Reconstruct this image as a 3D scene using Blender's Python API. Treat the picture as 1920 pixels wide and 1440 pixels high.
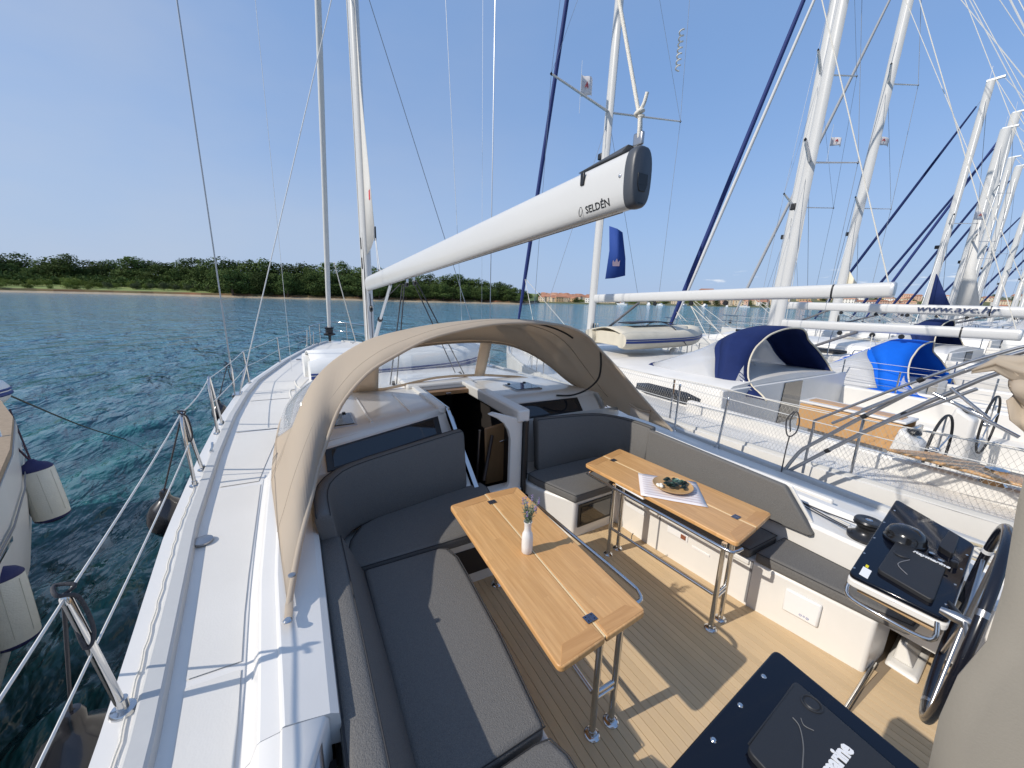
import bpy, bmesh, math, random
import numpy as np
from mathutils import Vector, Matrix
random.seed(7); rng = np.random.default_rng(11)
for o in list(bpy.data.objects): bpy.data.objects.remove(o)
S = bpy.context.scene
COL = S.collection
R = math.radians

# ---------------------------------------------------------------- camera
cam = bpy.data.cameras.new('camera'); cam.sensor_width = 36; cam.lens = 13.5
cam.clip_start = 0.03; cam.clip_end = 20000
camo = bpy.data.objects.new('camera', cam); COL.objects.link(camo); S.camera = camo
YAW, PIT, ROL = R(29.6), R(12.7), R(1.55)
fw = Vector((math.sin(YAW)*math.cos(PIT), math.cos(YAW)*math.cos(PIT), -math.sin(PIT)))
r0 = fw.cross(Vector((0, 0, 1))).normalized(); u0 = r0.cross(fw)
rt = math.cos(ROL)*r0 + math.sin(ROL)*u0; up = rt.cross(fw)
m = Matrix((rt, up, -fw)).transposed().to_4x4(); m.translation = Vector((0, 0, 2.2))
camo.matrix_world = m

# ---------------------------------------------------------------- light
SUN = Vector((-0.80, 0.075, 0.60)).normalized()      # towards the sun: over the port side
W = bpy.data.worlds.new('World'); S.world = W; W.use_nodes = True
wn = W.node_tree; wn.nodes.clear()
sky = wn.nodes.new('ShaderNodeTexSky'); sky.sky_type = 'NISHITA'; sky.sun_disc = False
sky.sun_elevation = math.asin(SUN.z); sky.sun_rotation = math.atan2(SUN.x, SUN.y)
sky.air_density = 1.0; sky.dust_density = 0.35; sky.ozone_density = 2.6; sky.altitude = 0
bg = wn.nodes.new('ShaderNodeBackground'); bg.inputs[1].default_value = 0.118
out = wn.nodes.new('ShaderNodeOutputWorld')
wn.links.new(sky.outputs[0], bg.inputs[0]); wn.links.new(bg.outputs[0], out.inputs[0])
sl = bpy.data.lights.new('sun', 'SUN'); sl.energy = 3.5; sl.angle = R(0.55); sl.color = (1.0, 0.93, 0.83)
so = bpy.data.objects.new('sun', sl); COL.objects.link(so)
so.rotation_euler = (-SUN).to_track_quat('-Z', 'Y').to_euler()
S.view_settings.view_transform = 'Standard'; S.view_settings.look = 'None'
S.view_settings.exposure = 0.18; S.view_settings.gamma = 1.0
S.render.engine = 'CYCLES'
S.cycles.transparent_max_bounces = 24; S.cycles.max_bounces = 8

# ---------------------------------------------------------------- materials
MATS = {}
def node(nt, t, **k):
    n = nt.nodes.new(t)
    for a, v in k.items(): setattr(n, a, v)
    return n
def mat(name, col, rough=.5, metal=0, coat=0, var=0, vscale=8, bump=0, bscale=200, stretch=None,
        dark=None, spec=.5, rnd=0, trans=0, detail=4, cr=.03):
    """principled; var mixes towards `dark` with noise; stretch = per axis scale for grain"""
    if name in MATS: return MATS[name]
    m = bpy.data.materials.new(name); m.use_nodes = True; nt = m.node_tree
    p = nt.nodes['Principled BSDF']
    p.inputs['Base Color'].default_value = (*col, 1); p.inputs['Roughness'].default_value = rough
    p.inputs['Metallic'].default_value = metal; p.inputs['Coat Weight'].default_value = coat
    p.inputs['Coat Roughness'].default_value = cr
    p.inputs['Specular IOR Level'].default_value = spec
    tc = node(nt, 'ShaderNodeTexCoord'); mp = node(nt, 'ShaderNodeMapping')
    nt.links.new(tc.outputs['Object'], mp.inputs[0])
    if stretch: mp.inputs['Scale'].default_value = stretch
    last = None
    if var:
        n = node(nt, 'ShaderNodeTexNoise'); n.inputs['Scale'].default_value = vscale; n.inputs['Detail'].default_value = detail
        n.inputs['Roughness'].default_value = .6
        nt.links.new(mp.outputs[0], n.inputs[0])
        rp = node(nt, 'ShaderNodeMapRange'); rp.inputs[1].default_value = .3; rp.inputs[2].default_value = .7
        rp.inputs[4].default_value = var
        nt.links.new(n.outputs[0], rp.inputs[0])
        mx = node(nt, 'ShaderNodeMix', data_type='RGBA')
        mx.inputs[6].default_value = (*col, 1); mx.inputs[7].default_value = (*(dark or tuple(c*.55 for c in col)), 1)
        nt.links.new(rp.outputs[0], mx.inputs[0]); last = mx.outputs[2]
    if rnd:
        oi = node(nt, 'ShaderNodeObjectInfo'); r2 = node(nt, 'ShaderNodeMapRange')
        r2.inputs[3].default_value = 1-rnd; r2.inputs[4].default_value = 1+rnd*.6
        nt.links.new(oi.outputs['Random'], r2.inputs[0])
        hs = node(nt, 'ShaderNodeHueSaturation'); hs.inputs['Color'].default_value = (*col, 1)
        if last: nt.links.new(last, hs.inputs['Color'])
        nt.links.new(r2.outputs[0], hs.inputs['Value']); last = hs.outputs[0]
    if last: nt.links.new(last, p.inputs['Base Color'])
    if bump:
        n = node(nt, 'ShaderNodeTexNoise'); n.inputs['Scale'].default_value = bscale; n.inputs['Detail'].default_value = 3
        nt.links.new(mp.outputs[0], n.inputs[0])
        b = node(nt, 'ShaderNodeBump'); b.inputs['Strength'].default_value = bump; b.inputs['Distance'].default_value = .01
        nt.links.new(n.outputs[0], b.inputs['Height']); nt.links.new(b.outputs[0], p.inputs['Normal'])
    if trans:
        tl = node(nt, 'ShaderNodeBsdfTranslucent'); ms = node(nt, 'ShaderNodeMixShader'); ms.inputs[0].default_value = trans
        tl.inputs[0].default_value = (min(1, col[0]*1.06), col[1]*1.0, col[2]*.95, 1)
        nt.links.new(p.outputs[0], ms.inputs[1]); nt.links.new(tl.outputs[0], ms.inputs[2])
        nt.links.new(ms.outputs[0], nt.nodes['Material Output'].inputs[0])
    MATS[name] = m; return m
def vinyl(name, milk=.12, tint=(.95, .96, .97), gl=.35):
    if name in MATS: return MATS[name]
    m = bpy.data.materials.new(name); m.use_nodes = True; nt = m.node_tree; nt.nodes.clear()
    o = node(nt, 'ShaderNodeOutputMaterial'); t = node(nt, 'ShaderNodeBsdfTransparent'); t.inputs[0].default_value = (*tint, 1)
    g = node(nt, 'ShaderNodeBsdfGlossy'); g.inputs['Roughness'].default_value = .06; g.inputs[0].default_value = (1, 1, 1, 1)
    d = node(nt, 'ShaderNodeBsdfDiffuse'); d.inputs[0].default_value = (.8, .8, .8, 1)
    a = node(nt, 'ShaderNodeMixShader'); a.inputs[0].default_value = milk
    fr = node(nt, 'ShaderNodeFresnel'); fr.inputs[0].default_value = 1.45
    mu = node(nt, 'ShaderNodeMath', operation='MULTIPLY'); mu.inputs[1].default_value = gl*2
    no = node(nt, 'ShaderNodeTexNoise'); no.inputs['Scale'].default_value = 5
    tc = node(nt, 'ShaderNodeTexCoord'); nt.links.new(tc.outputs['Object'], no.inputs[0])
    b = node(nt, 'ShaderNodeBump'); b.inputs['Strength'].default_value = .3; b.inputs['Distance'].default_value = .02
    nt.links.new(no.outputs[0], b.inputs['Height']); nt.links.new(b.outputs[0], g.inputs['Normal'])
    bm_ = node(nt, 'ShaderNodeMixShader')
    nt.links.new(fr.outputs[0], mu.inputs[0]); nt.links.new(mu.outputs[0], bm_.inputs[0])
    nt.links.new(t.outputs[0], a.inputs[1]); nt.links.new(d.outputs[0], a.inputs[2])
    nt.links.new(a.outputs[0], bm_.inputs[1]); nt.links.new(g.outputs[0], bm_.inputs[2])
    nt.links.new(bm_.outputs[0], o.inputs[0]); MATS[name] = m; return m

GEL = mat('gelcoat', (.735, .715, .68), .30, coat=.25, var=.28, vscale=3.5, dark=(.65, .63, .59), bump=.02, bscale=3)
def deckmat():
    m = mat('deck_nonskid', (.675, .655, .615), .62, var=.40, vscale=2.2, dark=(.585, .565, .525)); nt = m.node_tree
    p = nt.nodes['Principled BSDF']; tc = [n for n in nt.nodes if n.type == 'TEX_COORD'][0]
    v = node(nt, 'ShaderNodeTexVoronoi'); v.inputs['Scale'].default_value = 110; v.inputs['Randomness'].default_value = .85
    nt.links.new(tc.outputs['Object'], v.inputs[0]); b = node(nt, 'ShaderNodeBump'); b.inputs['Strength'].default_value = .14
    b.inputs['Distance'].default_value = .002; b.invert = True
    nt.links.new(v.outputs['Distance'], b.inputs['Height']); nt.links.new(b.outputs[0], p.inputs['Normal']); return m
DECK = deckmat()
GEL2 = mat('gelcoat_far', (.72, .70, .665), .38, coat=.15, var=.45, vscale=1.9, dark=(.57, .55, .51), detail=8)
RAILM = mat('toe_rail_composite', (.50, .50, .49), .45, var=.25, vscale=12, dark=(.40, .40, .39))
STEEL = mat('stainless_steel', (.62, .62, .62), .13, metal=1, var=.2, vscale=14, dark=(.40, .40, .41), bump=.02, bscale=30)
STEELD = mat('brushed_steel', (.42, .42, .43), .34, metal=1)
ALU = mat('anodised_aluminium', (.66, .67, .68), .36, metal=.55, var=.10, vscale=3)
ALUW = mat('white_painted_spar', (.56, .56, .55), .32, coat=.2, var=.12, vscale=2, dark=(.64, .64, .62))
BLACK = mat('black_plastic', (.012, .012, .014), .38, bump=.02, bscale=60)
BLKG = mat('black_gloss_panel', (.003, .004, .009), .09, coat=.15, spec=.35, bump=.008, bscale=7, cr=.04)
COVERM = mat('soft_black_cover', (.018, .019, .022), .5, bump=.05, bscale=90)
RUB = mat('rubber_black', (.015, .015, .016), .6)
WIRE = mat('wire_rope', (.40, .41, .42), .4, metal=.7)
WIREL = mat('light_wire', (.62, .62, .60), .5, metal=.2)
ROPEW = mat('white_rope', (.74, .71, .64), .8, var=.4, vscale=160, stretch=(1, 1, 1), dark=(.45, .42, .36), bump=.5, bscale=220)
ROPEK = mat('black_rope', (.03, .03, .035), .8, var=.5, vscale=200, dark=(.09, .09, .1), bump=.4, bscale=250)
ROPEB = mat('beige_rope', (.50, .43, .30), .85, var=.4, vscale=180, bump=.5, bscale=250)
def fabric(name, col, dark, trans=0, sc=320):
    m = mat(name, col, .95, var=.85, vscale=sc, dark=dark, trans=trans, spec=.08, detail=5, bump=.5, bscale=sc*.8)
    return m
CUSH = fabric('charcoal_fabric', (.190, .184, .176), (.105, .103, .101), sc=260)
PIPE = mat('dark_piping', (.03, .03, .033), .8)
CANV = mat('beige_canvas', (.655, .575, .47), .85, var=.35, vscale=2.6, dark=(.585, .51, .415), trans=.46, spec=.2, bump=.12, bscale=14)
CANVD = mat('beige_canvas_seam', (.40, .32, .235), .85, trans=.1)
NAVY = mat('navy_canvas', (.014, .028, .115), .8, var=.5, vscale=4, dark=(.009, .018, .075), trans=.06, spec=.2, bump=.15, bscale=9)
BLKC = mat('black_canvas', (.01, .011, .018), .85, spec=.15)
BRIB = mat('bright_blue_canvas', (.005, .14, .72), .75, var=.3, vscale=5, dark=(.004, .10, .52), trans=.12, spec=.2, bump=.15, bscale=9)
CREAM = mat('cream_webbing', (.62, .56, .44), .85)
BLUE = mat('blue_sleeve', (.010, .028, .15), .7, var=.4, vscale=6, dark=(.008, .02, .12), bump=.2, bscale=20)
STRIPE = mat('navy_stripe', (.02, .04, .18), .4)
HYP = mat('white_hypalon', (.74, .74, .72), .5, var=.15, vscale=3)
HYPB = mat('cream_hypalon', (.62, .57, .46), .6, var=.3, vscale=4)
VIN = vinyl('clear_vinyl', .025, (.97, .98, .98), .10)
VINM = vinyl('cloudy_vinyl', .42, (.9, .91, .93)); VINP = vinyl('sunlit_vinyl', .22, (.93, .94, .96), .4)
GLASSD = mat('dark_glass', (.012, .013, .016), .05, coat=.6, cr=.03)
FEND = mat('white_fender_cover', (.66, .66, .58), .8, bump=.25, bscale=90, var=.2, vscale=9)
NAVYF = mat('navy_fender_cap', (.015, .018, .085), .7, bump=.2, bscale=90)
INTW = mat('cabin_wood', (.33, .19, .09), .4, var=.5, vscale=9, stretch=(1, 1, .15), dark=(.22, .12, .055))
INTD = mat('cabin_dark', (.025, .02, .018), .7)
GREY = mat('mid_grey', (.20, .20, .21), .5)
ORNG = mat('orange_red', (.7, .12, .03), .6)
WHT = mat('white_plastic', (.78, .78, .78), .35)
INK = mat('black_print', (.01, .01, .012), .5)
INKW = mat('white_print', (.75, .75, .75), .5)
FLAGW = mat('white_flag', (.8, .78, .78), .8, trans=.3)
FLAGB = mat('blue_flag', (.02, .07, .32), .8, trans=.2)
def wood(name, c1, c2, c3, axis=1, stave=.045, rough=.38, rnd=.0, grain=1.0, coat=.15):
    m = bpy.data.materials.new(name); m.use_nodes = True; nt = m.node_tree; p = nt.nodes['Principled BSDF']
    p.inputs['Roughness'].default_value = rough; p.inputs['Coat Weight'].default_value = coat
    p.inputs['Coat Roughness'].default_value = .25
    L = nt.links.new
    tc = node(nt, 'ShaderNodeTexCoord'); sp = node(nt, 'ShaderNodeSeparateXYZ'); L(tc.outputs['Object'], sp.inputs[0])
    cross = sp.outputs[0] if axis == 1 else sp.outputs[1]; along = sp.outputs[1] if axis == 1 else sp.outputs[0]
    d = node(nt, 'ShaderNodeMath', operation='DIVIDE'); L(cross, d.inputs[0]); d.inputs[1].default_value = stave
    f = node(nt, 'ShaderNodeMath', operation='FLOOR'); L(d.outputs[0], f.inputs[0])
    wn_ = node(nt, 'ShaderNodeTexWhiteNoise', noise_dimensions='1D'); L(f.outputs[0], wn_.inputs['W'])
    # along offset per stave, cut in lengths
    a1 = node(nt, 'ShaderNodeMath', operation='MULTIPLY_ADD'); L(along, a1.inputs[0]); a1.inputs[1].default_value = 1/.55
    m5 = node(nt, 'ShaderNodeMath', operation='MULTIPLY'); L(wn_.outputs[0], m5.inputs[0]); m5.inputs[1].default_value = 7
    L(m5.outputs[0], a1.inputs[2]); f2 = node(nt, 'ShaderNodeMath', operation='FLOOR'); L(a1.outputs[0], f2.inputs[0])
    ad = node(nt, 'ShaderNodeMath', operation='MULTIPLY_ADD'); L(f2.outputs[0], ad.inputs[0]); ad.inputs[1].default_value = 3.17; L(f.outputs[0], ad.inputs[2])
    wn2 = node(nt, 'ShaderNodeTexWhiteNoise', noise_dimensions='1D'); L(ad.outputs[0], wn2.inputs['W'])
    cb = node(nt, 'ShaderNodeCombineXYZ')
    g1 = node(nt, 'ShaderNodeMath', operation='MULTIPLY'); L(cross, g1.inputs[0]); g1.inputs[1].default_value = 75
    g2 = node(nt, 'ShaderNodeMath', operation='MULTIPLY_ADD'); L(along, g2.inputs[0]); g2.inputs[1].default_value = 3.2; L(wn2.outputs[0], g2.inputs[2])
    g3 = node(nt, 'ShaderNodeMath', operation='MULTIPLY'); L(wn2.outputs[0], g3.inputs[0]); g3.inputs[1].default_value = 40
    L(g1.outputs[0], cb.inputs[0]); L(g2.outputs[0], cb.inputs[1]); L(g3.outputs[0], cb.inputs[2])
    n = node(nt, 'ShaderNodeTexNoise'); n.inputs['Scale'].default_value = 1; n.inputs['Detail'].default_value = 4; n.inputs['Roughness'].default_value = .6
    L(cb.outputs[0], n.inputs[0])
    cr = node(nt, 'ShaderNodeValToRGB'); e = cr.color_ramp.elements; e[0].position = .32; e[0].color = (*c2, 1); e[1].position = .66; e[1].color = (*c1, 1)
    L(n.outputs[0], cr.inputs[0])
    mx = node(nt, 'ShaderNodeMix', data_type='RGBA'); L(cr.outputs[0], mx.inputs[6]); mx.inputs[7].default_value = (*c3, 1)
    q = node(nt, 'ShaderNodeMath', operation='MULTIPLY'); L(wn2.outputs[0], q.inputs[0]); q.inputs[1].default_value = .55*grain; L(q.outputs[0], mx.inputs[0])
    last = mx.outputs[2]
    if rnd:
        oi = node(nt, 'ShaderNodeObjectInfo'); r2 = node(nt, 'ShaderNodeMapRange'); r2.inputs[3].default_value = 1-rnd; r2.inputs[4].default_value = 1+rnd*.5
        L(oi.outputs['Random'], r2.inputs[0]); hs = node(nt, 'ShaderNodeHueSaturation'); L(last, hs.inputs['Color']); L(r2.outputs[0], hs.inputs['Value']); last = hs.outputs[0]
    wr = node(nt, 'ShaderNodeTexNoise'); wr.inputs['Scale'].default_value = 4.5; wr.inputs['Detail'].default_value = 7; wr.inputs['Roughness'].default_value = .65; L(tc.outputs['Object'], wr.inputs[0])
    wm = node(nt, 'ShaderNodeMapRange'); wm.inputs[1].default_value = .45; wm.inputs[2].default_value = .72; wm.inputs[4].default_value = .35; L(wr.outputs[0], wm.inputs[0])
    wx = node(nt, 'ShaderNodeMix', data_type='RGBA'); L(wm.outputs[0], wx.inputs[0]); L(last, wx.inputs[6]); wx.inputs[7].default_value = (c1[0]*.78, c1[1]*.80, c1[2]*.9, 1); last = wx.outputs[2]
    L(last, p.inputs['Base Color'])
    b = node(nt, 'ShaderNodeBump'); b.inputs['Strength'].default_value = .15; b.inputs['Distance'].default_value = .002
    L(n.outputs[0], b.inputs['Height']); L(b.outputs[0], p.inputs['Normal'])
    MATS[name] = m; return m
TEAKT = wood('table_teak', (.72, .42, .175), (.54, .28, .10), (.50, .27, .10))
TEAKE = wood('table_teak_end', (.60, .33, .13), (.47, .24, .085), (.50, .26, .095), axis=0)
TEAKL = mat('light_maple_inlay', (.80, .62, .36), .4)
TEAKF = wood('teak_deck_light', (.66, .49, .29), (.60, .43, .245), (.57, .41, .23), stave=9, rough=.6, rnd=.09, grain=.6, coat=0)
TEAKN = wood('teak_neighbour', (.58, .34, .15), (.48, .26, .10), (.50, .29, .12), stave=.2)
CAULK = mat('grey_caulk', (.26, .20, .135), .8)

# ---------------------------------------------------------------- mesh helpers
def link(o, parent=None):
    COL.objects.link(o)
    if parent is not None:
        o.parent = parent; o.matrix_parent_inverse = Matrix.Translation(-parent_loc(parent))
    return o
LOC = {}
def parent_loc(p):
    return LOC.get(p.name, Vector((0, 0, 0)))
def thing(name, label, cat, loc=(0, 0, 0), group=None, kind=None):
    o = bpy.data.objects.new(name, None); o.empty_display_size = .1; o.location = loc
    COL.objects.link(o); LOC[o.name] = Vector(loc)
    o['label'] = label; o['category'] = cat
    if group: o['group'] = group
    if kind: o['kind'] = kind
    return o
def tag(o, label=None, cat=None, group=None, kind=None):
    if label: o['label'] = label
    if cat: o['category'] = cat
    if group: o['group'] = group
    if kind: o['kind'] = kind
    return o
def mesh(name, V, F, mt, parent=None, smooth=False, bevel=0, seg=2, solid=0, off=0, sub=0, midx=None, autosm=40):
    me = bpy.data.meshes.new(name); me.from_pydata([tuple(map(float, v)) for v in V], [], F)
    if isinstance(mt, (list, tuple)):
        for q in mt: me.materials.append(q)
        if midx is not None: me.polygons.foreach_set('material_index', midx)
    else: me.materials.append(mt)
    b = bmesh.new(); b.from_mesh(me); bmesh.ops.remove_doubles(b, verts=b.verts, dist=1e-5)
    if not solid: bmesh.ops.recalc_face_normals(b, faces=b.faces)
    b.to_mesh(me); b.free()
    o = bpy.data.objects.new(name, me); link(o, parent)
    if smooth or bevel:
        me.polygons.foreach_set('use_smooth', [True]*len(me.polygons))
        if not smooth or autosm < 180: me.set_sharp_from_angle(angle=R(autosm))
    if solid:
        s = o.modifiers.new('s', 'SOLIDIFY'); s.thickness = solid; s.offset = off
    if bevel:
        s = o.modifiers.new('b', 'BEVEL'); s.width = bevel; s.segments = seg; s.limit_method = 'ANGLE'; s.angle_limit = R(35)
        s.harden_normals = False
    if sub:
        s = o.modifiers.new('u', 'SUBSURF'); s.levels = sub; s.render_levels = sub
    return o
def boxvf(x0, x1, y0, y1, z0, z1):
    V = [(x0, y0, z0), (x1, y0, z0), (x1, y1, z0), (x0, y1, z0), (x0, y0, z1), (x1, y0, z1), (x1, y1, z1), (x0, y1, z1)]
    return V, [(0, 3, 2, 1), (4, 5, 6, 7), (0, 1, 5, 4), (1, 2, 6, 5), (2, 3, 7, 6), (3, 0, 4, 7)]
def box(name, x, y, z, mt, parent=None, bevel=0, seg=2):
    V, F = boxvf(*x, *y, *z); return mesh(name, V, F, mt, parent, bevel=bevel, seg=seg)
def hexa(name, bot, topp, mt, parent=None, bevel=0, seg=2):
    """prism between two polygons given as 3-D point lists of equal length"""
    n = len(bot); V = list(bot)+list(topp)
    F = [tuple(reversed(range(n))), tuple(range(n, 2*n))]+[(i, (i+1) % n, n+(i+1) % n, n+i) for i in range(n)]
    return mesh(name, V, F, mt, parent, bevel=bevel, seg=seg)
def prism(name, poly, z0, z1, mt, parent=None, bevel=0, seg=2, zf=None):
    return hexa(name, [(x, y, z0) for x, y in poly], [(x, y, zf(x, y) if zf else z1) for x, y in poly], mt, parent, bevel, seg)
def smoothpts(P, n=8, closed=False):
    P = [Vector(p) for p in P]
    if len(P) < 3: return P
    out = []; N = len(P); rngi = range(N if closed else N-1)
    for i in rngi:
        p0 = P[(i-1) % N] if closed or i > 0 else P[0]; p1 = P[i]; p2 = P[(i+1) % N]
        p3 = P[(i+2) % N] if closed or i < N-2 else P[-1]
        for k in range(n):
            t = k/n
            out.append(.5*((2*p1)+(-p0+p2)*t+(2*p0-5*p1+4*p2-p3)*t*t+(-p0+3*p1-3*p2+p3)*t**3))
    if not closed: out.append(P[-1])
    return out
def tubevf(P, r, res=8, closed=False, ry=None, upv=None, taper=None):
    P = [Vector(p) for p in P]; n = len(P); V = []; F = []
    tl = [((P[(i+1) % n] if closed or i < n-1 else P[i])-(P[i-1] if closed or i > 0 else P[i])).normalized() for i in range(n)]
    a = Vector(upv) if upv else (Vector((0, 0, 1)) if abs(tl[0].z) < .9 else Vector((1, 0, 0)))
    a = (a-tl[0]*a.dot(tl[0])).normalized()
    for i in range(n):
        a = (a-tl[i]*a.dot(tl[i]))
        a = a.normalized() if a.length > 1e-6 else Vector((1, 0, 0))
        b = tl[i].cross(a); k = taper[i] if taper else 1
        for j in range(res):
            t = 2*math.pi*j/res; V.append(P[i]+(a*math.cos(t)*(ry or r)+b*math.sin(t)*r)*k)
    m_ = n if closed else n-1
    for i in range(m_):
        for j in range(res):
            F.append((i*res+j, i*res+(j+1) % res, ((i+1) % n)*res+(j+1) % res, ((i+1) % n)*res+j))
    if not closed: F += [tuple(reversed(range(res))), tuple(range((n-1)*res, n*res))]
    return V, F
def tube(name, P, r, mt, parent=None, res=8, closed=False, sm=0, ry=None, upv=None, taper=None):
    if sm: P = smoothpts(P, sm, closed)
    V, F = tubevf(P, r, res, closed, ry, upv, taper); return mesh(name, V, F, mt, parent, smooth=True, autosm=50)
def multi(name, parts, mt, parent=None, smooth=False, bevel=0):
    V = []; F = []
    for v, f in parts:
        o = len(V); V += list(v); F += [tuple(i+o for i in q) for q in f]
    return mesh(name, V, F, mt, parent, smooth=smooth, bevel=bevel)
def xf(vf, M):
    return [M @ Vector(v) for v in vf[0]], vf[1]
def lathevf(prof, c=(0, 0, 0), res=20, M=None):
    V = []; F = []; n = len(prof)
    for r, z in prof:
        for j in range(res):
            t = 2*math.pi*j/res; V.append(Vector((r*math.cos(t), r*math.sin(t), z)))
    for i in range(n-1):
        for j in range(res): F.append((i*res+j, i*res+(j+1) % res, (i+1)*res+(j+1) % res, (i+1)*res+j))
    F += [tuple(reversed(range(res))), tuple(range((n-1)*res, n*res))]
    if M is not None: V = [M @ v for v in V]
    V = [v+Vector(c) for v in V]; return V, F
def lathe(name, prof, c, mt, parent=None, res=20, M=None):
    V, F = lathevf(prof, c, res, M); return mesh(name, V, F, mt, parent, smooth=True, autosm=40)
def loftvf(rows, closed=False):
    m_ = len(rows); n = len(rows[0]); V = [p for r in rows for p in r]; F = []
    for i in range(m_-1):
        for j in range(n if closed else n-1):
            F.append((i*n+j, i*n+(j+1) % n, (i+1)*n+(j+1) % n, (i+1)*n+j))
    return V, F
def loft(name, rows, mt, parent=None, closed=False, cap=False, **k):
    V, F = loftvf(rows, closed); n = len(rows[0]); m_ = len(rows)
    if cap: F += [tuple(reversed(range(n))), tuple(range((m_-1)*n, m_*n))]
    return mesh(name, V, F, mt, parent, smooth=k.pop('smooth', True), **k)
def resample(P, n, sm=6):
    Q = smoothpts(P, sm); d = [0]
    for i in range(1, len(Q)): d.append(d[-1]+(Q[i]-Q[i-1]).length)
    o = []; j = 0
    for k in range(n):
        t = d[-1]*k/(n-1)
        while j < len(d)-2 and d[j+1] < t: j += 1
        u = (t-d[j])/max(1e-9, d[j+1]-d[j]); o.append(Q[j].lerp(Q[j+1], min(1, max(0, u))))
    return o
def text(name, s, size, M, mt, parent=None, ext=.001, font_shear=0, bold=0, sx=1):
    cu = bpy.data.curves.new(name, 'FONT'); cu.body = s; cu.size = size; cu.extrude = ext; cu.offset = bold
    cu.align_x = 'CENTER'; cu.align_y = 'CENTER'; cu.shear = font_shear; cu.resolution_u = 2
    to = bpy.data.objects.new('tmp', cu); COL.objects.link(to); dg = bpy.context.evaluated_depsgraph_get()
    me = bpy.data.meshes.new_from_object(to.evaluated_get(dg)); bpy.data.objects.remove(to)
    me.transform(M @ Matrix.Diagonal((sx, 1, 1, 1))); me.materials.clear(); me.materials.append(mt); me.name = name
    o = bpy.data.objects.new(name, me); link(o, parent); return o
def frame(o, x, y):
    """matrix with given origin, x axis, approx y axis"""
    x = Vector(x).normalized(); y = Vector(y); y = (y-x*y.dot(x)).normalized(); z = x.cross(y)
    M = Matrix((x, y, z)).transposed().to_4x4(); M.translation = Vector(o); return M
def interp(pts, y):
    if y <= pts[0][0]: return pts[0][1]
    for (a, b), (c, d) in zip(pts, pts[1:]):
        if y <= c: return b+(d-b)*(y-a)/(c-a)
    return pts[-1][1]
def cp(src, loc, parent=None, **k):
    c = src.copy(); COL.objects.link(c)
    if parent is not None: c.parent = parent
    c.location = loc; return c
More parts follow.
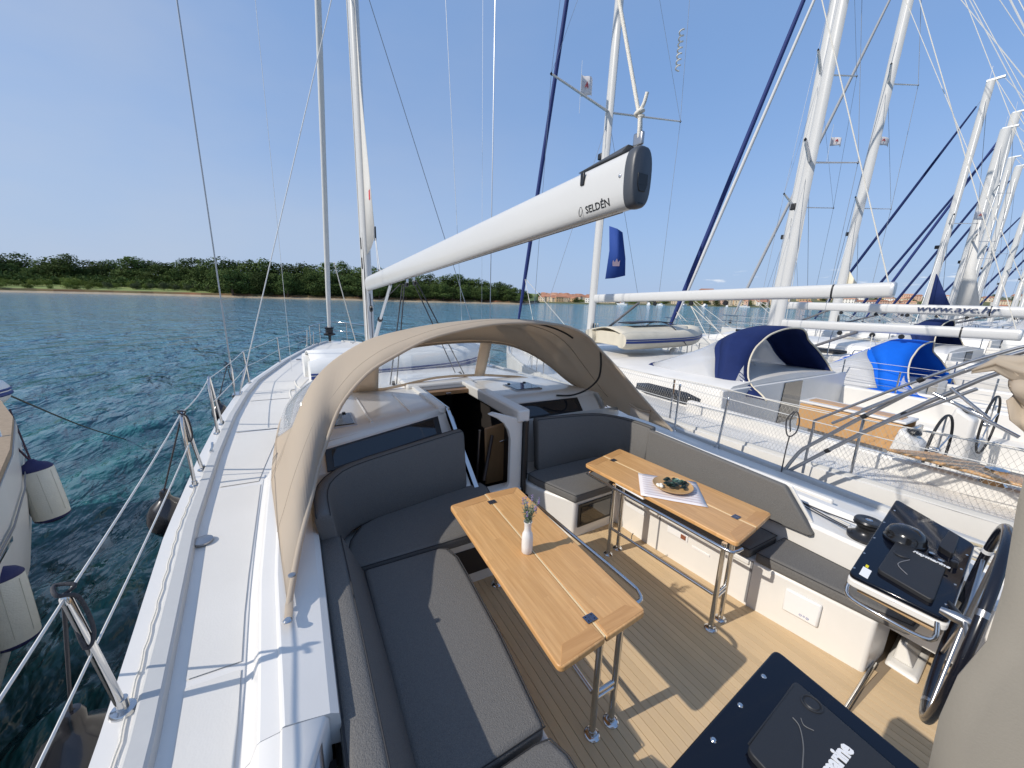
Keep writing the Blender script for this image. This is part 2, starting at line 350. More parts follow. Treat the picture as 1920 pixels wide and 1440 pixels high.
# ================================================================ sky clouds (faint, far)
def clouds():
    nt = wn; tc = node(nt, 'ShaderNodeTexCoord'); mp = node(nt, 'ShaderNodeMapping'); mp.inputs['Scale'].default_value = (5, 5, 34)
    n = node(nt, 'ShaderNodeTexNoise'); n.inputs['Scale'].default_value = 3.2; n.inputs['Detail'].default_value = 7; n.inputs['Roughness'].default_value = .6
    L = nt.links.new; L(tc.outputs['Generated'], mp.inputs[0]); L(mp.outputs[0], n.inputs[0])
    sp = node(nt, 'ShaderNodeSeparateXYZ'); L(tc.outputs['Generated'], sp.inputs[0])
    a = node(nt, 'ShaderNodeMapRange'); a.inputs[1].default_value = .035; a.inputs[2].default_value = .046; L(sp.outputs[2], a.inputs[0])
    b = node(nt, 'ShaderNodeMapRange'); b.inputs[1].default_value = .075; b.inputs[2].default_value = .052; L(sp.outputs[2], b.inputs[0])
    r = node(nt, 'ShaderNodeMapRange'); r.inputs[1].default_value = .57; r.inputs[2].default_value = .66; L(n.outputs[0], r.inputs[0])
    cx_ = node(nt, 'ShaderNodeMapRange'); cx_.inputs[1].default_value = .78; cx_.inputs[2].default_value = .84; L(sp.outputs[0], cx_.inputs[0])
    m0 = node(nt, 'ShaderNodeMath', operation='MULTIPLY'); L(a.outputs[0], m0.inputs[0]); L(cx_.outputs[0], m0.inputs[1])
    m1 = node(nt, 'ShaderNodeMath', operation='MULTIPLY'); L(m0.outputs[0], m1.inputs[0]); L(b.outputs[0], m1.inputs[1])
    m2 = node(nt, 'ShaderNodeMath', operation='MULTIPLY'); L(m1.outputs[0], m2.inputs[0]); L(r.outputs[0], m2.inputs[1])
    # thin high veil, a little stronger towards the sunny side
    n2 = node(nt, 'ShaderNodeTexNoise'); n2.inputs['Scale'].default_value = 1.3; n2.inputs['Detail'].default_value = 5
    mp2 = node(nt, 'ShaderNodeMapping'); mp2.inputs['Scale'].default_value = (1.6, 1.0, 4); L(tc.outputs['Generated'], mp2.inputs[0]); L(mp2.outputs[0], n2.inputs[0])
    v = node(nt, 'ShaderNodeMapRange'); v.inputs[1].default_value = .35; v.inputs[2].default_value = .75; v.inputs[3].default_value = .10; v.inputs[4].default_value = .30; L(n2.outputs[0], v.inputs[0])
    vx = node(nt, 'ShaderNodeMapRange'); vx.inputs[1].default_value = .75; vx.inputs[2].default_value = -.7; vx.inputs[3].default_value = .25; vx.inputs[4].default_value = 1.9; L(sp.outputs[0], vx.inputs[0])
    m3 = node(nt, 'ShaderNodeMath', operation='MULTIPLY'); L(v.outputs[0], m3.inputs[0]); L(vx.outputs[0], m3.inputs[1])
    mxa = node(nt, 'ShaderNodeMix', data_type='RGBA'); L(m3.outputs[0], mxa.inputs[0])
    hzr = node(nt, 'ShaderNodeMapRange', interpolation_type='SMOOTHSTEP'); hzr.inputs[1].default_value = -.05; hzr.inputs[2].default_value = .42; hzr.inputs[3].default_value = .85; hzr.inputs[4].default_value = 0; L(sp.outputs[2], hzr.inputs[0])
    mh = node(nt, 'ShaderNodeMix', data_type='RGBA'); L(hzr.outputs[0], mh.inputs[0]); L(sky.outputs[0], mh.inputs[6]); mh.inputs[7].default_value = (2.75, 3.75, 5.6, 1)
    ml_ = node(nt, 'ShaderNodeMix', data_type='RGBA'); ml_.inputs[0].default_value = .55; L(sky.outputs[0], ml_.inputs[6]); ml_.inputs[7].default_value = (1.75, 3.35, 6.6, 1); L(ml_.outputs[2], mh.inputs[6]); L(mh.outputs[2], mxa.inputs[6]); mxa.inputs[7].default_value = (4.7, 4.85, 5.1, 1)
    m4 = node(nt, 'ShaderNodeMath', operation='MULTIPLY'); L(m2.outputs[0], m4.inputs[0]); m4.inputs[1].default_value = .55
    mx = node(nt, 'ShaderNodeMix', data_type='RGBA'); L(m4.outputs[0], mx.inputs[0]); L(mxa.outputs[2], mx.inputs[6]); mx.inputs[7].default_value = (8, 8, 8, 1)
    L(mx.outputs[2], bg.inputs[0])
clouds()

# ================================================================ water
WZ = -1.3
def water():
    nr, na = 420, 900
    rad = np.concatenate([[0.0], np.geomspace(1.5, 16000, nr)])
    ang = np.linspace(0, 2*np.pi, na, endpoint=False)
    RR, AA = np.meshgrid(rad, ang, indexing='ij'); X = RR*np.sin(AA); Y = RR*np.cos(AA); Z = np.zeros_like(X)
    sp = np.maximum(RR*2*np.pi/na, RR*.023)
    r = np.random.default_rng(5)
    for k in range(54):
        lam = np.exp(r.uniform(np.log(.32), np.log(2.6))); th = R(-62)+r.normal(0, .42); amp = .0070*lam**.9
        kx, ky = math.sin(th)*2*np.pi/lam, math.cos(th)*2*np.pi/lam; ph = r.uniform(0, 6.28)
        w = np.clip((lam/sp-2.2)/3, 0, 1); q = kx*X+ky*Y+ph+.35*np.sin(.21*X+.17*Y+k)
        Z += w*amp*(np.sin(q)+.25*np.sin(2*q+.6))
    V = np.stack([X, Y, Z+WZ], -1).reshape(-1, 3)
    i = np.arange(nr)[:, None]*na; j = np.arange(na)[None]
    F = np.stack([i+j, i+na+j, i+na+(j+1) % na, i+(j+1) % na], -1).reshape(-1, 4)
    me = bpy.data.meshes.new('sea'); me.vertices.add(len(V)); me.vertices.foreach_set('co', V.ravel())
    me.loops.add(F.size); me.loops.foreach_set('vertex_index', F.ravel()); me.polygons.add(len(F))
    me.polygons.foreach_set('loop_start', np.arange(len(F))*4); me.polygons.foreach_set('use_smooth', np.ones(len(F), bool)); me.update(); me.validate()
    m = bpy.data.materials.new('sea_water'); m.use_nodes = True; nt = m.node_tree; p = nt.nodes['Principled BSDF']; L = nt.links.new
    p.inputs['Roughness'].default_value = .07; p.inputs['IOR'].default_value = 1.33
    tc = node(nt, 'ShaderNodeTexCoord')
    cn = node(nt, 'ShaderNodeTexNoise'); cn.inputs['Scale'].default_value = .11; cn.inputs['Detail'].default_value = 3; L(tc.outputs['Object'], cn.inputs[0])
    ge = node(nt, 'ShaderNodeNewGeometry'); gz = node(nt, 'ShaderNodeSeparateXYZ'); L(ge.outputs['Position'], gz.inputs[0])
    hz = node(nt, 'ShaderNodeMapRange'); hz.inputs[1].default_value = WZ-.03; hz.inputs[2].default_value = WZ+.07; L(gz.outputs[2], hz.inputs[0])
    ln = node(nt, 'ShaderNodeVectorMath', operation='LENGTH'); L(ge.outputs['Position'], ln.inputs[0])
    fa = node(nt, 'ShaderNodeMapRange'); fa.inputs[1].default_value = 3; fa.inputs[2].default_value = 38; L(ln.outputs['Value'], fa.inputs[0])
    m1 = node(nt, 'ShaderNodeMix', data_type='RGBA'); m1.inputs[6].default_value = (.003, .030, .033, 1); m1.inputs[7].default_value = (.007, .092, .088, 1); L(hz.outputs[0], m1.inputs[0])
    m2 = node(nt, 'ShaderNodeMix', data_type='RGBA'); L(fa.outputs[0], m2.inputs[0]); L(m1.outputs[2], m2.inputs[6]); m2.inputs[7].default_value = (.068, .21, .285, 1)  # base turns paler blue with distance, painting in the reflected sky
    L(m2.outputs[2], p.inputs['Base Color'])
    mp = node(nt, 'ShaderNodeMapping'); mp.inputs['Rotation'].default_value = (0, 0, R(28)); mp.inputs['Scale'].default_value = (1, .42, 1); L(tc.outputs['Object'], mp.inputs[0])
    last = None
    for sc, st, di in ((.22, .8, 1.5), (.9, .8, .60), (2.6, 1.0, .34), (8.5, .9, .045)):
        n = node(nt, 'ShaderNodeTexNoise'); n.inputs['Scale'].default_value = sc; n.inputs['Detail'].default_value = 3; n.inputs['Distortion'].default_value = .3; L(mp.outputs[0], n.inputs[0])
        b = node(nt, 'ShaderNodeBump'); b.inputs['Strength'].default_value = st; b.inputs['Distance'].default_value = di; L(n.outputs[0], b.inputs['Height'])
        if last: L(last.outputs[0], b.inputs['Normal'])
        last = b
    L(last.outputs[0], p.inputs['Normal'])
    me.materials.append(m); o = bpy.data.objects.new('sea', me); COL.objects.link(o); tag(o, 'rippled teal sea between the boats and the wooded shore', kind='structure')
water()

# ================================================================ far land
def pol(az, r, z=0): return Vector((r*math.sin(R(az)), r*math.cos(R(az)), z))
SH = [(-60, 330), (-45, 300), (-32.1, 276), (-23, 267), (-16.5, 256), (-7.9, 230), (-1.5, 217), (5.8, 206), (14.1, 199), (21.5, 197), (27.7, 199), (30.6, 202), (31.8, 214), (32.6, 250), (33.0, 300)]
GRASS = mat('meadow_grass', (.17, .25, .05), .95, var=.8, vscale=.09, dark=(.24, .24, .09))
SAND = mat('pale_beach', (.40, .33, .24), .95, var=.8, vscale=.3, dark=(.26, .21, .14))
EARTH = mat('red_earth_bank', (.20, .085, .04), .95, var=1, vscale=.09, dark=(.07, .085, .03), detail=6)
def shore_z(d):   # inland profile of the left shore
    return interp([(0, -1.35), (5, -.75), (6, -.5), (8, .45), (30, 1.6), (60, 3.2), (120, 5), (400, 9)], d)
def strips():
    azs = np.concatenate([np.arange(-60, 30, 1.0), np.arange(30, 33.01, .25)])
    def row(d, dz=0):
        return [pol(a, interp(SH, a)+d+1.2*math.sin(a*2.3)+.8*math.sin(a*5.1), shore_z(d)+dz) for a in azs]
    tag(loft('beach', [row(-4, -.6), row(0), row(3), row(6)], SAND, smooth=False), 'pale sand beach along the foot of the wooded shore', kind='structure')
    def bank():
        a0 = row(5.9, -.05); a1 = row(7, .2); a2 = row(8.2, .04)
        return [a0, a1, a2]
    tag(loft('earth_bank', bank(), EARTH, smooth=False), 'low red earth bank between beach and meadow', kind='structure')
    tag(loft('meadow', [row(8), row(15), row(30), row(60), row(120), row(400)], GRASS, smooth=False), 'green meadow on the wooded shore', kind='structure')
strips()
# town land
TS = [(33, 296), (40, 298), (47, 350), (51.4, 392), (60, 470), (70, 560), (80, 800), (95, 950), (115, 1200)]
TT = [(33, .018), (40, .0155), (47, .017), (52, .024), (54, .029), (60, .027), (65, .025), (73, .025), (78, .027), (82, .027), (88, .021), (115, .012)]
LANDM = mat('town_hill_ground', (.17, .16, .075), .95, var=.8, vscale=.02, dark=(.06, .085, .03))
def town_z(az, d):
    r = interp(TS, az)+220; top = interp(TT, az)*r+3.5-7.5
    t = min(1, max(0, (d-4)/230)); return -1.0+max(2, top)*(t*t*(3-2*t)*.8+.2*t)+.6*(d > 3)
def town_land():
    azs = np.arange(31.5, 115.1, .5); rows = []
    for d in (-6, 0, 3, 5, 25, 60, 100, 150, 190, 234, 300, 500):
        rows.append([pol(a, interp(TS, a)+d, town_z(a, d)-(2 if d < 0 else 0)+(-.6 if d > 250 else 0)) for a in azs])
    tag(loft('town_hill', rows, LANDM, smooth=True), 'low hill with the seaside town across the bay', kind='structure')
town_land()

# ---------------------------------------------------------------- trees
def leafmat(name, c, dk):
    m = mat(name, c, .8, rnd=.28, trans=.12, spec=.2); nt = m.node_tree; p = nt.nodes['Principled BSDF']
    return m
PINE = mat('pine_needles', (.10, .145, .040), .85, var=.8, vscale=.22, dark=(.036, .068, .022), rnd=.5, trans=.1, spec=.15)
BUSH = mat('bush_leaves', (.15, .20, .045), .85, var=.6, vscale=.5, dark=(.06, .09, .03), rnd=.3, trans=.15, spec=.15)
OLIV = mat('olive_leaves', (.10, .125, .065), .85, var=.6, vscale=.5, dark=(.055, .075, .035), rnd=.25, trans=.12, spec=.15)
BARK = mat('tree_bark', (.10, .07, .05), .95)
def crown_mesh(name, lobes, nleaf, size, mt, seed):
    """unit-height crown: many leaf-clump faces through several lobes"""
    r = np.random.default_rng(seed); P = []; N = []
    tot = sum(l[3]*l[4] for l in lobes)
    for (cx, cy, cz, rx, rz) in lobes:
        n = int(nleaf*rx*rz/tot); d = r.normal(size=(n, 3)); d /= np.linalg.norm(d, axis=1)[:, None]
        rr = r.uniform(.25, 1, n)**.45*(1+.16*np.sin(d[:, 0]*7+cx*9)*np.cos(d[:, 1]*6+cz*5))
        P.append(np.stack([cx+d[:, 0]*rr*rx, cy+d[:, 1]*rr*rx, cz+d[:, 2]*rr*rz], 1)); N.append(d)
    P = np.concatenate(P); N = np.concatenate(N); n = len(P)
    N = N+r.normal(0, .55, (n, 3)); N /= np.linalg.norm(N, axis=1)[:, None]
    A = np.cross(N, r.normal(size=(n, 3))); A /= np.linalg.norm(A, axis=1)[:, None]; B = np.cross(N, A)
    s = size*r.uniform(.5, 1.25, (n, 1))
    V = np.stack([P-A*s, P-B*s*.55, P+A*s, P+B*s*.55+N*s*.25], 1).reshape(-1, 3)
    F = np.arange(n*4).reshape(-1, 4)
    me = bpy.data.meshes.new(name); me.vertices.add(len(V)); me.vertices.foreach_set('co', V.ravel())
    me.loops.add(F.size); me.loops.foreach_set('vertex_index', F.ravel()); me.polygons.add(n); me.polygons.foreach_set('loop_start', np.arange(n)*4)
    me.update(); me.materials.append(mt); return me
def trunk_mesh(seed, h=.55, limbs=4):
    r = random.Random(seed); parts = []
    lean = r.uniform(-.05, .05)
    parts.append(tubevf([(0, 0, -.06), (lean*.3, 0, h*.4), (lean, lean*.5, h), (lean*1.5, lean, h*1.4)], .028, 6, taper=[1.2, .9, .6, .25]))
    for k in range(limbs):
        a = r.uniform(0, 6.28); z = h*r.uniform(.5, .95); q = r.uniform(.14, .24)
        parts.append(tubevf([(lean*z/h, 0, z), (math.cos(a)*q*.6, math.sin(a)*q*.6, z+.08), (math.cos(a)*q, math.sin(a)*q, z+.2)], .012, 5, taper=[1, .7, .3]))
    V = []; F = []
    for v, f in parts:
        o = len(V); V += v; F += [tuple(i+o for i in q) for q in f]
    me = bpy.data.meshes.new('trunk'); me.from_pydata([tuple(v) for v in V], [], F); me.materials.append(BARK); return me
def variants(kind):
    out = []
    for s in range(7):
        r = random.Random(s*13+5+len(kind)); lobes = []
        if kind == 'pine':
            for k in range(9):
                z = r.uniform(.22, .88); w = .30*(1.12-z)+.07
                a = r.uniform(0, 6.28); q = r.uniform(.0, .26)*(1.25-z)*1.5
                lobes.append((q*math.cos(a), q*math.sin(a), z, w, r.uniform(.09, .15)))
            lobes.append((0, 0, .68, .26, .22)); lobes.append((0, 0, .42, .30, .2)); lobes.append((.1, .05, .2, .28, .14)); me = crown_mesh('crown', lobes, 3000, .026, PINE, s)
        else:
            for k in range(7):
                a = r.uniform(0, 6.28); q = r.uniform(.1, .42); lobes.append((q*math.cos(a), q*math.sin(a), r.uniform(.35, .75), r.uniform(.22, .34), r.uniform(.2, .28)))
            lobes.append((0, 0, .4, .5, .38)); me = crown_mesh('crown', lobes, 1500, .04, BUSH if kind == 'bush' else OLIV, s+30)
        out.append((me, trunk_mesh(s, .5 if kind == 'pine' else .3)))
    return out
VP, VB, VO = variants('pine'), variants('bush'), variants('olive')
def plant(name, vs, x, y, z, h, wid, label, cat, group):
    t = thing(name, label, cat, (x, y, z), group); me, tr = random.choice(vs)
    rz = random.uniform(0, 6.28)
    for nm, q in (('crown', me), ('trunk', tr)):
        o = bpy.data.objects.new(nm, q); COL.objects.link(o); o.parent = t; o.scale = (h*wid, h*wid, h); o.rotation_euler.z = rz
    return t
def where(a):
    for lim, s in ((-21, 'at the far left'), (-16.5, 'left of the open meadow'), (-9, 'behind the open meadow'), (-3, 'just right of the meadow'), (3.5, 'left of our furled foresail'), (9.5, 'between our foresail and mast'), (16, 'below the inner end of our boom'), (24, 'below the middle of our boom'), (99, 'near the point of land')):
        if a < lim: return s
def size_(h, a, b): return 'low' if h < a else ('mid-height' if h < b else 'tall')
SK = [(-40, .04), (-29.7, .0388), (-22.5, .0491), (-20.8, .0459), (-19.5, .0514), (-17.8, .049), (-16, .0456), (-14.8, .0537), (-13.6, .0668), (-12.4, .0508), (-10.3, .0528), (-8.4, .0634), (-6.9, .0696), (-4.9, .0662), (0, .069), (6.2, .074), (10.1, .0621), (13.5, .0489), (19.3, .0529), (22.3, .0496), (26.1, .0426), (28.4, .0359), (30.5, .022), (32, .010)]
def wood_():
    r = random.Random(3)
    a = -38.0
    while a < 31.9:                         # skyline rank of pines
        front = interp([(-40, 60), (-14, 44), (-9, 34), (-6, 14), (28, 10), (32, 5)], a)
        d = front+r.uniform(6, 26); dist = interp(SH, a)+d; z = shore_z(d); sl = interp(SK, a)
        h = max(2.5, (sl*dist+2.2-z)*r.uniform(.90, 1.14))
        plant('pine_tree', VP, *pol(a, dist)[:2], z, h, r.uniform(1.15, 1.6), size_(h, 10, 14)+' dark pine in the skyline '+where(a), 'tree', 'pines along the skyline of the shore')
        a += math.degrees(h*.40/dist)*r.uniform(.7, 1.15)
    a = -38.0
    while a < 31.5:                         # front rank, lower
        front = interp([(-40, 55), (-14, 50), (-9, 30), (-6, 5), (28, 5), (32, 2)], a)
        d = front+r.uniform(0, 6); dist = interp(SH, a)+d; z = shore_z(max(8, d)); sl = interp(SK, a)
        h = max(2, (sl*dist+2.2-z)*r.uniform(.5, .82))
        plant('pine_tree', VP, *pol(a, dist)[:2], z-.2, h, r.uniform(1.2, 1.55), size_(h, 7, 10)+' dark pine fronting the wood '+where(a), 'tree', 'pines at the front edge of the wood')
        a += math.degrees(h*.5/dist)*r.uniform(.8, 1.25)
    a = -38.0
    while a < -7.2:                         # bushes towards the beach
        for rk, (d, hh, lab) in enumerate(((r.uniform(9, 13), r.uniform(1.6, 3.4), 'pale green bush near the beach'), (r.uniform(22, 34), r.uniform(3, 5.2), 'bright green bush between meadow and pines'))):
            if rk == 0 and a > -17.5 and r.random() < .7: continue
            if rk == 1 and r.random() < .15: continue
            dist = interp(SH, a)+d
            plant('bush', VB, *pol(a+r.uniform(-.4, .4), dist)[:2], shore_z(d)-.3, hh, r.uniform(1.0, 1.5), size_(hh, 2.6, 4.0)+' '+lab+' '+where(a), 'bush', 'bushes near the beach' if rk == 0 else 'bushes between meadow and pines')
        a += r.uniform(.55, 1.1)
    a = -7.0
    while a < 30.5:
        if r.random() < .7: plant('bush', VB if r.random() < .4 else VO, *pol(a, interp(SH, a)+r.uniform(7, 10))[:2], .1, r.uniform(1.2, 3.0), r.uniform(1.1, 1.6), 'low shrub at the foot of the pines, '+where(a), 'bush', 'shrubs at the foot of the pines')
        a += r.uniform(.6, 1.5)
    for a_, d in ((-14.3, 20), (-13.2, 24), (-12.1, 19), (-11.2, 23), (-10.1, 20), (-9.2, 24), (-16.3, 18), (-8.2, 16)):
        dist = interp(SH, a_)+d
        plant('olive_tree', VO, *pol(a_, dist)[:2], shore_z(d)-.2, r.uniform(3.6, 4.8), 1.0, 'grey green olive tree on the meadow, '+('toward its left end' if a_ < -14 else 'at its middle' if a_ < -11 else 'toward its right end'), 'tree', 'olive trees on the meadow')
wood_()
def filler():   # undergrowth closing the wood below the crowns
    r = np.random.default_rng(2); P = []
    me = crown_mesh('undergrowth', [(0, 0, .35, .75, .32), (.5, .2, .3, .5, .28), (-.5, -.1, .3, .5, .3)], 500, .06, PINE, 77)
    V0 = np.zeros(len(me.vertices)*3); me.vertices.foreach_get('co', V0); V0 = V0.reshape(-1, 3); V = []
    for a in np.arange(-38, 31.6, .95):
        fr = interp([(-40, 52), (-14, 38), (-9, 26), (-6, 8), (28, 8), (32, 4)], a); d = fr+6
        p = pol(a, interp(SH, a)+d, shore_z(d)-.4); s = interp([(-40, 8.0), (22, 8), (29, 4), (32, 1.5)], a)*r.uniform(.9, 1.3); V.append(V0*s+np.array(p))
    V = np.concatenate(V); n = len(V)//4; F = np.arange(len(V)).reshape(-1, 4)
    m2 = bpy.data.meshes.new('undergrowth'); m2.vertices.add(len(V)); m2.vertices.foreach_set('co', V.ravel()); m2.loops.add(F.size); m2.loops.foreach_set('vertex_index', F.ravel())
    m2.polygons.add(n); m2.polygons.foreach_set('loop_start', np.arange(n)*4); m2.update(); m2.materials.append(PINE)
    o = bpy.data.objects.new('undergrowth', m2); COL.objects.link(o); tag(o, 'dark undergrowth filling the foot of the pine wood', 'undergrowth', kind='stuff')
filler()

# ---------------------------------------------------------------- town
WALLS = [mat('cream_render', (.62, .52, .38), .9), mat('white_render', (.74, .72, .68), .9), mat('ochre_render', (.58, .40, .22), .9), mat('pink_render', (.60, .40, .30), .9)]
ROOFS = [mat('terracotta_tiles', (.38, .18, .11), .9, rnd=.2), mat('pale_tiles', (.50, .27, .17), .9, rnd=.2)]
WIN = mat('house_window', (.05, .06, .07), .3)
def house_meshes():
    out = []
    for i, (w, l, hh) in enumerate(((11, 9, 7), (16, 9, 6.5), (9, 9, 9.5), (22, 10, 9))):
        V, F = boxvf(-w/2, w/2, -l/2, l/2, -3, hh)
        mw = bpy.data.meshes.new('wall'); mw.from_pydata(V, [], F)
        e = .5; V = [(-w/2-e, -l/2-e, hh), (w/2+e, -l/2-e, hh), (w/2+e, l/2+e, hh), (-w/2-e, l/2+e, hh), (-w/2+2.2, 0, hh+2.4), (w/2-2.2, 0, hh+2.4)]
        F = [(0, 1, 5, 4), (1, 2, 5), (2, 3, 4, 5), (3, 0, 4), (0, 3, 2, 1)]
        mr = bpy.data.meshes.new('roof'); mr.from_pydata(V, [], F)
        V = []; F = []
        for fl in range(2 if hh < 9 else 3):
            n = int(w//3.2)
            for k in range(n):
                x = -w/2+(k+.5)*w/n; z = 1+fl*3; 
                for sgn in (-1, 1):
                    v, f = boxvf(x-.55, x+.55, sgn*l/2-.06, sgn*l/2+.06, z, z+1.5); o = len(V); V += v; F += [tuple(a+o for a in q) for q in f]
        mn = bpy.data.meshes.new('window_row'); mn.from_pydata(V, [], F); mn.materials.append(WIN)
        out.append((mw, mr, mn))
    return out
HM = house_meshes()
def town():
    r = random.Random(9); names = ['cream', 'white', 'ochre', 'pink']; k = 0
    cache = {}
    for i in range(230):
        a = r.choice([r.uniform(33.5, 41), r.uniform(41, 60), r.uniform(60, 92), r.uniform(60, 92)])
        d = (r.uniform(0, 1)**1.3)*200+9; dist = interp(TS, a)+d; hi = r.choice([0, 0, 1, 1, 2, 3]) if a > 52 else r.choice([0, 0, 1])
        wi = r.choice([0, 0, 1, 1, 2, 3]); ri = r.choice([0, 0, 1])
        t = thing('town_house', f'{["small", "wide", "tall", "long"][hi]} {names[wi]} house with {"terracotta" if ri == 0 else "pale tiled"} roof, {"on the waterfront" if d < 40 else "halfway up the hill" if d < 120 else "high on the hill"} {"near the wooded point" if a < 41 else "behind the nearest neighbour boom" if a < 60 else "among the far masts"}', 'house', (*pol(a, dist)[:2], town_z(a, d)), 'houses of the town across the bay')
        t.rotation_euler.z = R(-a)+r.uniform(-.5, .5)
        sc = (.82 if a > 55 else .58)*r.uniform(.75, 1.05)
        for nm, me, mt, key in (('wall', HM[hi][0], WALLS[wi], (hi, 'w', wi)), ('roof', HM[hi][1], ROOFS[ri], (hi, 'r', ri)), ('window_row', HM[hi][2], WIN, (hi, 'n'))):
            if key not in cache:
                q = me.copy(); q.materials.clear(); q.materials.append(mt); cache[key] = q
            o = bpy.data.objects.new(nm, cache[key]); COL.objects.link(o); o.parent = t; o.scale = (sc, sc, sc)
    for i in range(210):
        a = r.choice([r.uniform(33, 46), r.uniform(46, 62), r.uniform(62, 95)]); d = (r.random()**.8)*235+6; dist = interp(TS, a)+d
        h = r.uniform(4, 8)*(1 if a > 52 else .75)
        plant('far_tree', VP if r.random() < .6 else VB, *pol(a, dist)[:2], town_z(a, d)-1, h, 1.6, 'dark tree between the houses '+('near the wooded point' if a < 46 else 'behind the neighbour booms' if a < 62 else 'among the far masts'), 'tree', 'trees between the houses across the bay')
town()
# woods on the ridge behind the town, far and of one mass
def ridge():
    r = np.random.default_rng(8); me = VP[0][0]; V0 = np.zeros(len(me.vertices)*3); me.vertices.foreach_get('co', V0); V0 = V0.reshape(-1, 3)[:2400]; V = []
    for a in np.arange(33, 96, .42):
        d = 225+r.uniform(-10, 20); s = r.uniform(3.5, 8)*(1 if a > 50 else .7)
        if 50 < a < 60: s *= 1.2
        V.append(V0*np.array([s*2, s*2, s])+np.array(pol(a, interp(TS, a)+d, town_z(a, 225)-1.5-s*.2)))
    V = np.concatenate(V); n = len(V)//4; F = np.arange(n*4).reshape(-1, 4)
    m2 = bpy.data.meshes.new('ridge_wood'); m2.vertices.add(len(V)); m2.vertices.foreach_set('co', V.ravel()); m2.loops.add(F.size); m2.loops.foreach_set('vertex_index', F.ravel())
    m2.polygons.add(n); m2.polygons.foreach_set('loop_start', np.arange(n)*4); m2.update(); m2.materials.append(PINE)
    o = bpy.data.objects.new('ridge_wood', m2); COL.objects.link(o); tag(o, 'dark strip of trees on the ridge behind the far town', 'wood', kind='stuff')
ridge()
# ================================================================ our yacht
Y = thing('sailing_yacht', 'white sailing yacht in the foreground, seen from its cockpit with teak sole and beige sprayhood', 'sailing yacht', (1.8, 3, 0))
XP = [(-3, -.42), (-1, -.52), (0, -.60), (1.4, -.67), (2.8, -.79), (4, -.83), (5.2, -.84), (6.3, -.80), (7.2, -.72), (8.3, -.50), (9.1, -.34), (10.4, .0), (11.5, .33), (12.2, .66), (12.6, .9)]
XS = [(-3, 3.95), (-1, 4.05), (1.5, 4.14), (3.5, 4.2), (5.5, 4.1), (7.5, 3.7), (9.5, 3.05), (11, 2.2), (12, 1.5), (12.4, 1.15), (12.6, .9)]
def xp(y): return interp(XP, y)
def xs(y): return interp(XS, y)
def zp(y): return .745+.006*max(0, y-2)
def zs(y): return interp([(-3, .60), (2.5, .62), (6, .72), (9, .79), (12.6, .81)], y)
def dz(x, y):
    t = (x-xp(y))/max(.01, xs(y)-xp(y)); return zp(y)*(1-t)+zs(y)*t
ys = list(np.arange(-3, 12.6, .3))+[12.6]
def hull():
    rows = []
    for y in ys:
        a = xp(y); b = xs(y); r = []; w = (b-a)/2; c = (a+b)/2; k = min(1, w/1.4)
        for (f, z) in ((1, None), (1.0, .45), (.985, 0), (.95, -.6), (.88, -1.3), (.7, -1.8)):
            r.append((c-w*(f if z is None else f-(1-k)*.12*(.7-(z or 0))), y, zp(y) if z is None else z))
        r.append((c, y, -2.0))
        for (f, z) in ((.7, -1.8), (.88, -1.3), (.95, -.6), (.985, 0), (1.0, .45), (1, None)):
            r.append((c+w*(f if z is None else f-(1-k)*.12*(.7-(z or 0))), y, zs(y) if z is None else z))
        rows.append(r)
    V, F = loftvf(rows); n = len(rows[0]); F.append(tuple(reversed(range(n))))
    mesh('hull', V, F, GEL, Y, smooth=True, autosm=30)
hull()
def slab(name, x0f, x1f, y0, y1, mt, dzo=0, nx=3, dy=.25, par=Y):
    n = max(2, int((y1-y0)/dy)+1); rows = []
    for y in np.linspace(y0, y1, n):
        a, b = x0f(y), x1f(y); rows.append([(a+(b-a)*i/nx, y, dz(a+(b-a)*i/nx, y)+dzo) for i in range(nx+1)])
    return loft(name, rows, mt, par, smooth=True)
DE = lambda y: interp([(-3, -.20), (1.2, -.235), (2, -.275), (3.4, -.285), (5, -.12), (6.3, 0)], y)   # inner edge of port side deck
slab('side_deck', xp, lambda y: DE(y)+.05, -3, 4.0, GEL)
slab('side_deck', lambda y: 3.3, xs, -3, 4.0, GEL)
slab('foredeck', xp, xs, 5.25, 12.58, GEL, nx=10)
slab('side_deck', xp, lambda y: 1.1, 4.0, 5.26, GEL, nx=5)
slab('side_deck', lambda y: 1.97, xs, 4.0, 5.26, GEL, nx=5)
# raised anti-slip pads on the deck
def padx(y): return xp(y)+.26
slab('deck_pad', lambda y: xp(y)+.215, lambda y: DE(y)-.045, 1.62, 3.3, DECK, .005)
slab('deck_pad', lambda y: xp(y)+.215, lambda y: DE(y)-.045, -2.5, 1.58, DECK, .005)
slab('deck_pad', lambda y: xp(y)+.215, lambda y: DE(y)-.06, 3.36, 4.6, DECK, .005)
slab('deck_pad', lambda y: xp(y)+.215, lambda y: interp([(4, -.26), (5, -.20), (6, -.12)], y), 4.66, 5.9, DECK, .005)
slab('deck_pad', lambda y: xp(y)+.215, lambda y: interp([(6, -.12), (7, .1), (8, .35), (9.3, .62)], y), 5.96, 9.2, DECK, .005)
slab('deck_pad', lambda y: 3.62, lambda y: xs(y)-.32, 1.9, 3.6, DECK, .005)
slab('deck_pad', lambda y: 3.62, lambda y: xs(y)-.32, -1, 1.85, DECK, .005)
slab('deck_pad', lambda y: xp(y)+.25, lambda y: xs(y)-.25, 10.2, 11.9, DECK, .005, nx=6)
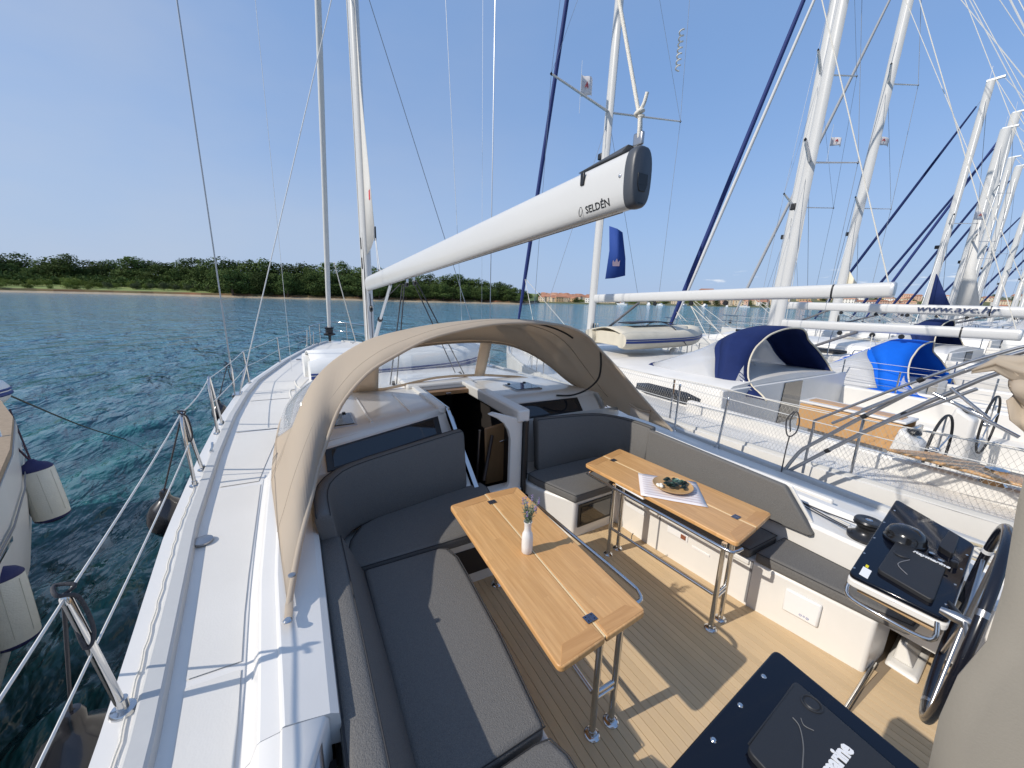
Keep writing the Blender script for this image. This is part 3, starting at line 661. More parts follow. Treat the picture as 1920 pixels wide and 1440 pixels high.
# toe rails
def toe(side):
    rows = []
    for y in np.arange(-2.8, 12.35, .2):
        e = xp(y) if side < 0 else xs(y); s = -side
        w0, w1 = .085, .168; z = (zp(y) if side < 0 else zs(y)); rows.append([(e+s*w0, y, z-.01), (e+s*(w0+.006), y, z+.034), (e+s*(w0+.016), y, z+.042), (e+s*(w1-.016), y, z+.042), (e+s*(w1-.006), y, z+.034), (e+s*w1, y, z-.01)])
    loft('toe_rail', rows, RAILM, Y, smooth=True, autosm=14)
toe(-1); toe(1)
# small braided line lying along the port toe rail
tube('rail_line', smoothpts([(xp(y)+.060+.003*math.sin(y*40), y, zp(y)+.006) for y in np.arange(-.2, 3.5, .05)], 1), .0032, ROPEW, Y, res=6)
lathe('deck_filler_cap', [(0, .004), (.043, .004), (.05, .001), (.05, -.01)], (-.575, 2.61, .765), STEELD, Y, res=24)
lathe('deck_filler_cap', [(0, .004), (.043, .004), (.05, .001), (.05, -.01)], (.02, 9.2, .81), STEELD, Y, res=20)

# coaming on the port side and to starboard
def coam():
    rows = []
    for y in np.arange(1.18, 3.41, .1):
        o = DE(y); inn = .03 if y < 2.9 else .03+(y-2.9)*.02
        rows.append([(o-.03, y, zp(y)-.01), (o-.002, y, zp(y)+.012), (o+.022, y, .812), (o+.030, y, .818), (o+.085, y, .822), (o+.092, y, .834), (o+.10, y, .837), (inn-.035, y, .806), (inn-.008, y, .790), (inn+.004, y, .66)])
    loft('coaming', rows, GEL, Y, smooth=True, cap=True, autosm=14)
    rows = []
    for y in np.linspace(-3, 1.178, 24):      # lower aft part with a chamfered end
        o = DE(y); k = max(0, min(1, (y-.93)/.24)); inn = -.10+.09*k
        rows.append([(o-.03, y, zp(y)-.01), (o-.002, y, zp(y)+.012), (o+.022, y, .812), (o+.030, y, .818), (o+.085, y, .822), (o+.092, y, .834), (max(inn-.015, o+.10), y, .836-.025*k), (inn, y, .826-.036*k), (inn, y, .3)])
    loft('coaming', rows, GEL, Y, smooth=True, cap=True, autosm=50)
    rows = []
    for y in list(np.arange(-3, 3.5, .25))+[3.6]:
        z = zs(y)+.02
        rows.append([(3.155, y, .2), (3.16, y, z-.01), (3.185, y, z+.012), (3.46, y, z+.012), (3.50, y, z+.05), (3.56, y, z+.05), (3.60, y, z-.05)])
    loft('coaming', rows, GEL, Y, smooth=True, cap=True, autosm=40)
coam()
box('locker_frame', (-.10, -.035), (-1.2, 1.14), (.62, .80), STEELD, Y, bevel=.01)
box('locker_liner', (-.09, .0), (-1.4, 1.15), (.30, .64), INTD, Y)

# coachroof
XL = [(3.3, -.24), (4, -.19), (5, -.10), (6.3, .03), (7, .13), (8.5, .42), (9.6, .72), (10.1, .95)]
XR = [(3.3, 3.5), (4, 3.42), (5, 3.22), (6.5, 2.98), (8.5, 2.5), (9.6, 1.95), (10.1, 1.6)]
TZ = [(3.0, 1.085), (4.6, 1.075), (6, 1.02), (8, .95), (9.4, .90), (10.1, .83)]
def ya(x): return 3.08+.40*max(0, x-.1) if x < 1.3 else 3.56
def roofz(x, y):
    a, b = interp(XL, y), interp(XR, y); t = (x-a)/(b-a); e = min(x-a, b-x)
    base = dz(x, y); top = interp(TZ, y)+.03*(1-(2*t-1)**2)
    k = min(1, max(0, e/.30)); k = (1-(1-k)**2.6)
    return base+(top-base)*k
def roof():
    us = [0, .03, .07, .12, .2]
    V = []; F = []; idx = {}
    cols = [('L', .0), ('L', .03), ('L', .07), ('L', .12), ('L', .19), ('L', .30), ('X', .45), ('X', .8), ('X', 1.2), ('X', 1.24), ('X', 1.86), ('X', 1.92), ('X', 2.3), ('X', 2.7), ('R', .30), ('R', .19), ('R', .12), ('R', .07), ('R', .03), ('R', 0)]
    tt = [0, .25, .5, .8, 4.42, 4.46, 4.7, 5, 5.4, 5.8, 6.2, 6.7, 7.2, 7.7, 8.2, 8.7, 9.2, 9.6, 9.9, 10.1]
    for i, t in enumerate(tt):
        for j, (k, v) in enumerate(cols):
            for it in range(3):
                y = t if t > 1 else None
                x0 = v
                if y is None:
                    xx = {'L': -.2+v, 'X': v, 'R': 3.6-v}[k]; ys_ = ya(min(max(xx, 0), 3)); y = ys_+(4.42-ys_)*t
            a, b = interp(XL, y), interp(XR, y)
            x = a+v if k == 'L' else (b-v if k == 'R' else a+.36+(b-a-.72)*(v-.45)/(2.7-.45) if y > 4.5 else v)
            if k == 'X' and 4.5 < y < 5.4:
                q = (y-4.5)/.9; x = v*(1-q)+x*q
            V.append((x, y, roofz(x, y)))
    n = len(cols)
    for i in range(len(tt)-1):
        for j in range(n-1):
            if i < 4 and cols[j][1] == 1.24 and cols[j][0] == 'X': continue
            F.append((i*n+j, i*n+j+1, (i+1)*n+j+1, (i+1)*n+j))
    mesh('coachroof', V, F, GEL, Y, smooth=True, solid=.03, off=-1, autosm=50)
roof()
# aft bulkhead, sloping from the roof edge down to the back rests
def bulk(x0, x1, par=Y):
    rows = []
    for x in np.linspace(x0, x1, 6):
        y = ya(x); zt = roofz(x, y+.02); rows.append([(x, y+.03, zt-.005), (x, y-.005, zt-.012), (x, y-.02, zt-.045), (x, y-.04, zt-.055), (x, y-.17, .90), (x, y-.13, .5), (x, y-.13, .0)])
    loft('bulkhead', rows, GEL, par, smooth=True, solid=.02, off=-1, autosm=30)
bulk(-.10, 1.24); bulk(1.87, 3.5)
def portlight(x0, x1):
    # black framed window on the sloping bulkhead
    def P(x, t, lift): y = ya(x); a = Vector((x, y-.045, roofz(x, y+.02)-.058)); b = Vector((x, y-.168, .905)); nrm = Vector((0, -.66, .75)); return a.lerp(b, t)+nrm*lift
    def quad(n, a, b, t0, t1, l0, l1, mt, par): return hexa(n, [P(a, t1, l0), P(b, t1, l0), P(b, t0, l0), P(a, t0, l0)], [P(a, t1, l1), P(b, t1, l1), P(b, t0, l1), P(a, t0, l1)], mt, par, bevel=.003)
    f = quad('portlight', x0, x1, .0, .98, .002, .014, BLACK, Y)
    o = quad('pane', x0+.05, x1-.06, .1, .9, .0145, .018, GLASSD, f); return f
def subpar(o, p):
    o.parent = p; o.matrix_parent_inverse = Matrix.Translation(-LOC[Y.name]) if False else Matrix.Identity(4)
LOCP = {}
_old_link = link
def link(o, parent=None):
    # a mesh parent sits at its thing's inverse: its own world matrix is identity (geometry in world coordinates)
    COL.objects.link(o)
    if parent is not None:
        o.parent = parent
        if parent.type == 'EMPTY' or parent.name in LOC: o.matrix_parent_inverse = Matrix.Translation(-LOC[parent.name])
    return o
portlight(.12, 1.14); portlight(1.98, 2.9)
# roof hatches, handrails
def hatch(x0, x1, y0, y1):
    z = roofz((x0+x1)/2, (y0+y1)/2)
    f = hexa('roof_hatch', [(x0, y0, z-.01), (x1, y0, z-.01), (x1, y1, z-.01), (x0, y1, z-.01)], [(x0, y0, z+.016), (x1, y0, z+.016), (x1, y1, z+.016), (x0, y1, z+.016)], STEELD, Y, bevel=.006)
    box('pane', (x0+.02, x1-.02), (y0+.02, y1-.02), (z+.0165, z+.021), GLASSD, f, bevel=.002)
    for xx in (x0+.07, x1-.07): box('catch', (xx-.015, xx+.015), (y1-.05, y1-.015), (z+.021, z+.032), BLACK, f, bevel=.003)
hatch(.10, .40, 3.36, 3.74); hatch(2.25, 2.62, 3.85, 4.2); hatch(.7, 1.3, 8.3, 8.85)
for pts in ([(.45, 9.35), (.8, 9.62), (1.3, 9.72), (1.75, 9.6)],):
    loft('front_window', [[(x, y, roofz(x, y)+.004) for x, y in resample([(a, b, 0) for a, b in pts], 12) for x, y in [(x_, y_)]] if False else [(v.x, v.y, roofz(v.x, v.y)+.006) for v in resample([(a, b, 0) for a, b in pts], 14)], [(v.x, v.y+.16, roofz(v.x, v.y+.16)+.006) for v in resample([(a, b, 0) for a, b in pts], 14)]], GLASSD, Y, solid=.008)
# roof mouldings
for x in (.52, .9): 
    tube('roof_moulding', [(x, y, roofz(x, y)+.0) for y in np.linspace(ya(x)+.12, 4.3, 8)], .012, GEL, Y, res=8)
# companionway: hatch rails, slider, opening
P3 = lambda y: roofz(1.2, y)
box('hatch_rail', (1.16, 1.245), (3.50, 4.55), (1.06, 1.135), GEL, Y, bevel=.015, seg=3)
box('hatch_rail', (1.80, 1.935), (3.03, 4.62), (1.02, 1.145), GEL, Y, bevel=.018, seg=3)
box('rail_trim', (1.247, 1.262), (3.45, 4.4), (1.08, 1.13), STEEL, Y, bevel=.004)
hexa('rail_trim', [(1.255, 3.42, 1.05), (1.285, 3.42, 1.05), (1.385, 3.06, .42), (1.35, 3.06, .42)], [(1.225, 3.47, 1.13), (1.262, 3.47, 1.13), (1.39, 3.0, .44), (1.34, 3.0, .44)], STEEL, Y, bevel=.006)
hexa('hatch_rail', [(1.14, 3.54, 1.04), (1.225, 3.54, 1.04), (1.335, 3.08, .40), (1.23, 3.12, .40)], [(1.16, 3.56, 1.13), (1.232, 3.56, 1.13), (1.338, 3.03, .42), (1.24, 3.06, .42)], GEL, Y, bevel=.012, seg=3)
box('sliding_hatch', (1.262, 1.80), (4.33, 5.0), (1.075, 1.11), GREY, Y, bevel=.006)
box('sliding_hatch_edge', (1.262, 1.80), (4.24, 4.33), (1.045, 1.095), INTW, Y, bevel=.006)
box('hatch_garage', (1.10, 1.98), (4.45, 5.15), (1.085, 1.15), GEL, Y, bevel=.03, seg=3)
for i, x in enumerate((1.4,)): box('catch', (1.50, 1.56), (4.2, 4.24), (1.05, 1.08), STEEL, Y, bevel=.004)
# inside the companionway
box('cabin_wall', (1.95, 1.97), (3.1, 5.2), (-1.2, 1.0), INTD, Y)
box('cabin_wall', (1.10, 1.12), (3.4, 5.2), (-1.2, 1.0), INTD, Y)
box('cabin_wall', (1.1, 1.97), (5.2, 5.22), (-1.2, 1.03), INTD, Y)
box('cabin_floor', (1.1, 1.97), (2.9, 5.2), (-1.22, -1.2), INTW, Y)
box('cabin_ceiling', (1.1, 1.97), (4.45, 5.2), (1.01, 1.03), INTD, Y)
hexa('cabin_door', [(1.66, 3.43, .22), (1.93, 3.43, .22), (1.93, 3.46, .22), (1.66, 3.46, .22)], [(1.64, 3.43, .86), (1.93, 3.43, .90), (1.93, 3.46, .90), (1.64, 3.46, .86)], INTW, Y, bevel=.012)
tube('door_handle', [(1.80, 3.40, .70), (1.86, 3.39, .715), (1.91, 3.40, .70)], .011, STEEL, Y, sm=4)
for k in range(4): box('step', (1.35, 1.75), (3.5+.22*k, 3.68+.22*k), (.02-.3*k, .06-.3*k), INTW, Y, bevel=.008)
tube('grab_post', [(1.60, 3.55, .15), (1.62, 3.52, .82)], .016, STEELD, Y)
tube('grab_post', [(1.57, 3.3, .35), (1.72, 3.42, .78)], .02, mat('dark_leather', (.05, .035, .03), .5), Y)
# starboard bulkhead frame with a rounded cut-out, and the sill
def frame_wall():
    yf = 3.05
    # corner-rounded inner edge towards the opening
    xin = 1.735; outer = [(1.865, .30), (1.865, 1.045), (1.55, 1.15), (1.50, 1.135)]
    inner = [(1.585, 1.09), (1.66, 1.03), (1.71, .95), (xin, .86), (xin, .40), (1.71, .355)]
    poly = outer+inner+[(1.35, .335), (1.34, .30)]
    hexa('bulkhead_frame', [(x, yf+.05, z) for x, z in poly], [(x, yf, z) for x, z in poly], GEL, Y, bevel=.006)
frame_wall()
box('door_sill', (1.36, 1.86), (3.02, 3.20), (.27, .335), GEL, Y, bevel=.012)
box('sill_face', (1.36, 1.95), (2.985, 3.02), (.0, .26), BLKG, Y, bevel=.004)
for x in (1.55, 1.72): lathe('vent_knob', [(0, .012), (.016, .012), (.02, 0), (.02, -.004)], (x, 2.984, .20), STEEL, Y, res=14, M=Matrix.Rotation(R(90), 3, 'X'))
box('shadow_gap', (1.868, 1.892), (3.0, 3.5), (.0, 1.03), BLACK, Y)

# ---------------------------------------------------------------- cockpit mouldings
prism('seat_base', [(.0, -1.6), (.80, -1.6), (.80, .96), (.815, 2.40), (1.44, 2.40), (1.50, 3.05), (1.36, 3.2), (.0, 2.95)], -.12, .375, GEL, Y, bevel=.02, seg=3)
box('opening_shade', (.90, 1.30), (2.392, 2.40), (.09, .31), INTD, Y, bevel=.003)  # thin dark panel on the solid base, painted as the shade inside an opening
prism('seat_base', [(2.12, 2.50), (2.68, 2.52), (2.69, 2.1), (2.77, 1.25), (2.87, .585), (3.2, .585), (3.2, 3.5), (1.9, 3.5), (1.905, 3.05), (1.93, 2.92)], -.12, .375, GEL, Y, bevel=.022, seg=3)
bxw = prism('locker_window', [(2.165, 2.488), (2.60, 2.505), (2.60, 2.515), (2.165, 2.50)], .10, .335, BLACK, Y, bevel=.003)
prism('pane', [(2.195, 2.484), (2.57, 2.500), (2.57, 2.502), (2.195, 2.487)], .13, .305, GLASSD, bxw)
# long locker lid line, gap and vents on the starboard seat face
def facex(y): return interp([(.585, 2.87), (1.25, 2.77), (2.1, 2.69), (2.52, 2.68)], y)
def onface(name, y0, y1, z0, z1, th, mt, par=Y, bevel=.004, off=0):
    a, b = facex(y0), facex(y1)
    return hexa(name, [(a-off, y0, z0), (b-off, y1, z0), (b-off, y1, z1), (a-off, y0, z1)], [(a-th-off, y0, z0), (b-th-off, y1, z0), (b-th-off, y1, z1), (a-th-off, y0, z1)], mt, par, bevel=bevel)
onface('seat_lip', 1.27, 2.0, .335, .372, .02, GEL, bevel=.006)
onface('seat_lip', 2.03, 2.48, .335, .372, .02, GEL, bevel=.006)
onface('seam_groove', 2.005, 2.02, .0, .36, .002, GREY, bevel=0)
onface('seam_groove', 1.245, 1.262, .02, .37, .002, GREY, bevel=0)
onface('socket_plate', 1.74, 1.93, .235, .30, .008, WHT); onface('socket', 1.755, 1.80, .245, .285, .006, mat('brown_socket', (.25, .09, .05), .4), off=.008)
onface('vent_slot', 1.55, 1.70, .215, .235, .006, WHT)
pl = onface('access_cover', .83, 1.03, .14, .31, .022, WHT, bevel=.02)
text('cover_logo', 'o◦o', .035, frame((2.80, .905, .175), (.13, -1, 0), (0, 0, 1)), mat('blue_print', (.03, .06, .3), .5), pl)
onface('seat_handle_recess', 2.15, 2.4, .25, .30, .004, WHT)

# ---------------------------------------------------------------- teak sole
sole = box('cockpit_sole', (-.2, 3.9), (-1.7, 3.3), (-.05, -.008), CAULK, Y)
PM = {}
def plank(x, y0, y1, w=.0490):
    key = (round(y0, 2), round(y1, 2), w)
    if key not in PM:
        V, F = boxvf(0, w, y0, y1, -.010, 0.0); me = bpy.data.meshes.new('plank'); me.from_pydata(V, [], F); me.materials.append(TEAKF); PM[key] = me
    o = bpy.data.objects.new('plank', PM[key]); COL.objects.link(o); o.parent = sole; o.location = (x, 0, 0); return o
x = .835
while x < 3.78:
    xc = x+.024
    if xc < .80: yt = 2.31
    elif xc < 2.1: yt = 2.97
    elif xc < 2.95: yt = 2.52
    else: yt = .0
    if yt > 2.2: plank(x, .545, yt)
    plank(x, -1.6, .515)
    x += .052
# border planks
def border(pts, w=.05):
    a, b = Vector((*pts[0], 0)), Vector((*pts[1], 0)); d = (b-a).normalized(); n = Vector((-d.y, d.x, 0))*w
    o = hexa('plank', [a-Vector((0, 0, .01)), b-Vector((0, 0, .01)), b+n-Vector((0, 0, .01)), a+n-Vector((0, 0, .01))], [a+Vector((0, 0, .001)), b+Vector((0, 0, .001)), b+n+Vector((0, 0, .001)), a+n+Vector((0, 0, .001))], TEAKE if abs(d.x) > .7 and False else TEAKF, None); o.parent = sole
tube('sole_trim', [(2.40, .530, .008), (3.02, .578, .008)], .012, STEEL, Y)
tube('sole_trim', [(.84, .530, .004), (2.40, .530, .004)], .007, STEELD, Y)

# foot rest between console and starboard side
fr = hexa('foot_rest', [(3.06, .39, .0), (3.50, .43, .0), (3.48, .60, .0), (3.07, .555, .0)], [(3.08, .405, .03), (3.48, .443, .03), (3.46, .585, .03), (3.09, .54, .03)], GEL, Y, bevel=.015, seg=3)
hexa('foot_rest', [(3.14, .44, .03), (3.44, .465, .03), (3.43, .565, .03), (3.14, .535, .03)], [(3.16, .50, .15), (3.42, .52, .15), (3.42, .55, .15), (3.16, .53, .15)], DECK, Y, bevel=.01)

# ---------------------------------------------------------------- spar, standing rigging
def spar_vf(base, top, rx, ry, res=16, n=6):
    base, top = Vector(base), Vector(top); return tubevf([base.lerp(top, i/n) for i in range(n+1)], rx, res, ry=ry, upv=(0, 1, 0))
mast = mesh('mast', *spar_vf((1.29, 8.0, .94), (1.285, 7.62, 17), .085, .135), ALUW, Y, smooth=True)
box('mast_collar', (1.14, 1.44), (7.8, 8.2), (.93, .99), ALU, Y, bevel=.02)
box('mast_slot', (1.278, 1.292), (7.855, 7.875), (1.6, 2.6), BLACK, mast) if False else tube('mast_slot', [(1.275, 7.862, 3.3), (1.275, 7.73, 9)], .012, BLACK, mast, res=6)
tube('halyard', [(1.20, 7.98, 1.1), (1.20, 7.9, 9)], .008, ROPEW, mast); tube('halyard', [(1.225, 7.86, 1.1), (1.245, 7.86, 9)], .006, ROPEK, mast)
for z in (1.25, 1.6): box('line_exit', (1.198, 1.21), (7.9, 7.94), (z+1.4, z+1.6), BLACK, mast, bevel=.003)
def block(name, c, M=None, s=1, par=None, mt=BLACK):
    return lathe(name, [(0, .014*s), (.03*s, .014*s), (.036*s, .008*s), (.028*s, 0), (.036*s, -.008*s), (.03*s, -.014*s), (0, -.014*s)], c, mt, par or Y, res=16, M=M or Matrix.Rotation(R(90), 3, 'Y'))
block('mast_block', (1.262, 7.55, 1.93), s=1.7); tube('block_strop', [(1.262, 7.55, 1.93), (1.262, 7.6, 2.2)], .009, BLACK, Y); tube('block_strop', [(1.262, 7.55, 1.93), (1.27, 7.6, 1.0)], .007, ROPEK, Y)
# mainsail corner coming out of the mast
sailm = mat('sail_cloth', (.76, .75, .72), .8, trans=.25, bump=.1, bscale=6)
sl_ = loft('mainsail', [[(1.29, 7.84, 2.9), (1.30, 7.45, 2.98), (1.30, 7.02, 3.14)], [(1.29, 7.82, 4.0), (1.31, 7.5, 4.05), (1.30, 7.25, 4.1)], [(1.29, 7.79, 5.5), (1.30, 7.7, 5.5), (1.29, 7.58, 5.5)], [(1.29, 7.76, 7.4), (1.29, 7.76, 7.4), (1.29, 7.755, 7.4)]], sailm, Y, solid=.004)
box('clew_patch', (1.292, 1.312), (6.98, 7.06), (3.06, 3.28), BLACK, sl_, bevel=.004)
box('sail_mark', (1.293, 1.297), (7.28, 7.38), (3.75, 3.9), mat('red_print', (.6, .03, .03), .6), sl_)
tube('outhaul', [(1.30, 7.03, 3.15), (1.285, 6.8, 2.52)], .006, WIREL, Y); tube('outhaul', [(1.30, 7.0, 3.12), (1.285, 6.65, 2.52)], .006, WIREL, Y)
block('outhaul_block', (1.285, 6.75, 2.56), s=1.0)
# furled genoa with drum
gen = tube('furled_genoa', [Vector((.88, 12.4, 1.05)).lerp(Vector((1.06, 7.65, 14.6)), t) for t in np.linspace(.012, 1, 14)], .062, mat('genoa_cover', (.62, .62, .60), .8, var=.4, vscale=7, dark=(.5, .5, .5)), Y, res=10, taper=[.7, 1, 1.05, 1, .95, 1, 1, .95, .9, .9, .8, .7, .6, .5])
lathe('furling_drum', [(.02, .26), (.06, .24), (.15, .20), (.10, .17), (.10, .06), (.16, .03), (.16, -.01), (.04, -.04), (.03, -.25)], (.88, 12.42, 1.0), BLACK, Y, res=18)
tube('genoa_sheet', [(.93, 11.0, 4.4), (1.02, 10.8, 3.0) if False else (1.0, 11.0, 3.3), (1.50, 11.3, .9)] if False else [(.955, 10.4, 2.9), (1.48, 11.6, .86)], .012, ROPEW, Y)
# chainplates and shrouds: port and starboard
def wire(name, a, b, r=.005, mt=WIRE, par=Y): return tube(name, [a, b], r, mt, par, res=6)
PC, SC = Vector((-.80, 6.38, .78)), Vector((3.50, 7.15, .78))
wire('cap_shroud', PC, (-.86, 6.42, 7.5), .0085); wire('cap_shroud', SC, (3.52, 7.15, 7.5), .0085)
wire('lower_shroud', PC+Vector((.05, .1, 0)), (1.21, 7.9, 7.6), .007, WIREL); wire('lower_shroud', SC+Vector((-.05, .1, 0)), (1.37, 7.9, 7.5), .007)
for c in (PC, SC):
    for dxx, top in ((0, Vector((c.x-.01, c.y+.01, 1.75))), (.05 if c.x < 1 else -.05, None)):
        b = c+Vector((dxx, 0, 0)); d = (Vector((1.21, 7.9, 7.6))-b).normalized() if top is None else Vector((0, 0, 1))
        tube('turnbuckle', [b, b+d*.10, b+d*.13, b+d*.36, b+d*.40, b+d*.5], .012, STEEL, Y, res=8, taper=[.6, .6, 1.3, 1.3, .6, .5])
    box('chainplate', (c.x-.03, c.x+.08), (c.y-.05, c.y+.15), (c.z-.04, c.z+.01), STEEL, Y, bevel=.005)
wire('flag_halyard', (-.10, 7.3, .9), (-.08, 7.3, 8), .0028, WIREL); wire('flag_halyard', (2.95, 7.2, .9), (2.62, 7.3, 8), .004, WIREL)
wire('flag_halyard', (3.30, 7.1, .9), (3.35, 7.3, 8), .0025, WIREL)
# rod kicker and mainsheet
tube('rod_kicker', [(1.285, 7.75, 1.15), (1.285, 6.85, 1.78)], .034, ALU, Y, res=12); tube('rod_kicker', [(1.285, 6.95, 1.71), (1.285, 5.95, 2.33)], .022, ALU, Y, res=12)
lathe('kicker_collar', [(.04, -.03), (.045, 0), (.04, .03)], (1.285, 6.85, 1.78), BLACK, Y, res=14, M=Matrix.Rotation(R(55), 3, 'X'))
for a, b in (((1.24, 5.05, 2.33), (.98, 4.80, 1.10)), ((1.24, 4.95, 2.33), (1.06, 4.80, 1.10)), ((1.30, 4.75, 2.34), (1.93, 5.0, 1.12)), ((1.30, 4.60, 2.34), (2.05, 5.0, 1.12))):
    tube('mainsheet', [a, b], .0075, ROPEK, Y, res=6)
for p in ((1.02, 4.79, 1.11), (1.99, 5.0, 1.12), (1.28, 5.0, 2.33), (1.29, 4.68, 2.34)): block('sheet_block', p, s=1.1)
tube('kicker_line', [(1.30, 7.65, 2.1), (1.30, 6.6, 2.12), (1.3, 5.4, 2.34)], .006, ROPEK, Y, sm=4)

# stanchions, pushpit hoops and lifelines of the port side
def stanchion(x, y, z, dx=-.05, dyy=-.05, h=.515, r=.0125):
    s = tube('stanchion', [(x, y, z), (x+dx, y+dyy, z+h)], r, STEEL, Y, res=12)
    lathe('stanchion_cap', [(0, .012), (.01, .01), (.015, 0), (.015, -.02)], (x+dx, y+dyy, z+h), STEEL, s, res=12)
    lathe('stanchion_foot', [(.018, .05), (.018, .012), (.035, .008), (.04, 0), (.04, -.01)], (x, y, z), STEEL, s, res=14)
    return Vector((x+dx, y+dyy, z+h))
T0 = stanchion(-.56, -.55, .745); T1_ = stanchion(-.638, 1.58, .748, -.047, -.04, .515, .0145)
def hoop(x, y, z, dyy, h=.56):
    P = smoothpts([(x, y, z), (x-.015, y+.01, z+h*.8), (x-.02, y+.06, z+h), (x-.02, y+dyy*.35, z+h*.95), (x-.01, y+dyy*.6, z+h*.5), (x, y+dyy, z)], 5)
    s = tube('gate_stanchion', P, .0125, STEEL, Y, res=10)
    for yy in (y, y+dyy): lathe('stanchion_foot', [(.018, .04), (.018, .012), (.035, .008), (.038, 0), (.038, -.01)], (x, yy, z), STEEL, s, res=12)
    return Vector((x-.02, y+.05, z+h))
T2_ = hoop(-.752, 3.46, .755, .30); T3_ = hoop(-.774, 4.70, .765, .32)
T4 = stanchion(-.69, 7.14, .78, -.03, 0, .5); T5 = stanchion(-.31, 9.03, .79, -.01, 0, .5, .011); T6 = stanchion(.243, 11.5, .80, .04, .0, .42, .014)
T7 = stanchion(.42, 11.75, .80, .02, 0, .35, .011)
def lifeline(a, b, sag=.015, n=8, r=.0042):
    a, b = Vector(a), Vector(b); tube('lifeline', [a.lerp(b, i/n)-Vector((0, 0, sag*4*(i/n)*(1-i/n))) for i in range(n+1)], r, WIREL, Y, res=6)
dn = Vector((.018, 0, -.235))
for p, q in ((T0, T1_), (T1_, T2_), (T3_, T4), (T4, T5), (T5, T6)): lifeline(p, q); lifeline(p+dn, q+dn)
lifeline(T2_, T3_, .03)
# pulpit at the bow
pu = [(.35, 11.7, 1.30), (.62, 12.3, 1.33), (.95, 12.75, 1.34), (1.35, 12.45, 1.33), (1.85, 11.7, 1.30)]
tube('pulpit', pu, .013, STEEL, Y, sm=6); tube('pulpit', [(p[0], p[1], p[2]-.26) for p in pu], .011, STEEL, Y, sm=6)
for p in (pu[0], pu[1], pu[3], pu[4]): tube('pulpit_leg', [(p[0], p[1], .80), p], .012, STEEL, Y)
for x, y in ((.55, 11.6), (1.4, 11.6)): tube('cleat', [(x-.07, y, .86), (x-.03, y, .85), (x+.03, y, .85), (x+.07, y, .86)], .013, STEEL, Y); tube('cleat', [(x, y, .80), (x, y, .86)], .018, STEEL, Y)
tube('deck_cleat', [(-.73, 4.05, .80), (-.74, 4.12, .79), (-.75, 4.22, .79), (-.76, 4.30, .80)], .011, STEEL, Y); box('cleat_base', (-.76, -.72), (4.12, 4.24), (.76, .79), STEEL, Y, bevel=.005)
# starboard side: stanchions, cap
U1 = stanchion(4.0, 2.37, .62, -.0, -.04, .58, .012); U2 = stanchion(4.02, 2.95, .64, 0, 0, .58, .012); U3 = stanchion(4.05, 4.6, .68, 0, 0, .55, .011)
lifeline(U1, U2, r=.004); lifeline(U2, U3, r=.004); lifeline(U2+dn, U3+dn, r=.004)
U0 = Vector((4.0, .2, 1.2)); lifeline(U0, U1, r=.004)
box('coaming_step', (3.60, 3.635), (1.15, 3.3), (.60, .70), GEL, Y, bevel=.012)
# ---------------------------------------------------------------- loose line hanging at the starboard rail
rp = thing('coiled_line', 'thin black line coiled and hung on the starboard rail behind the grey backrest', 'rope', (3.98, 1.7, .62))
tube('rope_tail', [(3.98, 1.70, .63), (3.985, 1.70, .85), (3.98, 1.69, 1.0)], .006, ROPEK, rp, sm=3)
tube('rope_coil', [(3.98, 1.69, 1.24), (3.96, 1.73, 1.15), (3.98, 1.72, 1.02), (3.99, 1.69, .99), (4.0, 1.65, 1.05), (3.99, 1.64, 1.16), (3.98, 1.67, 1.24), (3.96, 1.70, 1.16), (3.98, 1.69, 1.04)], .006, ROPEK, rp, sm=5)

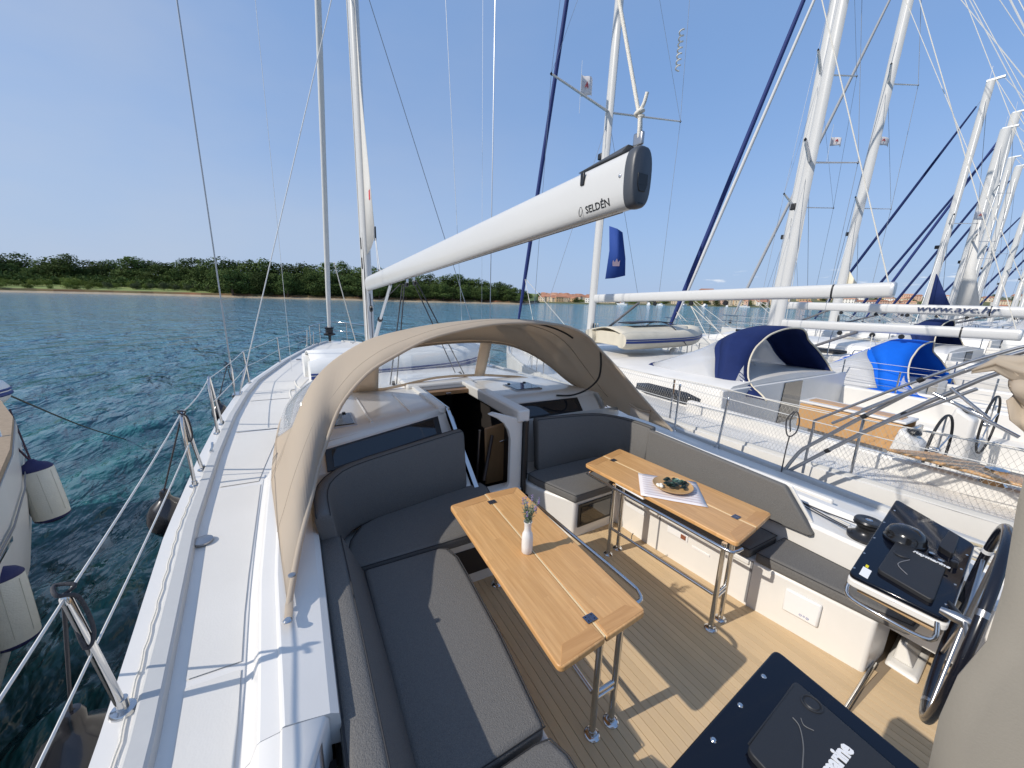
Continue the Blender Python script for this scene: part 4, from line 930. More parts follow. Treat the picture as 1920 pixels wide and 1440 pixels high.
# ================================================================ sprayhood
def hood(name, arcs, label, cat, loc, T, mt, pipe, win, seam, group=None, side_win=None, under=None, frame_m=STEELD, par=None, wu=((.085, .285), (.325, .56), (.595, .97)), detail=True):
    t = par if par is not None else thing(name, label, cat, loc, group)
    if par is not None: t = mesh(name, [T(Vector(p)) for p in []] or [(0, 0, 0)], [], mt, par) if False else par
    N = 97 if detail else 49; A = [resample([T(Vector(p)) for p in a], N) for a in arcs[:4]]
    fine = resample([T(Vector(p)) for p in arcs[4]], 401); A.append([fine[int(round(400*interp([(0, 0), (.31, .40), (.57, .645), (1, 1)], i/(N-1))))] for i in range(N)])
    # canvas roof: aft edge .. window top
    if not detail:
        A[2] = [a.lerp(b, .30) for a, b in zip(A[1], A[2])]; A[3] = [a.lerp(b, .50) for a, b in zip(A[1], A[3])]
    mid01 = [a.lerp(b, .5)+Vector((0, 0, .012)) for a, b in zip(A[0], A[1])]
    mid12 = [a.lerp(b, .5)+Vector((0, 0, .010)) for a, b in zip(A[1], A[2])]
    rows = [A[0], mid01, A[1], mid12, A[2], A[3]]
    can = loft('canopy', rows, [mt, under] if under else mt, t, smooth=True, solid=.006, autosm=180)
    if under:
        s = can.modifiers['s']; s.material_offset = 0
    tube('edge_piping', A[0], .014, pipe, can, res=8)
    # window band A3 -> A4, canvas between the panes
    def band(nm, u0, u1, v0, v1, m_, lift=0, solid=.004, bul=0):
        i0, i1 = int(round(u0*(N-1))), int(round(u1*(N-1))); rr = []
        for q in range(5):
            v = v0+(v1-v0)*q/4; r_ = []
            for i in range(i0, i1+1):
                p = A[3][i].lerp(A[4][i], v); 
                w = (i-i0)/max(1, i1-i0); b_ = bul*4*w*(1-w)*4*(q/4)*(1-q/4)
                r_.append(p+Vector(((-1 if i < N/2 else 1)*b_*.6, b_*.6, b_*.3+lift)))
            rr.append(r_)
        return loft(nm, rr, m_, can, smooth=True, solid=solid, autosm=180)
    edges = [0]+[e for w in wu for e in w]+[1]
    for i in range(0, len(edges), 2):
        if edges[i+1]-edges[i] > .001: band('canvas_strip', edges[i], edges[i+1], 0, 1, mt)
    for k, (a, b) in enumerate(wu):
        band('window_hem', a, b, 0, .07, mt, 0); band('window_hem', a, b, .93, 1, mt, 0)
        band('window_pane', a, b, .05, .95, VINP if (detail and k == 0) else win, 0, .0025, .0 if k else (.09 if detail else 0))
    if detail:
        for rr, m_ in ((A[1], PIPE), (A[3], CANVD)):
            tube('bow_tube', [p+((T(Vector((1.7, 3.5, 1.0)))-p)*Vector((1, 0, 1))).normalized()*.024 for p in rr[3:(-24 if rr is A[1] else -3)]], .010, m_, t, res=8)
        tube('seam', [p+((p-T(Vector((1.7, 3.5, 1.0))))*Vector((1, 0, 1))).normalized()*.0035 for p in mid01], .002, seam, can, res=5); tube('seam', [p+((p-T(Vector((1.7, 3.5, 1.0))))*Vector((1, 0, 1))).normalized()*.0035 for p in A[2]], .002, seam, can, res=5)
        tube('seam', [p+((T(Vector((1.7, 3.5, 1.0)))-p)*Vector((1, 0, 1))).normalized()*.006 for p in mid12[4:-4]], .005, seam, can, res=6)
    return t, can, A
ARC = [
 [(-.127, 1.70, .848), (-.118, 1.76, .868), (-.076, 2.0, .931), (-.035, 2.22, .965), (.007, 2.42, 1.005), (.06, 2.64, 1.085), (.126, 2.80, 1.185), (.25, 2.93, 1.41), (.45, 2.97, 1.62), (.65, 2.98, 1.735), (.90, 2.99, 1.85), (1.18, 2.99, 1.92), (1.52, 2.99, 1.97), (1.91, 3.01, 1.975), (2.31, 3.05, 1.94), (2.64, 3.1, 1.83), (2.83, 3.12, 1.69), (2.99, 3.0, 1.50), (3.17, 2.80, 1.22), (3.36, 2.49, .88)],
 [(-.235, 3.0, .84), (-.175, 3.06, .96), (-.105, 3.12, 1.14), (.03, 3.2, 1.44), (.14, 3.25, 1.585), (.30, 3.3, 1.70), (.55, 3.35, 1.825), (.83, 3.38, 1.90), (1.2, 3.4, 1.955), (1.7, 3.45, 1.985), (2.2, 3.5, 1.965), (2.6, 3.5, 1.87), (2.9, 3.52, 1.71), (3.1, 3.5, 1.47), (3.3, 3.4, 1.2), (3.46, 3.2, .84)],
 [(-.24, 3.1, .845), (-.172, 3.18, .965), (-.095, 3.25, 1.135), (.045, 3.33, 1.42), (.155, 3.42, 1.55), (.32, 3.55, 1.67), (.56, 3.7, 1.77), (.9, 3.9, 1.82), (1.3, 3.92, 1.875), (1.75, 3.94, 1.89), (2.2, 3.96, 1.87), (2.6, 3.98, 1.77), (2.9, 4.0, 1.60), (3.15, 4.0, 1.38), (3.36, 3.9, 1.1), (3.52, 3.6, .84)],
 [(-.242, 3.2, .85), (-.168, 3.30, .965), (-.085, 3.38, 1.12), (.06, 3.46, 1.38), (.175, 3.56, 1.47), (.32, 3.7, 1.545), (.50, 3.85, 1.60), (.72, 3.96, 1.64), (.95, 4.0, 1.675), (1.4, 4.0, 1.715), (1.85, 4.02, 1.715), (2.25, 4.04, 1.66), (2.6, 4.05, 1.52), (2.9, 4.06, 1.34), (3.15, 4.05, 1.15), (3.38, 3.95, .98), (3.53, 3.66, .84)],
 [(-.25, 3.36, .83), (-.24, 3.9, .86), (-.20, 4.4, .93), (-.08, 4.75, 1.02), (.12, 4.80, 1.06), (.40, 4.66, 1.085), (.72, 4.56, 1.098), (.95, 4.55, 1.105), (1.5, 4.62, 1.165), (2.1, 4.70, 1.14), (2.5, 4.70, 1.10), (2.8, 4.65, 1.07), (3.1, 4.5, 1.0), (3.35, 4.25, .92), (3.5, 3.95, .84), (3.56, 3.66, .80)]]
hd, can, HA = hood('sprayhood', ARC, 'beige canvas sprayhood with clear windows arching over the companionway', 'sprayhood', (1.7, 3.4, .85), lambda v: v, CANV, CANV, VIN, CANVD)
# starboard skirt with its small pocket window, dark frame tube
N = len(HA[0])
sk0 = HA[0][-9:]; sk1 = HA[1][-9:]
pk = [Vector((3.205, 2.93, 1.03)), Vector((3.30, 2.75, .99)), Vector((3.34, 2.78, .89)), Vector((3.255, 2.98, .92))]
nrm = Vector((-.6, -.3, .4)).normalized()
hexa('pocket_window', [p+nrm*.03 for p in pk], [p+nrm*.035 for p in pk], mat('pocket_clear', (.55, .52, .48), .3), can)
tube('pocket_flap', [pk[0]+nrm*.045+Vector((0, .02, .03)), pk[0].lerp(pk[1], .5)+nrm*.05+Vector((0, 0, .005)), pk[1]+nrm*.045+Vector((0, -.02, .03))], .012, CANVD, can, sm=4)
tube('frame_tube', [(2.86, 3.12, 1.66), (2.90, 3.14, 1.48), (2.92, 3.2, 1.32), (2.86, 3.32, 1.18), (2.76, 3.45, 1.10), (2.62, 3.55, 1.09)], .011, RUB, hd, sm=6)
tube('frame_tube', [(.0, 3.35, .90), (.10, 3.22, 1.0), (.06, 2.9, .93)], .011, STEEL, hd, sm=5)
box('frame_bracket', (.0, .10), (2.98, 3.1), (.865, .90), STEELD, hd, bevel=.01)
lathe('bracket_knob', [(0, .02), (.022, .018), (.025, 0)], (.055, 2.97, .90), BLACK, hd, res=14)
tube('strap', [(-.122, 1.72, .862), (-.125, 1.66, .855), (-.128, 1.60, .862)], .016, CANV, hd, ry=.004); lathe('snap_hook', [(.012, -.006), (.018, 0), (.012, .006)], (-.128, 1.61, .866), STEEL, hd, res=12)
lathe('grommet', [(.008, .004), (.016, .002), (.016, -.004)], (-.105, 1.79, .945), STEELD, hd, res=12)
# little bungee hooks tying the port edge down
tube('rope_loop', [(-.06, 4.95, 1.10), (-.10, 4.75, 1.13), (-.08, 4.45, 1.10), (-.03, 4.35, 1.10), (.01, 4.5, 1.12), (.0, 4.8, 1.14), (-.03, 5.05, 1.12), (-.05, 5.2, 1.15)], .009, ROPEW, hd, sm=5)

# ================================================================ boom
bo = thing('boom', 'white oval boom reaching aft over the cockpit with lettering near its dark end cap', 'boom', (1.28, 7.85, 2.35))
def bsec(y):
    t = (y-1.33)/(7.8-1.33); return 1.275, (2.554+.02)*(1-t)+2.25*t, (2.795)*(1-t)+2.50*t
def bring(y, s=1.0, w=.052):
    x, z0, z1 = bsec(y); c = (z0+z1)/2; h = (z1-z0)/2*s; P = []
    for k in range(28):
        a = 2*math.pi*k/28; ca, sa = math.cos(a), math.sin(a)
        P.append((x+w*s*math.copysign(abs(ca)**.62, ca), y, c+h*math.copysign(abs(sa)**.80, sa)))
    return P
bmesh_ = loft('boom_section', [bring(y) for y in np.linspace(7.82, 1.262, 14)], ALUW, bo, closed=True, cap=True, autosm=60)
x_, z0_, z1_ = bsec(1.33)
for s_ in (-1, 1):
    tube('groove', [(1.275+s_*.018, y, bsec(y)[1]+.002) for y in (7.8, 1.34)], .0035, mat('bronze_shadow', (.22, .19, .15), .5), bmesh_, res=5)
cap_ = loft('end_cap', [bring(1.275, 1.035), bring(1.262, 1.05), bring(1.238, 1.05), bring(1.228, 1.0), bring(1.225, .94)], mat('dark_grey_nylon', (.055, .062, .075), .42, bump=.03, bscale=120), bo, closed=True, cap=True, autosm=60)
box('recess_shade', (1.247, 1.303), (1.2215, 1.226), (2.655, 2.70), BLACK, cap_, bevel=.002)  # black plates on the cap face, painted as the shade of a recess
hexa('recess_shade', [(1.247, 1.221, 2.657), (1.303, 1.221, 2.657), (1.292, 1.221, 2.632), (1.258, 1.221, 2.632)], [(1.247, 1.226, 2.657), (1.303, 1.226, 2.657), (1.292, 1.226, 2.632), (1.258, 1.226, 2.632)], BLACK, cap_, bevel=.006)
box('cap_slot', (1.262, 1.288), (1.224, 1.236), (2.586, 2.592), BLACK, cap_)
hexa('end_cap_tongue', [(1.25, 1.33, 2.80), (1.30, 1.33, 2.80), (1.30, 1.62, 2.79), (1.25, 1.62, 2.79)], [(1.255, 1.30, 2.825), (1.295, 1.30, 2.825), (1.295, 1.55, 2.80), (1.255, 1.55, 2.80)], MATS['dark_grey_nylon'], bo, bevel=.004)
box('eye', (1.267, 1.283), (1.24, 1.29), (2.81, 2.86), STEELD, bo, bevel=.006)
box('clip', (1.218, 1.228), (1.53, 1.555), (2.715, 2.77), BLACK, bo, bevel=.003)
lathe('rivet', [(0, .003), (.006, .002), (.008, 0)], (1.222, 1.30, 2.70), STEEL, bo, res=10, M=Matrix.Rotation(R(-90), 3, 'Y'))
Mt = frame((1.2290, 1.435, 2.607), (0, -1, .05), (-.0125, 0, .04))
text('lettering', 'SELDÉN', .044, Mt, INK, bmesh_, ext=.0004, bold=.0006, sx=1.05)
def ring(name, c, rx, rz, th, mt, par, n=24):
    P = [Vector(c)+Vector((0, rx*math.cos(2*math.pi*k/n), rz*math.sin(2*math.pi*k/n))) for k in range(n)]; return tube(name, P, th, mt, par, res=6, closed=True)
ring('logo', (1.2262, 1.548, 2.602), .012, .020, .0014, INK, bmesh_); tube('logo', [(1.2265, 1.553, 2.622), (1.2265, 1.542, 2.622)], .002, INK, bmesh_)
for y in (4.85, 5.0): loft('boom_band', [bring(y, 1.01), bring(y-.03, 1.01)], ALU, bo, closed=True) if False else None
for y in (4.98, 4.68): box('sheet_hanger', (1.262, 1.292), (y-.03, y+.03), (bsec(y)[1]-.05, bsec(y)[1]+.004), STEEL, bo, bevel=.006)
# topping lift with bowline
tl = thing('topping_lift', 'thick white rope with a bowline holding up the end of the boom', 'rope', (1.276, 1.265, 2.85))
tube('rope', [(1.276, 1.275, 2.925), (1.277, 1.44, 3.39), (1.29, 3.0, 7.8), (1.3, 6.4, 17)], .0078, ROPEW, tl)
tube('rope_loop', [(1.276, 1.272, 2.93), (1.270, 1.262, 2.88), (1.272, 1.262, 2.845), (1.279, 1.265, 2.84), (1.284, 1.268, 2.87), (1.278, 1.270, 2.93)], .0075, ROPEW, tl, sm=5)
tube('knot', [(1.268, 1.272, 2.915), (1.284, 1.262, 2.92), (1.285, 1.285, 2.925), (1.266, 1.285, 2.93), (1.267, 1.262, 2.935), (1.286, 1.265, 2.94), (1.282, 1.285, 2.945), (1.268, 1.28, 2.93)], .0075, ROPEW, tl, sm=5)
tube('rope_end', [(1.278, 1.275, 2.94), (1.284, 1.262, 2.965), (1.288, 1.255, 3.0)], .0075, ROPEW, tl, sm=4)

# ================================================================ inflatable lying across the coachroof
def tender(name, c, ang, Lh, Wd, rad, mt, label, deckm, group=None, word=None, sc=1):
    t = thing(name, label, 'dinghy', c, group); M = Matrix.Translation(Vector(c)) @ Matrix.Rotation(ang, 4, 'Z')
    def w(p): return M @ Vector(p)
    # keel-up: hull plate with side tubes showing below
    P = [(-Lh, -Wd, 0), (-Lh*.3, -Wd, 0), (Lh*.45, -Wd*.95, .02), (Lh*.85, -Wd*.5, .06), (Lh, 0, .08), (Lh*.85, Wd*.5, .06), (Lh*.45, Wd*.95, .02), (-Lh*.3, Wd, 0), (-Lh, Wd, 0)]
    Q = smoothpts([w(p) for p in P], 5); tp = [1]*len(Q); tp[0] = .8; tp[-1] = .8; tp[1] = .95; tp[-2] = .95
    tube('side_tube', Q, rad, mt, t, res=14, taper=tp)
    for dzz, th in ((-.02, .014), (.03, .008)):
        out = []
        for i_, p in enumerate(Q):
            tg = (Q[min(len(Q)-1, i_+1)]-Q[max(0, i_-1)]); nn = Vector((tg.y, -tg.x, 0)).normalized(); out.append(p+nn*rad*.985*tp[i_]+Vector((0, 0, dzz)))
        tube('rubbing_strip', out, th, STRIPE, t, res=6, ry=th*1.7)
    rows = []
    for u in np.linspace(-1, 1, 13):
        x = Lh*(.98*u if u < 0 else .93*u); k = (1-max(0, (u-.2)/.8)**2.2); ww = Wd*.98*max(.05, k)
        rows.append([w((x, ww*v, rad*.8+.11*(1-abs(v)**1.6)*(.5+.5*k)+.02*u)) for v in np.linspace(-1, 1, 9)])
    loft('bottom_skin', rows, deckm, t, smooth=True, solid=.02)
    hexa('transom', [w((-Lh*.93, s*Wd, z)) for s, z in ((-1, -rad*.7), (1, -rad*.7), (1, rad*.8), (-1, rad*.8))], [w((-Lh*.89, s*Wd, z)) for s, z in ((-1, -rad*.7), (1, -rad*.7), (1, rad*.8), (-1, rad*.8))], deckm, t, bevel=.01)
    for v in (-.45, .45): tube('grab_rope', [w((-.5*Lh, Wd*v*2.2, rad*.7)), w((0, Wd*v*2.35, rad*.5)), w((.4*Lh, Wd*v*2.1, rad*.75))], .008, ROPEW, t, sm=4)
    return t, w
td, w_ = tender('inflatable_dinghy', (1.52, 6.55, 1.06), R(4), 1.42, .42, .235, HYP, 'white inflatable dinghy with navy stripes stowed upside down in front of the sprayhood', HYP)
text('lettering', 'YaLi', .10, frame(w_((.45, -.668, -.02)), (1, .05, 0), (0, .0, 1)), INK, td, ext=.002, font_shear=.3)
ring_ = None

# ================================================================ cushions
def cushion(name, poly, z0, z1, label, group, bev=.028, tilt=None, mt=CUSH, wav=0):
    t = None
    n = len(poly); cx = sum(p[0] for p in poly)/n; cy = sum(p[1] for p in poly)/n
    V = [(x, y, z0) for x, y in poly]+[(x, y, (z1(x, y) if callable(z1) else z1)) for x, y in poly]
    t = thing(name, label, 'cushion', (cx, cy, z0), group)
    F = [tuple(reversed(range(n))), tuple(range(n, 2*n))]+[(i, (i+1) % n, n+(i+1) % n, n+i) for i in range(n)]
    o = mesh('cover', V, F, mt, t, bevel=bev, seg=4)
    tube('piping', smoothpts([Vector((x+(cx-x)*.008, y+(cy-y)*.008, (z1(x, y) if callable(z1) else z1)-bev*.3)) for x, y in poly], 1, True), .0035, PIPE, o, res=6, closed=True)
    return t
G1 = 'charcoal cockpit cushions'
cushion('seat_cushion', [(.25, .985), (.775, 1.0), (.822, 1.5), (.845, 2.0), (.85, 2.18), (.82, 2.30), (.76, 2.335), (.26, 2.34)], .37, .455, 'long charcoal seat cushion along the port side, half in sunlight', G1)
cushion('seat_cushion', [(.24, -1.4), (.80, -1.4), (.82, .3), (.80, .88), (.77, .965), (.70, .975), (.25, .962)], .37, .455, 'charcoal seat cushion at the bottom edge, aft of the long port one', G1)
cushion('seat_cushion', [(.17, 2.365), (.80, 2.365), (1.28, 2.37), (1.36, 2.42), (1.46, 3.0), (1.44, 3.10), (1.34, 3.10), (.45, 2.93), (.32, 2.86), (.22, 2.7), (.17, 2.5)], .37, .46, 'charcoal corner seat cushion in front of the port forward backrest', G1)
cushion('seat_cushion', [(2.10, 2.47), (2.62, 2.49), (3.14, 2.49), (3.14, 2.95), (3.02, 3.1), (2.06, 3.09), (1.94, 3.06), (1.965, 2.9)], .37, .46, 'charcoal seat cushion beside the companionway, on the locker with the dark window', G1)
cushion('seat_cushion', [(2.755, 1.275), (3.13, 1.275), (3.13, 2.46), (2.645, 2.46), (2.66, 2.1)], .37, .46, 'charcoal seat cushion half hidden behind the table with the bowl', G1)
cushion('seat_cushion', [(2.86, .60), (2.90, .45), (3.15, .45), (3.15, 1.245), (2.765, 1.245)], .37, .46, 'charcoal seat cushion in the sun beside the black instrument console', G1)
def backrest(name, path, w, z0, z1f, label, bev=.03, lean=0.0):
    """path = list of (x,y) along the front face, w = thickness to the left of travel"""
    P = [Vector((x, y, 0)) for x, y in path]; n = len(P); L_ = []; R_ = []
    for i in range(n):
        d = (P[min(n-1, i+1)]-P[max(0, i-1)]).normalized(); nn = Vector((-d.y, d.x, 0)); L_.append((P[i], nn))
    t = thing(name, label, 'cushion', (sum(p.x for p in P)/n, sum(p.y for p in P)/n, z0), G1)
    rows = []
    for i, (p, nn) in enumerate(L_):
        z1 = z1f(p.x, p.y); c = []
        for (a, z) in ((.012, z0), (0, z0+.03), (lean*.5, (z0+z1)/2), (lean, z1-.03), (lean+.012, z1-.008), (lean+.035, z1), (lean+w-.035, z1), (lean+w-.01, z1-.01), (lean+w, z1-.035), (w*.9+lean*.5, (z0+z1)/2), (w*.9, z0)):
            c.append(p+nn*a+Vector((0, 0, z)))
        rows.append(c)
    # soft rounded ends
    def shrink(r, d, k): m_ = sum(r, Vector())/len(r); return [m_+(q-m_)*k+d for q in r]
    d0 = (P[0]-P[1]).normalized(); d1 = (P[-1]-P[-2]).normalized()
    rows = [shrink(rows[0], d0*.014, .80), shrink(rows[0], d0*.009, .93)]+rows+[shrink(rows[-1], d1*.009, .93), shrink(rows[-1], d1*.014, .80)]
    V, F = loftvf(rows, True); m_ = len(rows[0]); F += [tuple(range(m_)), tuple(reversed(range((len(rows)-1)*m_, len(rows)*m_)))]
    o = mesh('cover', V, F, CUSH, t, smooth=True, autosm=70)
    tube('piping', [r[4]+Vector((0, 0, .002)) for r in rows[1:-1]], .0035, PIPE, o, res=6); tube('piping', [r[7]+Vector((0, 0, .002)) for r in rows[1:-1]], .0035, PIPE, o, res=6)
    return t
zport = None
backrest('backrest_cushion', [(.285, -1.3), (.285, 0), (.285, 1.0), (.285, 1.6), (.280, 2.32)], .138, .36, lambda x, y: .752, 'long charcoal backrest cushion running down the port side with its sunlit top', lean=.128)
backrest('backrest_cushion', [tuple(v)[:2] for v in resample([(.155, 2.33, 0), (.16, 2.6, 0), (.21, 2.76, 0), (.34, 2.87, 0), (.7, 2.95, 0), (1.27, 3.05, 0)], 22)], .10, .44, lambda x, y: interp([(0, .90), (.3, .93), (1.2, 1.0)], x), 'shaded charcoal backrest cushion curving round the port forward corner', lean=.05)
backrest('backrest_cushion', [tuple(v)[:2] for v in resample([(2.10, 3.06, 0), (2.5, 3.08, 0), (2.85, 3.06, 0), (3.03, 2.96, 0), (3.10, 2.80, 0), (3.11, 2.62, 0)], 22)], .10, .44, lambda x, y: interp([(2.0, 1.0), (2.9, .94), (3.2, .89)], x), 'shaded charcoal backrest cushion curving round the starboard forward corner', lean=.05)
def board():
    t = thing('backrest_cushion', 'flat charcoal backrest panel in full sun with a slanted end, beyond the starboard table', 'cushion', (3.15, 2, .5), G1)
    f = [(2.60, .89), (1.30, .865), (1.06, .585), (1.09, .565), (2.60, .47)]
    front = [(3.115+.0*(z-.5)+.03*(z-.5), y, z) for y, z in f]; back = [(p[0]+.055, p[1], p[2]) for p in front]
    hexa('cover', front, back, CUSH, t, bevel=.014, seg=3)
    b2 = [(3.19+.03*(z-.5), y-.02, z-.012) for y, z in f]; hexa('backing_board', b2, [(p[0]+.018, p[1], p[2]) for p in b2], GEL, t, bevel=.004)
board()

# ================================================================ tables
def cround(quad, rad, n=5, which=(0, 1, 2, 3)):
    P = []
    q = [Vector(p) for p in quad]
    for i in range(4):
        if i not in which: P.append(tuple(q[i])); continue
        a = (q[i-1]-q[i]).normalized(); b = (q[(i+1) % 4]-q[i]).normalized()
        for k in range(n+1):
            t = k/n; p0 = q[i]+a*rad; p1 = q[i]+b*rad
            P.append(tuple((1-t)**2*p0+2*t*(1-t)*q[i]+t*t*p1))
    return P
ZT = .70
def leaf(t, nl, nr, fr_, fl, outer, mirror=False):
    """corners near-left, near-right, far-right, far-left (x,y)"""
    quad = [nl, nr, fr_, fl]; P = cround(quad, .035, 5, outer)
    body = prism('leaf', [p for p in P], ZT-.032, ZT, TEAKT, t, bevel=.007, seg=3)
    nl, nr, fr_, fl = map(Vector, (nl, nr, fr_, fl))
    for (a, b, c, d) in ((nl, nr, fl, fr_), (fr_, fl, nr, nl)):
        e = .006; u = (b-a); wv = u.length; u.normalize(); v = ((c-a).normalized()+(d-b).normalized()).normalized()
        dpt = .085; o0 = a+u*.010+v*.010; o1 = b-u*.010+v*.010; i1 = b-u*.070+v*dpt; i0 = a+u*.070+v*dpt
        if a in (nl,):   # mitre only at the free outer side
            pass
        lf, rt_ = (.06, .012) if (0 in outer and a == nl) or (2 in outer and a == fr_ and False) else (.012, .06)
        if a == nl: lf, rt_ = (.065, .006) if 0 in outer else (.006, .065)
        else: lf, rt_ = (.065, .006) if 2 in outer else (.006, .065)
        i0 = a+u*(.010+lf)+v*dpt; i1 = b-u*(.010+rt_)+v*dpt
        q = [o0, o1, i1, i0]; hexa('end_board', [(p.x, p.y, ZT-.004) for p in q], [(p.x, p.y, ZT+.0018) for p in q], TEAKE, body, bevel=.0008, seg=1)
    return body
def hinge(t, c, ang, blue=False):
    M = Matrix.Translation(Vector((c[0], c[1], ZT+.0025))) @ Matrix.Rotation(R(ang), 4, 'Z')
    parts = []
    for sx_ in (-1, 1):
        v, f = boxvf(*(sorted((sx_*.004, sx_*.030))), -.022, .022, 0, .003); parts.append(xf((v, f), M))
    v, f = tubevf([(0, -.022, .003), (0, .022, .003)], .0035, 8); parts.append(xf((v, f), M))
    h = multi('hinge', parts, mat('hinge_steel', (.16, .18, .24), .25, metal=.9), t, bevel=0)
    for a, b in ((-.018, -.012), (-.018, .012), (.018, -.012), (.018, .012)):
        p = M @ Vector((a, b, .003)); lathe('screw', [(0, .001), (.004, .0006), (.0045, -.001)], p, BLACK, h, res=8)
def leg(t, x, y, zt=ZT-.03, r=.0165):
    l = tube('leg', [(x, y, .01), (x, y, zt)], r, STEEL, t, res=14)
    lathe('foot_plate', [(.018, .03), (.02, .012), (.036, .010), (.042, .004), (.042, 0)], (x, y, .0), STEEL, l, res=20); return l
t1 = thing('cockpit_table', 'teak folding cockpit table with the white vase of lavender on it', 'table', (1.15, 1.75, 0), 'teak cockpit tables')
leaf(t1, (.841, 1.012), (1.114, 1.037), (1.180, 2.462), (.882, 2.430), (0, 3)); leaf(t1, (1.124, 1.038), (1.408, 1.061), (1.474, 2.462), (1.190, 2.472), (1, 2))
prism('maple_inlay', [(1.1155, 1.045), (1.1235, 1.045), (1.1895, 2.465), (1.1815, 2.465)], ZT-.012, ZT-.001, TEAKL, t1)
prism('maple_inlay', [(2.658, 1.222), (2.666, 1.223), (2.558, 2.63), (2.550, 2.627)], ZT-.012, ZT-.001, TEAKL, t2) if False else None
hinge(t1, (1.123, 1.155), 2); hinge(t1, (1.180, 2.33), 2)
for x, y in ((1.166, 1.116), (1.30, 1.119), (1.215, 2.30), (1.345, 2.30)): leg(t1, x, y)
def rail(t, P, r=.0115): tube('hand_rail', P, r, STEEL, t, res=10, sm=5)
rail(t1, [(1.36, 1.165, .662), (1.46, 1.15, .66), (1.505, 1.20, .66), (1.515, 1.30, .66), (1.505, 1.8, .66), (1.498, 2.25, .66), (1.46, 2.33, .66), (1.36, 2.34, .662)])
rail(t1, [(1.166, 1.14, .25), (1.19, 1.7, .25), (1.215, 2.28, .25)]); rail(t1, [(1.166, 1.116, .27), (1.30, 1.119, .27)]); rail(t1, [(1.166, 1.116, .235), (1.30, 1.119, .235)])
t2 = thing('cockpit_table', 'teak folding cockpit table with the wooden bowl on a napkin', 'table', (2.6, 1.9, 0), 'teak cockpit tables')
leaf(t2, (2.361, 1.170), (2.656, 1.215), (2.548, 2.628), (2.261, 2.562), (0, 3)); leaf(t2, (2.667, 1.218), (2.952, 1.268), (2.836, 2.700), (2.559, 2.632), (1, 2))
prism('maple_inlay', [(2.6565, 1.222), (2.6665, 1.223), (2.5585, 2.63), (2.5485, 2.627)], ZT-.012, ZT-.001, TEAKL, t2); hinge(t2, (2.655, 1.36), 5); hinge(t2, (2.562, 2.50), 5)
for x, y in ((2.338, 1.24), (2.477, 1.259), (2.262, 2.17), (2.395, 2.19)): leg(t2, x, y)
rail(t2, [(2.40, 1.16, .655), (2.33, 1.165, .655), (2.296, 1.21, .655), (2.27, 1.6, .655), (2.215, 2.38, .655), (2.23, 2.46, .655), (2.31, 2.49, .655)])
rail(t2, [(2.338, 1.26, .26), (2.30, 1.7, .26), (2.262, 2.15, .26)]); rail(t2, [(2.338, 1.24, .28), (2.477, 1.259, .28)]); rail(t2, [(2.338, 1.24, .245), (2.477, 1.259, .245)])
tube('hook', [(2.285, 1.95, .27), (2.285, 1.95, .31), (2.285, 1.94, .335)], .004, STEEL, t2)
prism('under_bracket', [(2.30, 2.2), (2.50, 2.2), (2.52, 1.9), (2.31, 1.9)], ZT-.05, ZT-.034, WHT, t2, bevel=.004)

# vase with lavender
ZV = ZT+.0005
va = thing('flower_vase', 'small white bottle vase standing on the near table', 'vase', (1.112, 1.72, ZT))
C0 = (1.112, 1.72, ZV)
lathe('bottle', [(0, 0), (.028, .0), (.033, .006), (.034, .05), (.034, .10), (.031, .125), (.022, .145), (.0205, .155), (.0215, .19), (.026, .203), (.026, .207), (.022, .205), (.018, .19), (.0, .16)], C0, mat('white_ceramic', (.76, .75, .73), .3, coat=.3, bump=.02, bscale=40), va, res=28)
fl = thing('lavender_bunch', 'little bunch of lavender and grey-green leaves in the white vase', 'flowers', (1.112, 1.72, ZV+.19))
LAV = mat('lavender_purple', (.26, .20, .40), .9); STEMM = mat('sage_leaf', (.16, .21, .13), .8, var=.5, vscale=60, dark=(.26, .30, .24))
rr = random.Random(4)
for k in range(17):
    a = rr.uniform(0, 6.28); s = rr.uniform(.012, .062); h = rr.uniform(.07, .185); tip = Vector((C0[0]+math.cos(a)*s, C0[1]+math.sin(a)*s, C0[2]+.2+h*(1-s*3)))
    base = Vector((C0[0], C0[1], C0[2]+.185)); mid = base.lerp(tip, .5)+Vector((0, 0, .01)); st = tube('stem', smoothpts([base, mid, tip], 3), .0013, STEMM, fl, res=5)
    lv = []
    for j in range(14):
        t = rr.uniform(.12, .85); p = base.lerp(tip, t)+Vector((0, 0, .008)); aa = rr.uniform(0, 6.28); d = Vector((math.cos(aa), math.sin(aa), rr.uniform(.1, .9))).normalized(); ln = rr.uniform(.018, .032)
        s_ = d.cross(Vector((0, 0, 1))).normalized()*.0042; lv.append(([p, p+d*ln*.5+s_, p+d*ln, p+d*ln*.5-s_], [(0, 1, 2, 3)]))
    multi('leaves', lv, STEMM, st)
    if k % 2 == 0:
        bl = []
        for j in range(16):
            p = tip+Vector((rr.gauss(0, .003), rr.gauss(0, .003), rr.uniform(-.03, .012))); bl.append(lathevf([(0, -.003), (.0033, 0), (0, .003)], p, 5))
        multi('blossom', bl, LAV, st)
